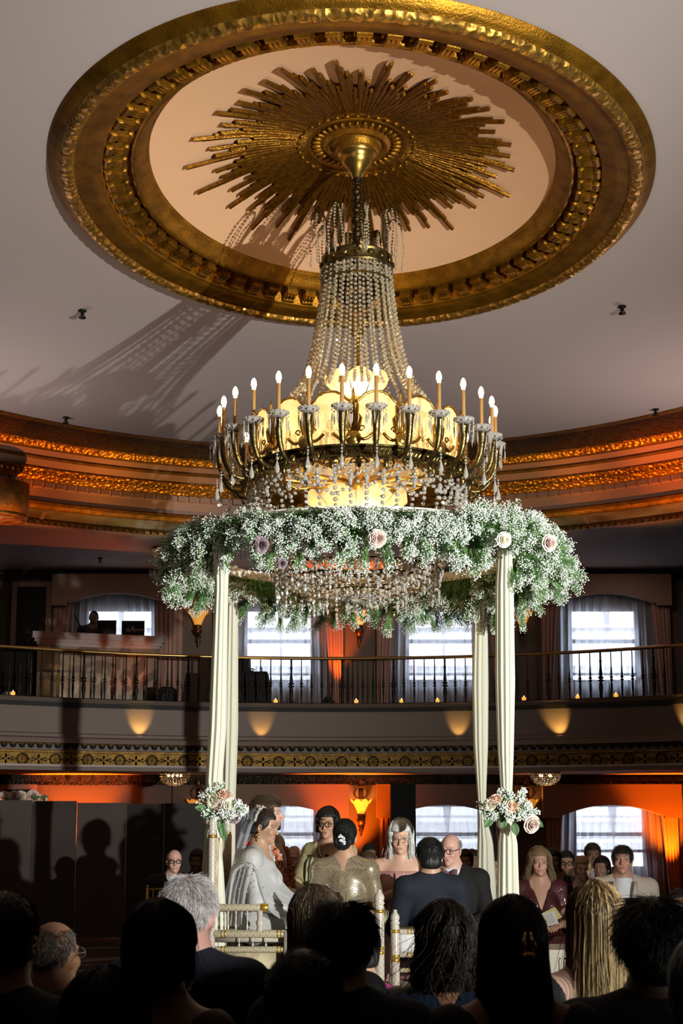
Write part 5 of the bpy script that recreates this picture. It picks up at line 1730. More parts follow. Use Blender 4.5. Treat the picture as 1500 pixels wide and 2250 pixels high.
def hair_long(q, col, n=2600, length=.42, part=.0, wave=.0, wfreq=26, alt=None, altp=.35, var=.3, g=.016, r0=.0013, spread=1.0, front=False, inward=.75, tipcol=None, seed=1, curl=0.0, azmax=1.95, wisps=.02, face=.05):
    """straight or wavy hair falling from a parting over the back and shoulders"""
    rg = np.random.default_rng(seed)
    pc = []
    def cf(s):
        capfn(q, g, drop=-.075, front=.040, hairline=.062)(s)
        s.ell(q.H(0, -.055, -.075), v3(.072, .045, .07) * q.S, q.HH, .03)
    pc.append(cap_piece(q, col * .95, cf))
    k = 16
    az = rg.uniform(-azmax, azmax, n)
    ph0 = np.abs(rg.normal(0, .38, n)) + .02
    sgn = np.where(az >= 0, 1, -1)
    gg = 1 + g / .085 * rg.uniform(.35, 1.0, n)
    t = np.linspace(0, 1, k)
    Ls = length * rg.uniform(.82, 1.05, n)
    ph_end = 1.75
    arc = (ph_end - ph0) * .088
    tot = arc + Ls
    P = np.zeros((n, k, 3))
    end = skull(q, az, np.full(n, ph_end)) * np.array([1, 1, 1])
    cln = rg.normal(0, .35, n)
    for i in range(k):
        d = tot * t[i]
        ph = np.minimum(ph0 + d / .088, ph_end)
        a = az * (0.55 + .45 * np.clip((ph - ph0) / .9, 0, 1)) + part * (1 - np.clip(ph / .8, 0, 1))
        pt = skull(q, a, ph, gg)
        fall = np.maximum(d - arc, 0)
        f1 = np.clip(fall / .14, 0, 1); f1 = f1 * f1 * (3 - 2 * f1)
        sc = 1 + (spread * inward - 1) * f1
        pt[:, 0] *= sc
        pt[:, 1] = pt[:, 1] * (1 - .12 * f1) - .012 * f1
        pt[:, 2] -= fall
        cl = az * 3.2 + cln
        wv = wave * np.clip(d / .12, 0, 1)
        pt[:, 0] += wv * np.sin(d * wfreq + cl * 1.9) + .0016 * np.sin(cl * 5.1 + d * 9)
        pt[:, 1] += wv * np.cos(d * wfreq + cl * 2.3) * .8
        P[:, i] = pt
    P += rg.normal(size=(n, 1, 3)) * .0022
    stray = rg.random(n) < .05
    P[stray] += (t ** 2)[None, :, None] * rg.normal(size=(stray.sum(), 1, 3)) * wisps
    # the fall is vertical in the world even when the head tilts
    W_ = to_world(q, P)
    for i in range(k):
        fall = np.maximum(tot * t[i] - arc, 0)
        W_[:, i] += (q.HH @ v3(0, 0, 1) - v3(0, 0, 1))[None] * fall[:, None] * q.S
    V, F = strands(None, W_, r0 * q.S, .6)
    c = scol(col, n, k * 3, var, alt, altp, rg)
    if tipcol is not None:
        f = np.tile(np.repeat(smooth(t, .25, .9), 3), n)[:, None]
        c = c * (1 - f) + np.array(tipcol) * rg.uniform(.7, 1.25, (n, 1)).repeat(k * 3, 0) * f
    pc.append((V, F, np.clip(c, 0, 1)))
    finish_hair(q, pc)
def hair_bun(q, col, n=1500, bun=(0, -.115, .0), br=(.052, .048, .055), var=.3, low=False):
    rg = np.random.default_rng(5)
    def cf(s):
        capfn(q, .008, drop=-.055, front=.046, hairline=.062)(s)
        s.ell(q.H(*bun), v3(*br) * q.S, q.HH, .018)
    pc = [cap_piece(q, col, cf, .006)]
    az = rg.uniform(-2.0, 2.0, n); k = 9
    t = np.linspace(0, 1, k)
    P = np.zeros((n, k, 3))
    p0 = skull(q, az, np.full(n, .25) + rg.uniform(0, 1.3, n), 1.12)
    tgt = np.array(bun) + rg.normal(size=(n, 3)) * np.array(br) * .35
    for i in range(k):
        m_ = p0 * (1 - t[i]) + tgt * t[i]
        d = m_ - np.array([0, -.018, .032]); nrm = np.linalg.norm(d / np.array([.084, .104, .099]), axis=1, keepdims=True)
        m_ = np.where(nrm < 1.0, np.array([0, -.018, .032]) + d / np.maximum(nrm, .2) * 1.0, m_)
        P[:, i] = m_
    V, F = strands(None, to_world(q, P), .0012 * q.S, .8)
    pc.append((V, F, scol(col, n, k * 3, var, None, 0, rg)))
    m = 700                                                   # twisted coils of the bun
    th = rg.uniform(0, 2 * pi, m); of = rg.uniform(.55, 1.06, m); tl = rg.uniform(-.9, .9, m)
    tt = np.linspace(0, 2.2, 8)
    P = np.stack([np.stack([bun[0] + br[0] * of * np.cos(th + u) * np.cos(tl), bun[1] - br[1] * of * (np.sin(tl) * .7 + .55), bun[2] + br[2] * of * np.sin(th + u) * np.cos(tl)], 1) for u in tt], 1)
    V, F = strands(None, to_world(q, P), .0012 * q.S, .8)
    pc.append((V, F, scol(col, m, 24, var, None, 0, rg)))
    finish_hair(q, pc)
def hair_ring(q, col, **kw):
    kw.setdefault('cap', False)
    rg_kw = dict(n=3000, ln=.014, up=.35, g=.002, phmin=1.10, drop=-.065, front=.03, hairline=.03, ymax=.012)
    rg_kw.update(kw)
    hair_short(q, col, **rg_kw)
def hair_bob(q, col, **kw):
    d = dict(n=2600, length=.13, inward=1.05, g=.020, seed=3)
    d.update(kw)
    hair_long(q, col, **d)
def hair_soft(q, col, extra=(), g=.014, drop=-.06, front=.042, hairline=.058, var=.35):
    """smooth hair volume for people seen from afar: cap plus extra lobes (x, y, z, rx, ry, rz)"""
    def cf(s):
        capfn(q, g, drop=drop, front=front, hairline=hairline)(s)
        for e in extra: s.ell(q.H(*e[:3]), v3(*e[3:6]) * q.S, q.HH, .02)
    V, Q, C = cap_piece(q, col, cf, .0065, var)
    fast_mesh('hair', V, Q, HAIRS, q.obj, C)
HAIR = {'short': hair_short, 'long': hair_long, 'bun': hair_bun, 'ring': hair_ring, 'bob': hair_bob, 'soft': hair_soft}
# ------------------------------------------------------------------ the wedding party and the guests
NAVY = mat('navy_suit_cloth', (0.006, 0.010, 0.020), 0.85, noise=(220, .25))
BLKS = mat('black_suit_cloth', (0.007, 0.007, 0.008), 0.85)
GREYS = mat('grey_suit_cloth', (0.10, 0.11, 0.125), 0.85, noise=(260, .35))
LINEN = mat('cream_linen', (0.56, 0.48, 0.40), 0.85, noise=(200, .12))
WSH = mat('white_shirt_cotton', (0.72, 0.73, 0.76), 0.75)
BOWM = mat('mauve_satin', (0.16, 0.07, 0.085), 0.45)
STRIPE = mat('striped_tie_silk', (0.015, 0.022, 0.05), 0.45)
def _stripe(m):
    N, L = m.node_tree.nodes, m.node_tree.links
    tc = N.new('ShaderNodeTexCoord'); mp = N.new('ShaderNodeMapping'); mp.inputs['Rotation'].default_value = (0, rad(50), 0)
    w = N.new('ShaderNodeTexWave'); w.inputs['Scale'].default_value = 16
    r = N.new('ShaderNodeValToRGB'); r.color_ramp.interpolation = 'CONSTANT'
    r.color_ramp.elements[0].color = (0.012, 0.02, 0.05, 1); r.color_ramp.elements[1].position = .62; r.color_ramp.elements[1].color = (.35, .38, .42, 1)
    L.new(tc.outputs['Object'], mp.inputs[0]); L.new(mp.outputs[0], w.inputs['Vector']); L.new(w.outputs['Fac'], r.inputs[0]); L.new(r.outputs[0], N['Principled BSDF'].inputs['Base Color'])
_stripe(STRIPE)
BLKG = mat('black_spectacle_frame', (0.008, 0.008, 0.008), 0.3)
WIRE = mat('steel_spectacle_frame', (0.45, 0.42, 0.38), 0.25, 0.9)
def sequin(name, col, bright, scale=260, base_rough=.5, dens=.78):
    """fabric set with small shiny flakes facing many ways"""
    m = mat(name, col, base_rough)
    N, L = m.node_tree.nodes, m.node_tree.links
    b = N['Principled BSDF']
    tc = N.new('ShaderNodeTexCoord')
    v = N.new('ShaderNodeTexVoronoi'); v.inputs['Scale'].default_value = scale
    L.new(tc.outputs['Object'], v.inputs['Vector'])
    sp = N.new('ShaderNodeSeparateColor'); L.new(v.outputs['Color'], sp.inputs[0])
    g = N.new('ShaderNodeMath'); g.operation = 'GREATER_THAN'; g.inputs[1].default_value = dens
    L.new(sp.outputs[0], g.inputs[0])
    mx = N.new('ShaderNodeMix'); mx.data_type = 'RGBA'; mx.inputs[6].default_value = tuple(col) + (1,); mx.inputs[7].default_value = tuple(bright) + (1,)
    L.new(g.outputs[0], mx.inputs[0]); L.new(mx.outputs[2], b.inputs['Base Color'])
    L.new(g.outputs[0], b.inputs['Metallic'])
    rr = N.new('ShaderNodeMapRange'); rr.inputs['To Min'].default_value = base_rough; rr.inputs['To Max'].default_value = .22
    L.new(g.outputs[0], rr.inputs['Value']); L.new(rr.outputs[0], b.inputs['Roughness'])
    bp = N.new('ShaderNodeBump'); bp.inputs['Strength'].default_value = .9; bp.inputs['Distance'].default_value = .004
    L.new(sp.outputs[1], bp.inputs['Height']); L.new(bp.outputs[0], b.inputs['Normal'])
    return m
GOLDSEQ = sequin('gold_sequin_cloth', (0.24, 0.185, 0.115), (0.95, 0.86, 0.66), 330, .5, .72)
REDSEQ = sequin('burgundy_sequin_cloth', (0.045, 0.006, 0.010), (0.75, .12, .16), 150, .6, .90)
PINKSEQ = sequin('rose_sequin_lace', (0.30, 0.145, 0.14), (0.75, .5, .48), 160, .5, .72)
PINKS = mat('pink_satin', (0.52, 0.27, 0.25), 0.45, noise=(6, .2))
OLIVE = mat('pale_gold_silk', (0.42, 0.37, 0.20), 0.42, noise=(9, .35, (1, 1, .3)), bump=(22, .35, 'noise', (1, 1, .4)))
SAGE = mat('sage_silk_stole', (0.40, 0.42, 0.27), 0.5, bump=(30, .3))
SATIN = mat('navy_satin', (0.012, 0.024, 0.045), 0.32, bump=(9, .5, 'noise', (1.5, 1.5, .4)))
BROWND = mat('brown_dress', (0.05, 0.022, 0.014), 0.7)
MAGENTA = mat('magenta_silk', (0.42, 0.02, 0.22), 0.5, bump=(50, .4, 'noise', (1, 1, .2)))
BLKD = mat('black_dress', (0.006, 0.006, 0.006), 0.8)
PALED = mat('pale_blouse', (0.45, 0.40, 0.36), 0.7)
def dress(m, neck=.10, nd=-.05, sleeve=.45, skirt=True, v=None, name='dress', g=.012):
    def go(q):
        def f(s, q):
            trunk(s, q, g, True, sleeve); neckhole(s, q, neck, nd)
            if v: vcut(s, q, *v)
            if skirt: legs(s, q, .03, True)
        wear(name, m, f, h=.0085)(q)
    return go

# ================= the wedding party on the stage
ST = STAGE
def st(px, py, Y): return (px, py, Y)
IVORY = mat('ivory_sari_silk', (0.46, 0.45, 0.45), 0.55, noise=(5, .12), bump=(40, .25))
LACE = sequin('beaded_lace', (0.46, 0.42, 0.38), (0.85, .78, .66), 120, .6, .70)
VEIL = sheer_mat('tulle_veil', (0.62, 0.66, 0.76), 0.55, .35)
ORGANZA = sheer_mat('organza', (0.66, 0.66, 0.68), 0.36, .35)
REDM = mat('red_cord', (0.55, 0.012, 0.015), 0.5)
MARI = mat('coral_petals', (0.62, 0.22, 0.12), 0.65, noise=(60, .4))
JEWEL = mat('gold_jewellery', (0.75, 0.50, 0.22), 0.25, 0.95)
bride = person('bride in an ivory sari and lace-edged veil, seated in profile by the left drapes', 581, 1817, 9.75, 76, 1.06, pitch=-10, tone='olive', fem=True, floor=ST, hair='bun', hc='darkbrown', h=.0055, body_yaw=80,
               arms='lap', hairopt=dict(bun=(0, -.105, -.02), br=(.05, .045, .05)), clothes=[dress(IVORY, .085, -.02, .55, True, name='sari')])
q = bride
for i in (0, 1):
    s = SDF(.009); el, wr = np.array(q.elb[i]), np.array(q.wri[i])
    s.cap(q.sh[i] + (el - q.sh[i]) * .12, el, .054, .060, .03); s.cap(el, el + (wr - el) * .8, .060, .055, .03)
    V, Q = s.mesh(); fast_mesh('sleeve', V, Q, IVORY, q.obj)
# veil pinned behind the crown and falling down the back; organza drape over shoulder and lap
R = []
for i, u in enumerate(np.linspace(0, 1, 26)):
    row = []
    for a in np.linspace(-1, 1, 29):
        if u < .34:
            w = u / .34
            ph = .55 + 1.15 * w
            p = skull(q, np.array([a * 1.35]), np.array([ph]), np.array([1.24 + .06 * w]))[0]
            pt = to_world(q, p)
        else:
            w = (u - .34) / .66
            p = skull(q, np.array([a * 1.35]), np.array([1.70]), np.array([1.30]))[0]
            p0 = to_world(q, p)
            pt = p0 + q.HB @ v3(a * .10 * w + .008 * sin(a * 17), -.10 * w ** .7 - .05 * w + .012 * sin(a * 11 + 1), -.68 * w)
        row.append(pt)
    R.append(row)
VR = np.array(R)
ve = MB().rings(VR, closed=False).build('veil', VEIL, q.obj)
b = MB()
for e in (VR[:9, 0], VR[:9, -1], VR[0]):
    P = along(e, .012)
    for p in P: b.ball(p + rng.normal(size=3) * .003, (.014, .014, .012), 6, 4)
b.build('lace_edge', LACE, ve)
def cloth(rows, m, name, q, fold=.01, n=41, k=30, fr=7, thick=0):
    """rows: list of (left point, right point) pairs swept into a softly pleated sheet"""
    A = np.array([r[0] for r in rows]); Bp = np.array([r[1] for r in rows])
    u = np.linspace(0, len(rows) - 1, k)
    from_ = lambda Z: np.stack([np.interp(u, range(len(rows)), Z[:, i]) for i in range(3)], 1)
    A, Bp = from_(A), from_(Bp)
    for _ in range(2):
        A[1:-1] = (A[:-2] + 2 * A[1:-1] + A[2:]) / 4; Bp[1:-1] = (Bp[:-2] + 2 * Bp[1:-1] + Bp[2:]) / 4
    t = np.linspace(0, 1, n)
    P = A[:, None] * (1 - t)[None, :, None] + Bp[:, None] * t[None, :, None]
    d = Bp - A; tg = np.gradient((A + Bp) / 2, axis=0)
    nn = np.cross(tg, d); nn /= np.linalg.norm(nn, axis=1, keepdims=True) + 1e-9
    P = P + nn[:, None] * (fold * np.sin(t * fr * 2 * pi + 1.5 * np.sin(u[:, None] * .35)))[..., None]
    o = MB().rings(P, closed=False).build(name, m, q.obj)
    if thick: o.modifiers.new('thick', 'SOLIDIFY').thickness = thick
    return o
B = q.B
cloth([(B(.05, -.20, .66), B(.24, -.16, .62)), (B(.07, -.19, .95), B(.22, -.13, .92)), (B(.07, -.09, 1.065), B(.235, -.05, .985)), (B(.08, .04, 1.03), B(.255, .05, .95)), (B(.05, .14, .92), B(.285, .10, .80)), (B(-.02, .24, .78), B(.30, .16, .66)), (B(-.06, .44, .70), B(.28, .32, .58)), (B(-.08, .60, .58), B(.26, .55, .48)), (B(-.05, .66, .30), B(.28, .62, .28))], ORGANZA, 'organza_drape', q, .010, 49, 40, 6)
cloth([(B(.16, -.24, .56), B(.30, -.05, .56)), (B(.15, -.21, .80), B(.285, -.02, .80)), (B(.13, -.15, 1.0), B(.255, .01, .96))], ORGANZA, 'organza_fall', q, .012, 41, 24, 5)
b = MB()
for i in range(26):
    a = rng.uniform(0, 1); p = B(.255 + .02 * rng.random(), -.08 + .2 * rng.random(), .78 + .22 * a)
    b.ball(p, .0045, 6, 4)
for i in range(40):
    p = B(.20 + .09 * rng.random(), -.06 + .1 * rng.random(), .90 + .10 * rng.random()); b.ball(p, .004, 6, 4)
b.build('bead_embroidery', LACE, q.obj)
MB().tube([q.H(-.02, -.085, -.14), q.H(.03, -.085, -.135), q.H(.072, -.055, -.150), q.H(.098, .0, -.185), q.H(.105, .055, -.232), q.H(.092, .11, -.285), q.H(.06, .135, -.34)], .011, 8).ball(q.H(.035, -.092, -.135), .020, 8, 6).build('red_cord', REDM, q.obj)
MB().ball(q.H(.083, -.008, -.048), (.007, .007, .012), 8, 6).ball(q.H(.084, -.008, -.072), (.010, .010, .014), 8, 6).ball(q.H(.084, -.008, -.096), (.006, .006, .010), 8, 6).build('earring', JEWEL, q.obj)

groom = person('groom with swept-back brown hair, in profile just behind the bride', 590, 1790, 10.35, 84, 1.10, tone='fair', floor=ST, hair='short', hc='brown', h=.0055, body_yaw=75, beard=(.22, .13, .09),
               hairopt=dict(n=5200, ln=.034, up=.22, g=.016, top=.35, sweep=(.25, -1, .15), alt=(.13, .08, .045), altp=.4, whorl=-.6), clothes=[suit(mat('ivory_sherwani', (0.55, .47, .38), .6))])
q = groom
b = MB()
for path in ([(.10, -.02, 1.03), (.12, .10, .98), (.105, .155, .86), (.06, .17, .72), (.0, .17, .62)], [(-.10, -.02, 1.03), (-.12, .10, .98), (-.105, .155, .86), (-.06, .17, .72), (.0, .17, .62)]):
    for p in along([q.B(*w) for w in path], .020):
        for j in range(9):
            d = rng.normal(size=3); d /= np.linalg.norm(d)
            b.ball(p + d * .026, (.017, .017, .008), 6, 4, 0, rand_rot(1)[0])
b.build('petal_garland', MARI, q.obj)

off = person('officiant in black glasses and a pale gold silk tunic, facing the couple', 719, 1812, 11.0, -14, 1.04, tone='tan', fem=True, floor=ST, hair='bob', hc='black', h=.0055, arms='forward', body_yaw=-30, makeup=1, lip=(.30, .10, .09), bulk=1.08,
             hairopt=dict(length=.075, g=.024, azmax=2.15, n=3000, wave=.004), clothes=[dress(OLIVE, .085, -.045, 1.0, True, (.90, 1.07, .05), 'tunic'), glasses(BLKG, 1.1, .003)])
q = off
def sleeves(m, g=.02, name='sleeve'):
    def go(q):
        for i in (0, 1):
            s = SDF(.009)
            sh, el, wr = map(np.array, (q.sh[i], q.elb[i], q.wri[i]))
            s.cap(sh, el, .058 * q.S + g, .055 * q.S + g, .03); s.cap(el, el + (wr - el) * .9, .055 * q.S + g, .05 * q.S + g * 1.3, .03)
            V, Q = s.mesh(); fast_mesh(name, V, Q, m, q.obj)
    return go
sleeves(OLIVE, .012)(q)
B = q.B
for sx in (-1, 1):
    cloth([(B(sx * .06, -.10, 1.01), B(sx * .15, -.10, .99)), (B(sx * .065, .02, 1.055), B(sx * .155, .02, 1.01)), (B(sx * .07, .13, .96), B(sx * .15, .12, .93)), (B(sx * .065, .165, .82), B(sx * .14, .15, .82)), (B(sx * .06, .17, .62), B(sx * .14, .16, .62))], SAGE, 'stole', q, .006, 17, 24, 2, .004)
MB().tube([q.H(-.05, .01, -.16), q.H(-.055, .06, -.20), q.H(-.02, .105, -.26), q.H(.02, .105, -.26), q.H(.055, .06, -.20), q.H(.05, .01, -.16)], .004, 6).ball(q.H(0, .11, -.28), (.010, .006, .012), 8, 6).build('gold_necklace', JEWEL, q.obj)
b = MB()
for sx in (-1, 1): b.ball(q.H(sx * .030, .135, -.245), (.020, .010, .013), 8, 6, 0, q.HH)
b.build('clip_microphone', BLKG, q.obj)
MB().ball(q.H(0, .098, .045), .0055, 8, 6).build('bindi', mat('dark_bindi', (.08, .005, .008), .4), q.obj)

mom = person('mother with black hair in a low bun and a glittering gold blouse, back turned', 758, 1840, 9.7, 172, 1.07, pitch=-4, tone='tan', fem=True, floor=ST, hair='bun', hc='black', h=.006, arms='lap', bulk=.98,
             hairopt=dict(bun=(.0, -.108, -.035), br=(.060, .050, .058)), clothes=[dress(GOLDSEQ, .085, -.02, .62, True, name='blouse', g=.014)])
q = mom
b = MB()
for i in range(16):
    a = i / 16
    p = q.H(.016 - .034 * a + .010 * rng.normal(), -.158 - .006 * rng.random(), -.02 + .05 * (a - .5) + .006 * rng.normal())
    for j in range(5):
        t = j / 5 * 2 * pi
        b.ball(p + q.HH @ v3(.006 * cos(t), 0, .006 * sin(t)), .0042, 5, 4)
b.build('white_hair_flowers', mat('white_hair_flower', (.85, .85, .9), .5), q.obj)
B = q.B
cloth([(B(-.20, .16, .98), B(-.10, .10, 1.03)), (B(-.235, .10, .93), B(-.13, .13, .93)), (B(-.26, .20, .80), B(-.12, .18, .80)), (B(-.26, .22, .66), B(-.10, .20, .66))], mat('red_floral_stole', (.50, .05, .03), .5, noise=(30, .9), col2=(.75, .50, .40)), 'red_stole', q, .008, 17, 20, 3, .003)
cloth([(B(.30, .06, .74), B(.22, .20, .70)), (B(.31, -.08, .70), B(.21, -.14, .66)), (B(.27, -.20, .64), B(.14, -.20, .62))], SAGE, 'sage_stole', q, .008, 17, 20, 3, .003)

lady = person('silver-haired woman in glasses and an off-shoulder pink gown with hands pressed together', 880, 1842, 10.55, -6, 1.05, pitch=-8, tone=(0.60, 0.36, 0.26), fem=True, floor=ST, hair='bob', hc=(.66, .65, .62), h=.0055, arms='pray', bulk=1.12, brows=(.25, .2, .16),
              hairopt=dict(length=.165, g=.026, azmax=2.2, n=4200, alt=(.88, .87, .84), altp=.5, inward=1.02, wave=.004, r0=.0014), clothes=[glasses(WIRE, 1.12, .0016)])
q = lady
def offsh(s, q):
    trunk(s, q, .014, True, 0)
    B = q.B
    s.cut(lambda X: -(X[..., 2] - (B(0, 0, .985)[2] + .0 * X[..., 0])), B(0, 0, 1.0) - .5, B(0, 0, 1.2) + .5, .006)
    legs(s, q, .03, True)
wear('gown', PINKS, offsh)(q)
for i in (0, 1):
    s = SDF(.0075)
    sh, el = np.array(q.sh[i]), np.array(q.elb[i])
    s.cap(sh + (el - sh) * .25, sh + (el - sh) * .82, .078, .070, .02)
    s.ell(sh + (el - sh) * .5, (.098, .095, .095), None, .03)
    V, Q = s.mesh(); fast_mesh('puff_sleeve', V, Q, PINKSEQ, q.obj)
MB().tube([q.B(-.05, .045, 1.045), q.B(-.03, .10, .985), q.B(0, .128, .955), q.B(.03, .10, .985), q.B(.05, .045, 1.045)], .0016, 5).ball(q.B(0, .135, .948), (.008, .005, .009), 8, 6).build('pendant_necklace', WIRE, q.obj)

dad = person('black-haired man in a dark navy suit seated on the ornate chair, back turned', 943, 1881, 9.7, 188, 1.05, tone='tan', floor=ST, hair='short', hc='black', h=.006, bulk=.84,
             hairopt=dict(n=5200, ln=.024, up=.10, g=.016, whorl=1.0, drop=-.092), clothes=[suit(NAVY, WSH, vz=.8)])
bow = person('balding man in round glasses and a mauve bow tie beside the right drapes', 989, 1868, 11.0, -26, 1.10, pitch=-6, tone='pink', floor=ST, hair='ring', hc='grey', h=.0055, bulk=1.15, body_yaw=-12,
             hairopt=dict(n=2200, ln=.012), clothes=[suit(BLKS, WSH, vz=.80, bow=BOWM), glasses(BLKG, 1.1, .0022)])

# ================= guests seated beyond the stage
def guest(*a, **k):
    k.setdefault('h', .007)
    return person(*a, **k)
guest('man with dark glasses and a grey shaved head by the dark screen at left', 383, 1893, 13.2, 14, 1.0, tone='pink', hair='ring', hc='greydark', hairopt=dict(n=1200, ln=.008), clothes=[suit(BLKS, WSH), glasses(BLKG, 1.05, .004)])
guest('dark-haired guest almost hidden behind the left front drape', 433, 1893, 13.4, -10, 1.0, tone='dark', hair='soft', hc='black', clothes=[suit(BLKS)])
guest('older man in rimless glasses with a striped tie seen between bride and officiant', 645, 1887, 12.9, -8, 1.08, tone='pink', hair='ring', hc='sandy', hairopt=dict(n=1500, ln=.010), clothes=[suit(BLKS, WSH, tie=STRIPE), glasses(WIRE, 1.1, .0018)])
guest('dark-haired woman peeking out beside the older man in the striped tie', 617, 1897, 14.2, -20, 1.0, tone='tan', fem=True, hair='soft', hc='black', clothes=[dress(BLKD)])
guest('dark-haired guest in the back row below the lower sconce', 812, 1879, 15.2, 5, 1.05, tone='brown', hair='soft', hc='black', clothes=[suit(BLKS)])
guest('brown-haired guest in the row just left of the silver-haired woman', 808, 1898, 13.6, 25, 1.0, tone='tan', fem=True, hair='soft', hc='brown', clothes=[dress(BROWND)])
guest('dark-haired guest behind the bow-tie man at his shoulder', 1022, 1893, 13.6, -10, 1.0, tone='brown', hair='soft', hc='black', clothes=[suit(BLKS)])
guest('guest with cropped hair beside the right rear drape', 1037, 1893, 14.5, 4, 1.05, tone='brown', hair='soft', hc='darkbrown', clothes=[suit(BLKS)])
guest('guest in shadow glimpsed in the gap between the two right drapes', 1084, 1905, 13.4, -5, 1.0, tone='tan', hair='soft', hc='darkbrown', clothes=[suit(BLKS)])
redw = guest('woman with wavy sandy hair in a burgundy sequin dress holding a program', 1185, 1897, 12.0, -4, 1.06, pitch=4, tone=(.50, .28, .20), fem=True, hair='bob', hc='sandy', arms='hold', h=.006, bulk=1.1,
             hairopt=dict(length=.17, wave=.016, wfreq=32, g=.024, n=2600, azmax=2.15, inward=1.35, alt=(.28, .19, .10)), clothes=[dress(REDSEQ, .09, -.03, .45, True, (.83, 1.08, .085))])
guest('woman with long black hair behind the woman in burgundy', 1214, 1892, 13.0, -10, 1.0, tone='brown', fem=True, hair='soft', hc='black', hairopt=dict(extra=((0, -.04, -.12, .085, .06, .12),)), clothes=[dress(BLKD)])
guest('bearded man in dark-rimmed glasses behind the woman in burgundy', 1244, 1897, 13.5, -8, 1.02, tone='tan', hair='soft', hc='black', beard=(.05, .03, .02), clothes=[suit(GREYS, WSH), glasses(BLKG, 1.05, .004)])
guest('guest with short grey-blond hair in the middle of the right block', 1266, 1906, 14.2, -60, .95, tone='fair', hair='soft', hc='sandy', clothes=[dress(PALED)])
guest('young woman with blond hair tied back in the middle of the right block', 1280, 1910, 12.5, -6, .98, tone='fair', fem=True, hair='soft', hc='blond', hairopt=dict(extra=((0, -.05, -.08, .075, .05, .07),)), clothes=[dress(BLKD)])
guest('tall man standing out above the others in front of the lower right window', 1302, 1879, 14.6, -4, 1.08, tone='tan', hair='short', hc='brown', hairopt=dict(n=1400, ln=.02), clothes=[suit(GREYS, WSH)])
guest('dark bobbed-haired woman with her head turned, left of the white suit', 1321, 1908, 13.3, -34, .98, tone='tan', fem=True, hair='soft', hc='black', hairopt=dict(extra=((0, -.03, -.07, .088, .06, .07),)), clothes=[dress(BLKD)])
guest('man in a cream linen suit and open white shirt at the right', 1367, 1891, 11.6, -14, 1.08, pitch=5, tone=(.50, .26, .19), hair='short', hc='darkbrown', h=.006, bulk=1.12, body_yaw=-4, hairopt=dict(n=2600, ln=.024, up=.15), clothes=[suit(LINEN, WSH, vz=.74, vw=.07, lapel=LINEN)])
guest('guest in the dark beside the orange curtain at the far right', 1492, 1985, 11.6, 10, 1.0, tone='brown', hair='soft', hc='darkbrown', clothes=[suit(BLKS)])

# ================= the audience in the foreground, seen from behind
AU = dict(h=.007)
person('man with short dark hair, lavender collar and dark suit at the left edge', 14, 2069, 3.5, 168, 1.05, tone='olive', hair='short', hc='black', hairopt=dict(n=4200, ln=.012, up=.2, g=.007, r0=.0008), clothes=[suit(BLKS, mat('lavender_shirt', (.52, .46, .68), .7))], **AU)
person('balding grey-haired man with wire glasses in a grey suit', 122, 2100, 4.7, 158, 1.02, tone=(.36, .19, .10), hair='ring', hc='greydark', hairopt=dict(n=4200, ln=.011, phmin=.80, alt=(.30, .29, .28), altp=.35, drop=-.07), clothes=[suit(GREYS, None), glasses(WIRE, 1.0, .002)], **AU)
f3 = person('woman with a dark pinned-up bob, gold earring and bare brown shoulders', 362, 2089, 3.7, 160, 0.98, tone='brown', fem=True, hair='bob', hc='black', hairopt=dict(length=.09, g=.024, n=3000, wave=.006, inward=.95, seed=11, wfreq=40), clothes=[dress(BROWND, .16, -.12, .0)], **AU)
MB().tube([f3.H(.083, -.01, -.06) + f3.HH @ v3(0, .016 * cos(t), -.022 + .022 * sin(t)) for t in np.linspace(0, 2 * pi, 16, False)], .003, 5, loop=True).build('hoop_earring', JEWEL, f3.obj)
person('white-haired man in a navy suit before the left drape', 420, 2008, 4.45, 166, 1.04, tone='pink', hair='short', hc='white', hairopt=dict(n=7000, ln=.028, up=.14, g=.006, cap=False, alt=(.45, .42, .42), altp=.3, r0=.0010, whorl=1.2, drop=-.07), clothes=[suit(NAVY, WSH)], **AU)
person('person with dark hair in black at the bottom left corner', 234, 2274, 2.85, 178, 1.0, tone='dark', hair='bob', hc='black', fem=True, hairopt=dict(length=.10, g=.022, n=2200, seed=4), clothes=[dress(BLKD, .08, 0, .9)], **AU)
person('woman with long straight ash-brown hair left of centre', 692, 2034, 4.5, 176, 1.02, tone='fair', fem=True, hair='long', hc=(.20, .145, .085), hairopt=dict(length=.42, g=.014, n=4200, part=.25, alt=(.10, .065, .04), altp=.4, seed=6, azmax=2.2, inward=.98), clothes=[dress(BLKD)], **AU)
person('man with thick dark hair and a navy suit at the centre', 757, 2082, 3.7, 160, 0.98, tone='fair', hair='short', hc='black', hairopt=dict(n=5600, ln=.032, up=.22, g=.010, top=.5, alt=(.03, .022, .018), altp=.3, drop=-.07), clothes=[suit(NAVY, None)], **AU)
person('person with cropped dark hair nearest the camera, bottom centre', 668, 2214, 2.85, 176, 1.0, tone='dark', hair='short', hc='black', hairopt=dict(n=4200, ln=.012, up=.35, g=.006, r0=.0009), clothes=[suit(BLKS)], **AU)
person('woman with shoulder-length wavy dark hair in a navy satin dress', 979, 2071, 4.5, 178, 1.0, tone=(.34, .16, .09), fem=True, hair='long', hc='darkbrown', hairopt=dict(length=.16, wave=.018, wfreq=30, g=.020, n=4200, alt=(.035, .020, .012), altp=.3, seed=8, azmax=2.4, inward=1.15, wisps=.05, tipcol=(.030, .016, .009)), clothes=[dress(SATIN, .10, -.07, .12, name='satin_dress')], **AU)
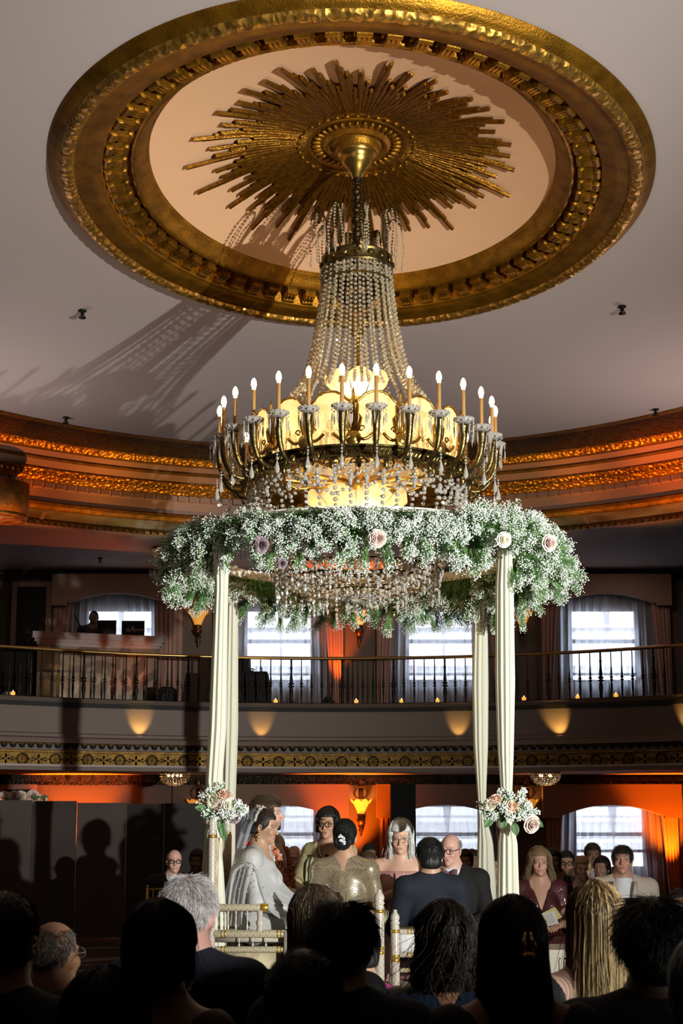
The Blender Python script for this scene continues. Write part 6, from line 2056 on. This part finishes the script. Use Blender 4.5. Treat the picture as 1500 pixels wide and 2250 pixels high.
f10 = person('woman with very long dark hair gathered in a gold clip', 1122, 2080, 3.6, 186, 1.02, tone=(.30, .14, .08), fem=True, hair='long', hc='darkbrown', hairopt=dict(length=.55, g=.014, n=4800, alt=(.05, .03, .018), altp=.3, seed=9, azmax=2.2, inward=1.12, tipcol=(.05, .030, .016)), clothes=[dress(BLKD, .15, -.10, .1)], **AU)
b = MB()
for sx in (-1, 1):
    b.tube([f10.H(.012 + sx * .012, -.142, -.005), f10.H(.012 + sx * .014, -.150, .02), f10.H(.012 + sx * .006, -.140, .05)], [.007, .009, .004], 8)
b.ball(f10.H(.012, -.150, -.008), (.022, .010, .012), 10, 6, 0, f10.HH)
b.build('hair_clip', JEWEL, f10.obj)
person('woman with long straight blond hair and bare shoulders', 1304, 2029, 4.45, 184, 1.06, tone='fair', fem=True, hair='long', hc='blond', hairopt=dict(length=.46, g=.014, n=5200, part=-.2, alt=(.10, .06, .03), altp=.34, seed=10, azmax=2.2, inward=1.10, tipcol=(.52, .38, .18), wisps=.04), clothes=[dress(BLKD, .16, -.12, .0)], **AU)
person('person with tousled dark hair in black at the right', 1432, 2079, 3.7, 176, 1.06, tone='dark', hair='short', hc='black', hairopt=dict(n=6500, ln=.050, up=.04, g=.012, alt=(.04, .035, .032), altp=.3, whorl=.8, drop=-.10, r0=.0013), clothes=[suit(BLKS)], **AU)
person('guest in black cut off by the bottom right corner', 1560, 2190, 2.9, 178, 1.08, tone='dark', hair='soft', hc='black', clothes=[suit(BLKS)], **AU)
person('guest in magenta silk beyond the central dark-haired man', 792, 2090, 5.4, 178, .98, tone='tan', fem=True, hair='soft', hc='black', clothes=[dress(MAGENTA, .09, -.04, .9)], **AU)
# ------------------------------------------------------------------ ornate ceremony seats on the stage
LACQ = mat('white_lacquer', (0.50, 0.45, 0.38), 0.25, spec=.6)
GBAND = mat('gold_band', (0.60, 0.36, 0.06), 0.3, .8)
def lattice(name, base, line, sx, sz):
    """diagonal gold lattice with a dot in each lozenge, wrapped round a post along its axis (local z) or along x"""
    m = mat(name, base, 0.28, spec=.6)
    N, L = m.node_tree.nodes, m.node_tree.links
    tc = N.new('ShaderNodeTexCoord'); sp = N.new('ShaderNodeSeparateXYZ'); L.new(tc.outputs['Object'], sp.inputs[0])
    def mth(op, a, b=None, c=None):
        n = N.new('ShaderNodeMath'); n.operation = op
        for i, v in enumerate((a, b)):
            if v is None: continue
            if isinstance(v, (int, float)): n.inputs[i].default_value = v
            else: L.new(v, n.inputs[i])
        return n.outputs[0]
    along_, across = (sp.outputs['Z'], sp.outputs['X']) if sz == 'z' else (sp.outputs['X'], sp.outputs['Z'])
    u, v = mth('MULTIPLY', along_, sx), mth('MULTIPLY', across, sx)
    a = mth('ABSOLUTE', mth('SUBTRACT', mth('FRACT', mth('ADD', u, v)), .5))
    b = mth('ABSOLUTE', mth('SUBTRACT', mth('FRACT', mth('SUBTRACT', u, v)), .5))
    edge = mth('LESS_THAN', mth('MINIMUM', a, b), .045)
    dot = mth('GREATER_THAN', mth('MINIMUM', a, b), .40)
    f = mth('MAXIMUM', edge, dot)
    mx = N.new('ShaderNodeMix'); mx.data_type = 'RGBA'; mx.inputs[6].default_value = tuple(base) + (1,); mx.inputs[7].default_value = tuple(line) + (1,)
    L.new(f, mx.inputs[0]); L.new(mx.outputs[2], N['Principled BSDF'].inputs['Base Color'])
    return m
LATZ = lattice('lacquer_gold_lattice', (0.52, 0.47, 0.42), (0.22, .14, .05), 26, 'z')
LATX = lattice('lacquer_gold_lattice_rail', (0.46, 0.42, 0.31), (0.25, .15, .05), 22, 'x')
SEATF = mat('cream_brocade', (0.55, 0.46, 0.30), 0.6, noise=(14, .35), bump=(40, .3))
def ornate_post(x, y, z0, z1, r, parent):
    """turned back post: lattice shaft, gold bands, ringed neck and bulb finial"""
    q = v3(x, y, 0)
    h = z1 - z0
    po = MB().lathe([(.001, z0), (r * .9, z0), (r * .9, z0 + .03), (r, z0 + .04), (r * 1.0, z1 - .13), (r * .95, z1 - .125)], q, 18).build('post', LATZ, parent)
    b = MB()
    for zz in (z0 + .05, z0 + .07, z0 + h * .42, z0 + h * .46, z1 - .15):
        b.lathe([(r * .98, zz - .012), (r * 1.08, zz - .010), (r * 1.08, zz + .010), (r * .98, zz + .012)], q, 18)
    b.build('gold_bands', GBAND, po)
    MB().lathe([(r * .9, z1 - .13), (r * 1.05, z1 - .12), (r * .8, z1 - .11), (r * 1.08, z1 - .10), (r * 1.08, z1 - .09), (r * .85, z1 - .08), (r * 1.05, z1 - .065), (r * 1.0, z1 - .045), (r * .6, z1 - .025), (r * .45, z1 - .02), (r * .5, z1 - .005), (.001, z1)], q, 18).build('finial', LACQ, po)
def spindle(x, y, z0, z1, r, parent):
    h = z1 - z0
    MB().lathe([(r * .6, z0), (r * .8, z0 + .1 * h), (r * 1.2, z0 + .2 * h), (r * .5, z0 + .34 * h), (r * .6, z0 + .5 * h), (r * .9, z0 + .62 * h), (r * .5, z0 + .75 * h), (r * .9, z0 + .9 * h), (r * .6, z1)], (x, y, 0), 8).build('spindle', LACQ, parent)
def bar_x(x0, x1, y, z, r, m, parent, name, bands=True):
    o = MB().lathe([(r * .9, x0), (r, x0 + .005), (r, x1 - .005), (r * .9, x1)], (0, y, z), 14, 0, np.array([[0, 0, 1], [0, 1, 0], [-1, 0, 0]], float)).build(name, m, parent)
    if bands:
        b = MB()
        for xx in (x0 + .06, x0 + .085, x1 - .06, x1 - .085):
            b.lathe([(r * .98, xx - .006), (r * 1.06, xx - .005), (r * 1.06, xx + .005), (r * .98, xx + .006)], (0, y, z), 14, 0, np.array([[0, 0, 1], [0, 1, 0], [-1, 0, 0]], float))
        b.build('gold_bands', GBAND, o)
    return o
t = thing('ornate_settee', 'white and gold lattice settee under the bride and groom at the left drapes', 'settee', (-.70, 9.95, STAGE), 'ornate white and gold ceremony seats')
zA = lambda py, Y: atY(600, py, Y)[2]
YF, YB = 9.38, 10.62
x0, x1, x2 = atY(470, 2000, YF)[0], atY(589, 2000, YF)[0], atY(636, 2050, YF)[0]
zarm, zr1, zr2 = zA(1994, YF), zA(2052, YF), zA(2086, YF)
for yy in (YF, YB):
    bar_x(x0, x1 - .055, yy, zarm, .026, LATX, t, 'arm_roll', False)
    MB().lathe([(.027, x1 - .055), (.029, x1 - .05), (.029, x1 - .012), (.026, x1 - .008), (.026, x1), (.001, x1)], (0, yy, zarm), 14, 0, np.array([[0, 0, 1], [0, 1, 0], [-1, 0, 0]], float)).build('arm_cap', GBAND, t)
    MB().lathe([(.016, zr1), (.024, zr1 + .03), (.020, zr1 + .05), (.028, zr1 + .07), (.028, zr1 + .09), (.018, zr1 + .10), (.022, zarm - .02)], (x1 - .06, yy, 0), 12).build('arm_post', LACQ, t)
    bar_x(x0, x2, yy, zr1, .028, LATX, t, 'seat_rail')
    bar_x(x0, x2, yy, zr2, .022, LATX, t, 'lower_rail')
    for px in (501, 518, 543): spindle(atY(px, 2020, yy if yy == YF else YF)[0], yy, zr1 + .02, zarm - .02, .008, t)
    for px in (525, 555, 584): spindle(atY(px, 2070, YF)[0], yy, zr2 + .015, zr1 - .02, .008, t)
    MB().b2(x2 - .04, x2 + .02, yy - .03, yy + .03, STAGE + .03, zr1 + .02).lathe([(.03, STAGE), (.035, STAGE + .015), (.03, STAGE + .035)], (x2 - .01, yy, 0), 10).build('leg', LATZ, t)
    ornate_post(x0 - .02, yy, STAGE, 1.56, .030, t)
MB().b2(x0, x2 - .02, YF + .03, YB - .03, zr1 - .06, zr1 + .0).build('seat_frame', LACQ, t)
o = MB().box(((x0 + x2) / 2 - .02, (YF + YB) / 2, zr1 - .005), (x2 - x0 - .06, YB - YF - .1, .035)).build('seat_cushion', SEATF, t)
MB().b2(x0 - .03, x0 + .02, YF + .04, YB - .04, .95, 1.40).build('back_panel', SEATF, t)
MB().b2(x0 - .02, x2 - .06, YF + .05, YF + .08, STAGE + .02, zr2 - .03).build('skirt', SEATF, t)

def ornate_chair(xl, xr, y, ztop, label, r, depth=.55, panel=True):
    t = thing('ornate_chair', label, 'chair', ((xl + xr) / 2, y + depth / 2, STAGE), 'ornate white and gold ceremony seats')
    zt = ztop
    for x in (xl, xr):
        ornate_post(x, y, STAGE, zt, r, t)
        MB().lathe([(.02, STAGE), (.028, STAGE + .05), (.02, STAGE + .12), (.03, STAGE + .3), (.03, STAGE + .40)], (x, y + depth, 0), 12).build('leg', LATZ, t)
    for zz, rr in ((zt - .155, .018), (zt - .315, .018), (zt - .42, .016)):
        bar_x(xl + r, xr - r, y, zz, rr, LATX if rr < .018 else LACQ, t, 'back_rail')
    if panel:
        R = [[(x, y + .004 * sin(x * 50) + .006, z) for x in np.linspace(xl + r, xr - r, 16)] for z in np.linspace(zt - .305, zt - .165, 6)]
        o = MB().rings(np.array(R), closed=False).build('back_panel', mat('white_quilted_panel', (0.62, .60, .62), .6, bump=(25, .4)), t); o.modifiers.new('thick', 'SOLIDIFY').thickness = .012
        MB().b2((xl + xr) / 2 - .055, (xl + xr) / 2 - .025, y - .024, y - .018, zt - .205, zt - .170).build('clip', mat('grey_clip', (.22, .25, .24), .4), t)
    MB().b2(xl - .01, xr + .01, y + .03, y + depth, STAGE + .36, STAGE + .41).build('seat_frame', LACQ, t)
    MB().box(((xl + xr) / 2, y + depth / 2 + .02, STAGE + .43), (xr - xl - .02, depth - .06, .04)).build('seat_cushion', SEATF, t)
    for x in (xl, xr):
        MB().tube([(x, y + .02, STAGE + .46), (x, y + depth * .9, STAGE + .46)], .022, 10).build('arm_rest', LATZ, t)
xa, xb = atY(868, 2100, 9.2)[0], atY(1004, 2100, 9.2)[0]
ornate_chair(xa, xb, 9.2, atY(868, 1998, 9.2)[2], 'white and gold chair with quilted back panel behind the man in the navy suit', .031)
xa, xb = atY(694, 2100, 9.12)[0], atY(833, 2100, 9.12)[0]
ornate_chair(xa, xb, 9.12, atY(833, 1954, 9.12)[2], 'taller white and gold ornate chair behind the mother in the gold blouse', .036, .55, False)

# small white panelled cabinet and black case at the right of the stage
q = atY(1222, 2110, 9.9)
t = thing('panelled_cabinet', 'small white panelled cabinet beside the woman in burgundy', 'cabinet', (q[0], 9.9, STAGE))
b = MB().b2(q[0] - .10, q[0] + .20, 9.9, 10.3, STAGE, .52).b2(q[0] - .115, q[0] + .215, 9.885, 10.315, .52, .55)
b.build('body', LACQ, t, smooth=False)
b = MB()
for (a, c) in ((-.08, .03), (.06, .18)):
    for (u0, u1, w0, w1) in ((a, c, .34, .35), (a, c, .48, .49), (a, a + .01, .34, .49), (c - .01, c, .34, .49)):
        b.b2(q[0] + u0, q[0] + u1, 9.888, 9.90, w0, w1)
b.build('panel_moulding', LACQ, t, smooth=False)

# program held by the woman in burgundy
q = redw
c0 = (np.array(q.wri[0]) + q.wri[1]) / 2 + q.HB @ v3(0.02, .06, .055)
Mx = q.HB @ rotx(rad(-32)) @ roty(rad(18))
t = thing('program_booklet', 'open white program with printed lines held by the woman in burgundy', 'booklet', tuple(c0))
PAPER = mat('white_paper', (0.66, .64, .60), .8)
MB().box(c0, (.20, .004, .145), Mx).build('page', PAPER, t, smooth=False)
MB().box(c0 + Mx @ v3(-.035, -.006, .02), (.20, .004, .13), Mx @ roty(rad(14))).build('cover', mat('yellow_paper', (.60, .52, .22), .8), t, smooth=False)
b = MB()
for i in range(9):
    b.box(c0 + Mx @ v3(0, .0025, .055 - .013 * i), (.155 - .02 * (i % 3 == 2), .0008, .003), Mx)
b.build('printed_lines', mat('grey_print', (.25, .24, .23), .8), t, smooth=False)

# gold chiavari chair by the dark screen
def chiavari(x, y, label):
    t = thing('chiavari_chair', label, 'chair', (x, y, 0))
    G = mat('gold_chair_paint', (0.50, .31, .07), .35, .7)
    hw = .19
    for sx in (-1, 1):
        MB().tube([(x + sx * hw, y, 0), (x + sx * hw, y, .45), (x + sx * hw * .97, y - .03, .86)], .014, 8).ball((x + sx * hw * .97, y - .03, .87), .016, 8, 6).build('back_leg', G, t)
        MB().tube([(x + sx * hw, y + .38, 0), (x + sx * hw, y + .38, .44)], .014, 8).build('front_leg', G, t)
    for z, yy in ((.845, -.03), (.64, -.015), (.58, -.01)):
        MB().tube([(x - hw, y + yy, z), (x + hw, y + yy, z)], .010, 8).build('rail', G, t)
    for i in range(5):
        xx = x + (-2 + i) * .064
        MB().tube([(xx, y - .012, .64), (xx, y - .03, .845)], .007, 6).build('spindle', G, t)
    MB().box((x, y + .19, .445), (.40, .40, .02)).build('seat', G, t)
    MB().box((x, y + .19, .475), (.38, .38, .035)).build('cushion', mat('ivory_cushion', (.6, .57, .5), .8), t)
q = atY(366, 1980, 12.5)
chiavari(q[0], 12.5, 'gold chiavari chair beside the dark screen, left of the white-haired man')

# ------------------------------------------------------------------ dark folding screen on the left and flowers behind it
SCRM = mat('dark_screen_cloth', (0.060, 0.044, 0.040), 0.85, noise=(2, .2), bump=(150, .1))
SCRD = mat('darker_screen_cloth', (0.026, 0.020, 0.018), 0.85)
t = thing('folding_screen', 'long dark folding screen standing on the carpet at the left', 'screen', (-3.2, 16.0, 0))
pxs = [-40, 66, 168, 275, 360, 448]
for i in range(5):
    a, c = atY(pxs[i], 1800, 16.0), atY(pxs[i + 1], 1800, 16.0)
    ya, yb = 16.0 + .12 * (i % 2), 16.0 + .12 * ((i + 1) % 2)
    zt = atY(100, [1758, 1760, 1764, 1766, 1765][i], 16.0)[2]
    d = v3(c[0] - a[0], yb - ya, 0); L_ = np.linalg.norm(d); ang_ = math.atan2(d[1], d[0])
    MB().box(((a[0] + c[0]) / 2, (ya + yb) / 2, zt / 2 + .02), (L_ - .012, .03, zt - .04), rotz(ang_)).build('panel', SCRM if i < 3 else SCRD, t, smooth=False)
t = thing('flower_arrangement', 'peach and cream roses showing above the dark screen at the far left', 'flowers', (atY(40, 1755, 17.2)[0], 17.2, 0))
for i, (px, py) in enumerate(((17, 1756), (44, 1750), (58, 1756), (70, 1748), (77, 1756), (30, 1750), (88, 1759), (8, 1751))):
    rose(atY(px, py, 17.2), .075, [RPEACH, RPINK][i % 2], t, (0, -1, .5))
b = MB()
c_ = atY(45, 1762, 17.25)
for k in range(160):
    p = c_ + v3(rng.uniform(-.34, .34), rng.uniform(-.1, .1), rng.uniform(-.15, .07))
    b.ball(p, (.05, .012, .028), 6, 4, 0, rand_rot(1)[0])
b.build('leaves', LEAFM, t)
MB().lathe([(.001, 0), (.18, 0), (.05, .04), (.04, 1.2), (.12, 1.3), (.20, 1.62), (.19, 1.62), (.11, 1.32), (.001, 1.3)], (c_[0], 17.2, 0), 18).build('urn_stand', mat('dark_urn', (.03, .025, .02), .5), t)

# dark doorways and columns on the walls
def darkdoor(name, px0, px1, y, z0, z1, label):
    x0_, x1_ = atY(px0, 1500, y)[0], atY(px1, 1500, y)[0]
    t = thing(name, label, None, ((x0_ + x1_) / 2, y, z0)); t['kind'] = 'structure'
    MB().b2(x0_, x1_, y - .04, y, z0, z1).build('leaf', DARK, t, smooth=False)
    MB().b2(x0_ - .09, x0_, y - .08, y, z0, z1 + .09).b2(x1_, x1_ + .09, y - .08, y, z0, z1 + .09).b2(x0_, x1_, y - .08, y, z1, z1 + .09).build('frame', PELM, t, smooth=False)
darkdoor('door_1', 32, 98, WY - .08, 3.27, 5.80, 'dark doorway on the balcony at the left')
darkdoor('door_2', 16, 78, WY - .08, 0.0, 1.98, 'dark opening in the lower wall behind the screen flowers')
x = atY(885, 1800, 22.2)[0]
t = thing('column_loudspeaker', 'tall black column loudspeaker before the lower wall behind the silver-haired woman', 'loudspeaker', (x, 22.2, 0))
MB().b2(x - .21, x + .21, 22.0, 22.4, .55, 2.05).build('cabinet', BLACK, t, smooth=False)
MB().b2(x - .19, x + .19, 21.985, 22.0, .60, 2.0).build('grille', mat('speaker_grille', (.015, .015, .016), .6, bump=(200, .6)), t, smooth=False)
MB().lathe([(.001, 0), (.30, 0), (.30, .025), (.04, .04), (.04, .56)], (x, 22.2, 0), 18).build('stand', IRON, t)

# ------------------------------------------------------------------ DJ on the balcony
BZ = 3.27
pL, pR = atY(80, 1500, 21.35), atY(346, 1500, 22.0)
A, Bv = v3(pL[0], 21.35, 0), v3(pR[0], 22.0, 0)
dv = (Bv - A) / np.linalg.norm(Bv - A); LB = np.linalg.norm(Bv - A)
Mb = np.stack([dv, v3(-dv[1], dv[0], 0), v3(0, 0, 1)], 1)
ang_b = math.atan2(dv[1], dv[0])
DJP = mat('swirled_bronze_panel', (0.30, .22, .15), .22, .35, bump=(5, .06))
def _swirl(m):
    N, L = m.node_tree.nodes, m.node_tree.links
    tc = N.new('ShaderNodeTexCoord'); n1 = N.new('ShaderNodeTexNoise'); n1.inputs['Scale'].default_value = 1.15; n1.inputs['Detail'].default_value = 1.5; n1.inputs['Distortion'].default_value = 1.2
    ml = N.new('ShaderNodeMath'); ml.operation = 'MULTIPLY'; ml.inputs[1].default_value = 26
    sn = N.new('ShaderNodeMath'); sn.operation = 'SINE'
    r = N.new('ShaderNodeValToRGB'); r.color_ramp.interpolation = 'EASE'
    r.color_ramp.elements[0].position = .30; r.color_ramp.elements[0].color = (.045, .024, .010, 1)
    r.color_ramp.elements[1].position = .62; r.color_ramp.elements[1].color = (.10, .072, .045, 1)
    L.new(tc.outputs['Object'], n1.inputs['Vector']); L.new(n1.outputs['Fac'], ml.inputs[0]); L.new(ml.outputs[0], sn.inputs[0])
    ma = N.new('ShaderNodeMapRange'); ma.inputs['From Min'].default_value = -1; L.new(sn.outputs[0], ma.inputs['Value']); L.new(ma.outputs[0], r.inputs[0])
    L.new(r.outputs[0], N['Principled BSDF'].inputs['Base Color'])
    N['Principled BSDF'].inputs['Coat Weight'].default_value = 1.0; N['Principled BSDF'].inputs['Coat Roughness'].default_value = .06
_swirl(DJP)
zt0 = atY(80, 1388, 21.3)[2]
t = thing('dj_booth', 'white-topped DJ booth with a swirled bronze front at the left of the balcony', 'DJ booth', tuple(A + v3(0, 0, BZ)))
mid = (A + Bv) / 2
MB().box(mid + Mb @ v3(0, .02, 0) + v3(0, 0, BZ + .55), (LB, .03, 1.10), Mb).build('front_panel', DJP, t, smooth=False)
MB().box(mid + Mb @ v3(-LB / 2 + .02, .40, 0) + v3(0, 0, BZ + .55), (.03, .74, 1.10), Mb).box(mid + Mb @ v3(LB / 2 - .02, .40, 0) + v3(0, 0, BZ + .55), (.03, .74, 1.10), Mb).build('side_panels', DJP, t, smooth=False)
TOPM = mat('pale_marbled_top', (0.24, .19, .165), .45, noise=(3, .25))
b = MB()
for (dz0, dz1, ov) in ((1.10, 1.14, .02), (1.14, 1.20, .06), (1.20, zt0 - BZ, .10)):
    b.box(mid + Mb @ v3(0, .36, 0) + v3(0, 0, BZ + (dz0 + dz1) / 2), (LB + 2 * ov, .80 + 2 * ov, dz1 - dz0), Mb)
b.build('counter_top', TOPM, t, smooth=False)
ZT = zt0
def laptop(px0, px1, pytop, label, text=None):
    Y = 21.95
    a, c = atY(px0, 1395, Y), atY(px1, 1395, Y)
    top = atY((px0 + px1) / 2, pytop, Y)[2]
    w = c[0] - a[0]; hh = top - ZT
    cc = v3((a[0] + c[0]) / 2, Y, ZT)
    t = thing('laptop', label, 'laptop', tuple(cc), 'DJ laptops')
    MB().box(cc + v3(0, .14, .012), (w, .26, .022)).build('base', BLACK, t, smooth=False)
    MB().box(cc + v3(0, -.0, hh / 2 + .01), (w, .014, hh - .02)).build('screen_lid', BLACK, t, smooth=False)
    if text:
        for s_, x_, z_, sz in text:
            cu = bpy.data.curves.new('lid_lettering', 'FONT'); cu.body = s_; cu.size = sz; cu.extrude = .001; cu.shear = .15
            o = bpy.data.objects.new('lid_lettering', cu); COL.objects.link(o)
            o.data.materials.append(mat('white_lettering', (.55, .5, .45), .5))
            bpy.context.view_layer.update()
            me = bpy.data.meshes.new_from_object(o.evaluated_get(bpy.context.evaluated_depsgraph_get()))
            bpy.data.objects.remove(o)
            o = bpy.data.objects.new('lid_lettering', me); COL.objects.link(o)
            o.parent = t
            o.location = (x_, -.009, z_); o.rotation_euler = (pi / 2, 0, 0)
            ORG[o.name] = ORG[t.name]
    return t
laptop(213, 255, 1363, 'black laptop in front of the DJ, its lid towards the hall')
laptop(267, 317, 1364, 'black laptop with white lettering on its lid, right of the DJ', [('dj', -.13, .10, .09), ('A', -.065, .085, .15), ('nnie', .03, .10, .09)])
dj = person('DJ in dark clothes standing behind the booth on the balcony', 206, 1357, 22.85, 6, 1.04, tone='dark', hair='soft', hc='black', floor=BZ, stand=True, arms='desk', hairopt=dict(g=.004), clothes=[suit(BLKS)])
t = thing('microphone_boom', 'thin black microphone boom on the DJ booth, left of the DJ', 'microphone', tuple(atY(180, 1388, 21.9)))
MB().tube([atY(181, 1389, 21.9), atY(172, 1367, 21.9), atY(163, 1350, 21.9)], .012, 6).build('arm', IRON, t)
MB().lathe([(.001, -.02), (.06, -.02), (.06, 0), (.001, 0)], atY(181, 1390, 21.9), 12).build('base', IRON, t)
def loose(name, label, cat, fn, loc):
    t = thing(name, label, cat, tuple(loc)); fn(t); return t
# PA and gear along the balcony
def bx(name, cat, label, px0, px1, py0, Y, dep, m=BLACK, py1=None):
    a, c = atY(px0, 1520, Y), atY(px1, 1520, Y)
    zt = atY((px0 + px1) / 2, py0, Y)[2]
    t = thing(name, label, cat, ((a[0] + c[0]) / 2, Y + dep / 2, BZ))
    return t, a[0], c[0], zt
t, a, c, zt = bx('loudspeaker', 'loudspeaker', 'tall black loudspeaker case standing left of the DJ booth', 4, 62, 1424, 21.2, .5)
MB().b2(a, c, 21.2, 21.7, BZ, zt).build('cabinet', BLACK, t, smooth=False)
MB().b2(a + .03, c - .03, 21.185, 21.2, BZ + .06, zt - .06).build('grille', IRON, t, smooth=False)
t, a, c, zt = bx('gear_bag', 'bag', 'pale gear bag lying on the balcony floor at the far left', -8, 36, 1517, 20.95, .4)
MB().ball(((a + c) / 2, 21.1, BZ + (zt - BZ) * .42), ((c - a) / 2, .18, (zt - BZ) * .58), 16, 10).build('bag_body', mat('pale_canvas', (.45, .43, .44), .8, bump=(12, .8)), t)
MB().tube([((a + c) / 2 + .14 * cos(s_), 21.08, zt - .04 + .10 * sin(s_)) for s_ in np.linspace(0, pi, 9)], .012, 6).build('handle', IRON, t)
t, a, c, zt = bx('subwoofer', 'loudspeaker', 'squat black speaker on the balcony floor right of the DJ booth', 346, 386, 1508, 21.2, .4)
b = MB()
b.rings(np.array([[((a + c) / 2 + (c - a) / 2 * np.sign(cos(s_)) * abs(cos(s_)) ** .5, yy, BZ + (zt - BZ) / 2 + (zt - BZ) / 2 * np.sign(sin(s_)) * abs(sin(s_)) ** .5) for s_ in np.arange(24) / 24 * 2 * pi] for yy in (21.2, 21.55)]))
b.build('cabinet', BLACK, t)
MB().lathe([(.10, 0), (.11, .012), (.085, .012), (.02, .0), (.001, .008)], ((a + c) / 2, 21.2, BZ + (zt - BZ) / 2), 20, 0, np.array([[1, 0, 0], [0, 0, -1], [0, 1, 0]], float)).build('cone', IRON, t)
t, a, c, zt = bx('draped_table', 'table', 'black draped table on the balcony behind the left white drapes', 500, 586, 1475, 21.25, .55)
zt = atY(560, 1475, 21.2)[2]
R = []
for u in np.linspace(0, 1, 12):
    z = zt + (BZ + .01 - zt) * u
    R.append([((a + c) / 2 + ((c - a) / 2 + .07 * u) * sx + .012 * u * sin(k * 1.9), 21.5 + (.28 + .05 * u) * sy + .012 * u * cos(k * 2.3), z) for k, (sx, sy) in enumerate([(-1 + .1 * i, -1) for i in range(20)] + [(1, -1 + .2 * i) for i in range(10)] + [(1 - .1 * i, 1) for i in range(20)] + [(-1, 1 - .2 * i) for i in range(10)])])
MB().rings(np.array(R)[::-1]).build('tablecloth', BLACK, t)
MB().b2(a + .02, c - .02, 21.26, 21.74, zt - .02, zt + .005).build('tabletop', BLACK, t, smooth=False)
t = thing('equipment_case', 'tall black case standing on the draped table', 'case', (atY(534, 1470, 21.4)[0], 21.5, zt))
a, c = atY(522, 1470, 21.4)[0], atY(546, 1470, 21.4)[0]
zz_ = atY(534, 1444, 21.4)[2]
MB().b2(a, c, 21.35, 21.65, zt + .005, zz_).build('case_body', BLACK, t, smooth=False)
MB().tube([((a + c) / 2 - .05, 21.5, zz_), ((a + c) / 2 - .04, 21.5, zz_ + .025), ((a + c) / 2 + .04, 21.5, zz_ + .025), ((a + c) / 2 + .05, 21.5, zz_)], .008, 6).build('handle', IRON, t)
q = atY(574, 1474, 21.4); q[2] = zt + .006
t = thing('small_bottle', 'small pale bottle with dark cap on the draped table', 'bottle', tuple(q))
MB().lathe([(.001, 0), (.022, 0), (.022, .05), (.012, .06)], q, 10).build('bottle_body', mat('pale_plastic', (.5, .48, .38), .5), t)
MB().lathe([(.013, .058), (.013, .085), (.001, .086)], q, 10).build('cap', IRON, t)
q = atY(553, 1474, 21.4); q[2] = zt + .012
tag(MB().tube([q + v3(.06 * cos(s_ * 2.2) * (1 - s_ / 14), .03 * sin(s_), .028 + .028 * sin(s_ * 1.6)) for s_ in np.linspace(0, 9, 40)], .006, 6).build('cable', IRON), 'tangled black cable on the draped table', 'cable')
t, a, c, zt = bx('black_bundle', 'bag', 'black cloth bundle on the balcony floor below the orange-lit curtain', 704, 736, 1530, 21.3, .4)
MB().ball(((a + c) / 2, 21.45, BZ + (zt - BZ) * .45), ((c - a) / 2, .16, (zt - BZ) * .55), 16, 10).build('bundle', BLACK, t)
MB().tube([((a + c) / 2 - .05, 21.4, zt - .02), ((a + c) / 2, 21.38, zt + .03), ((a + c) / 2 + .05, 21.4, zt - .02)], .010, 6).build('strap', IRON, t)
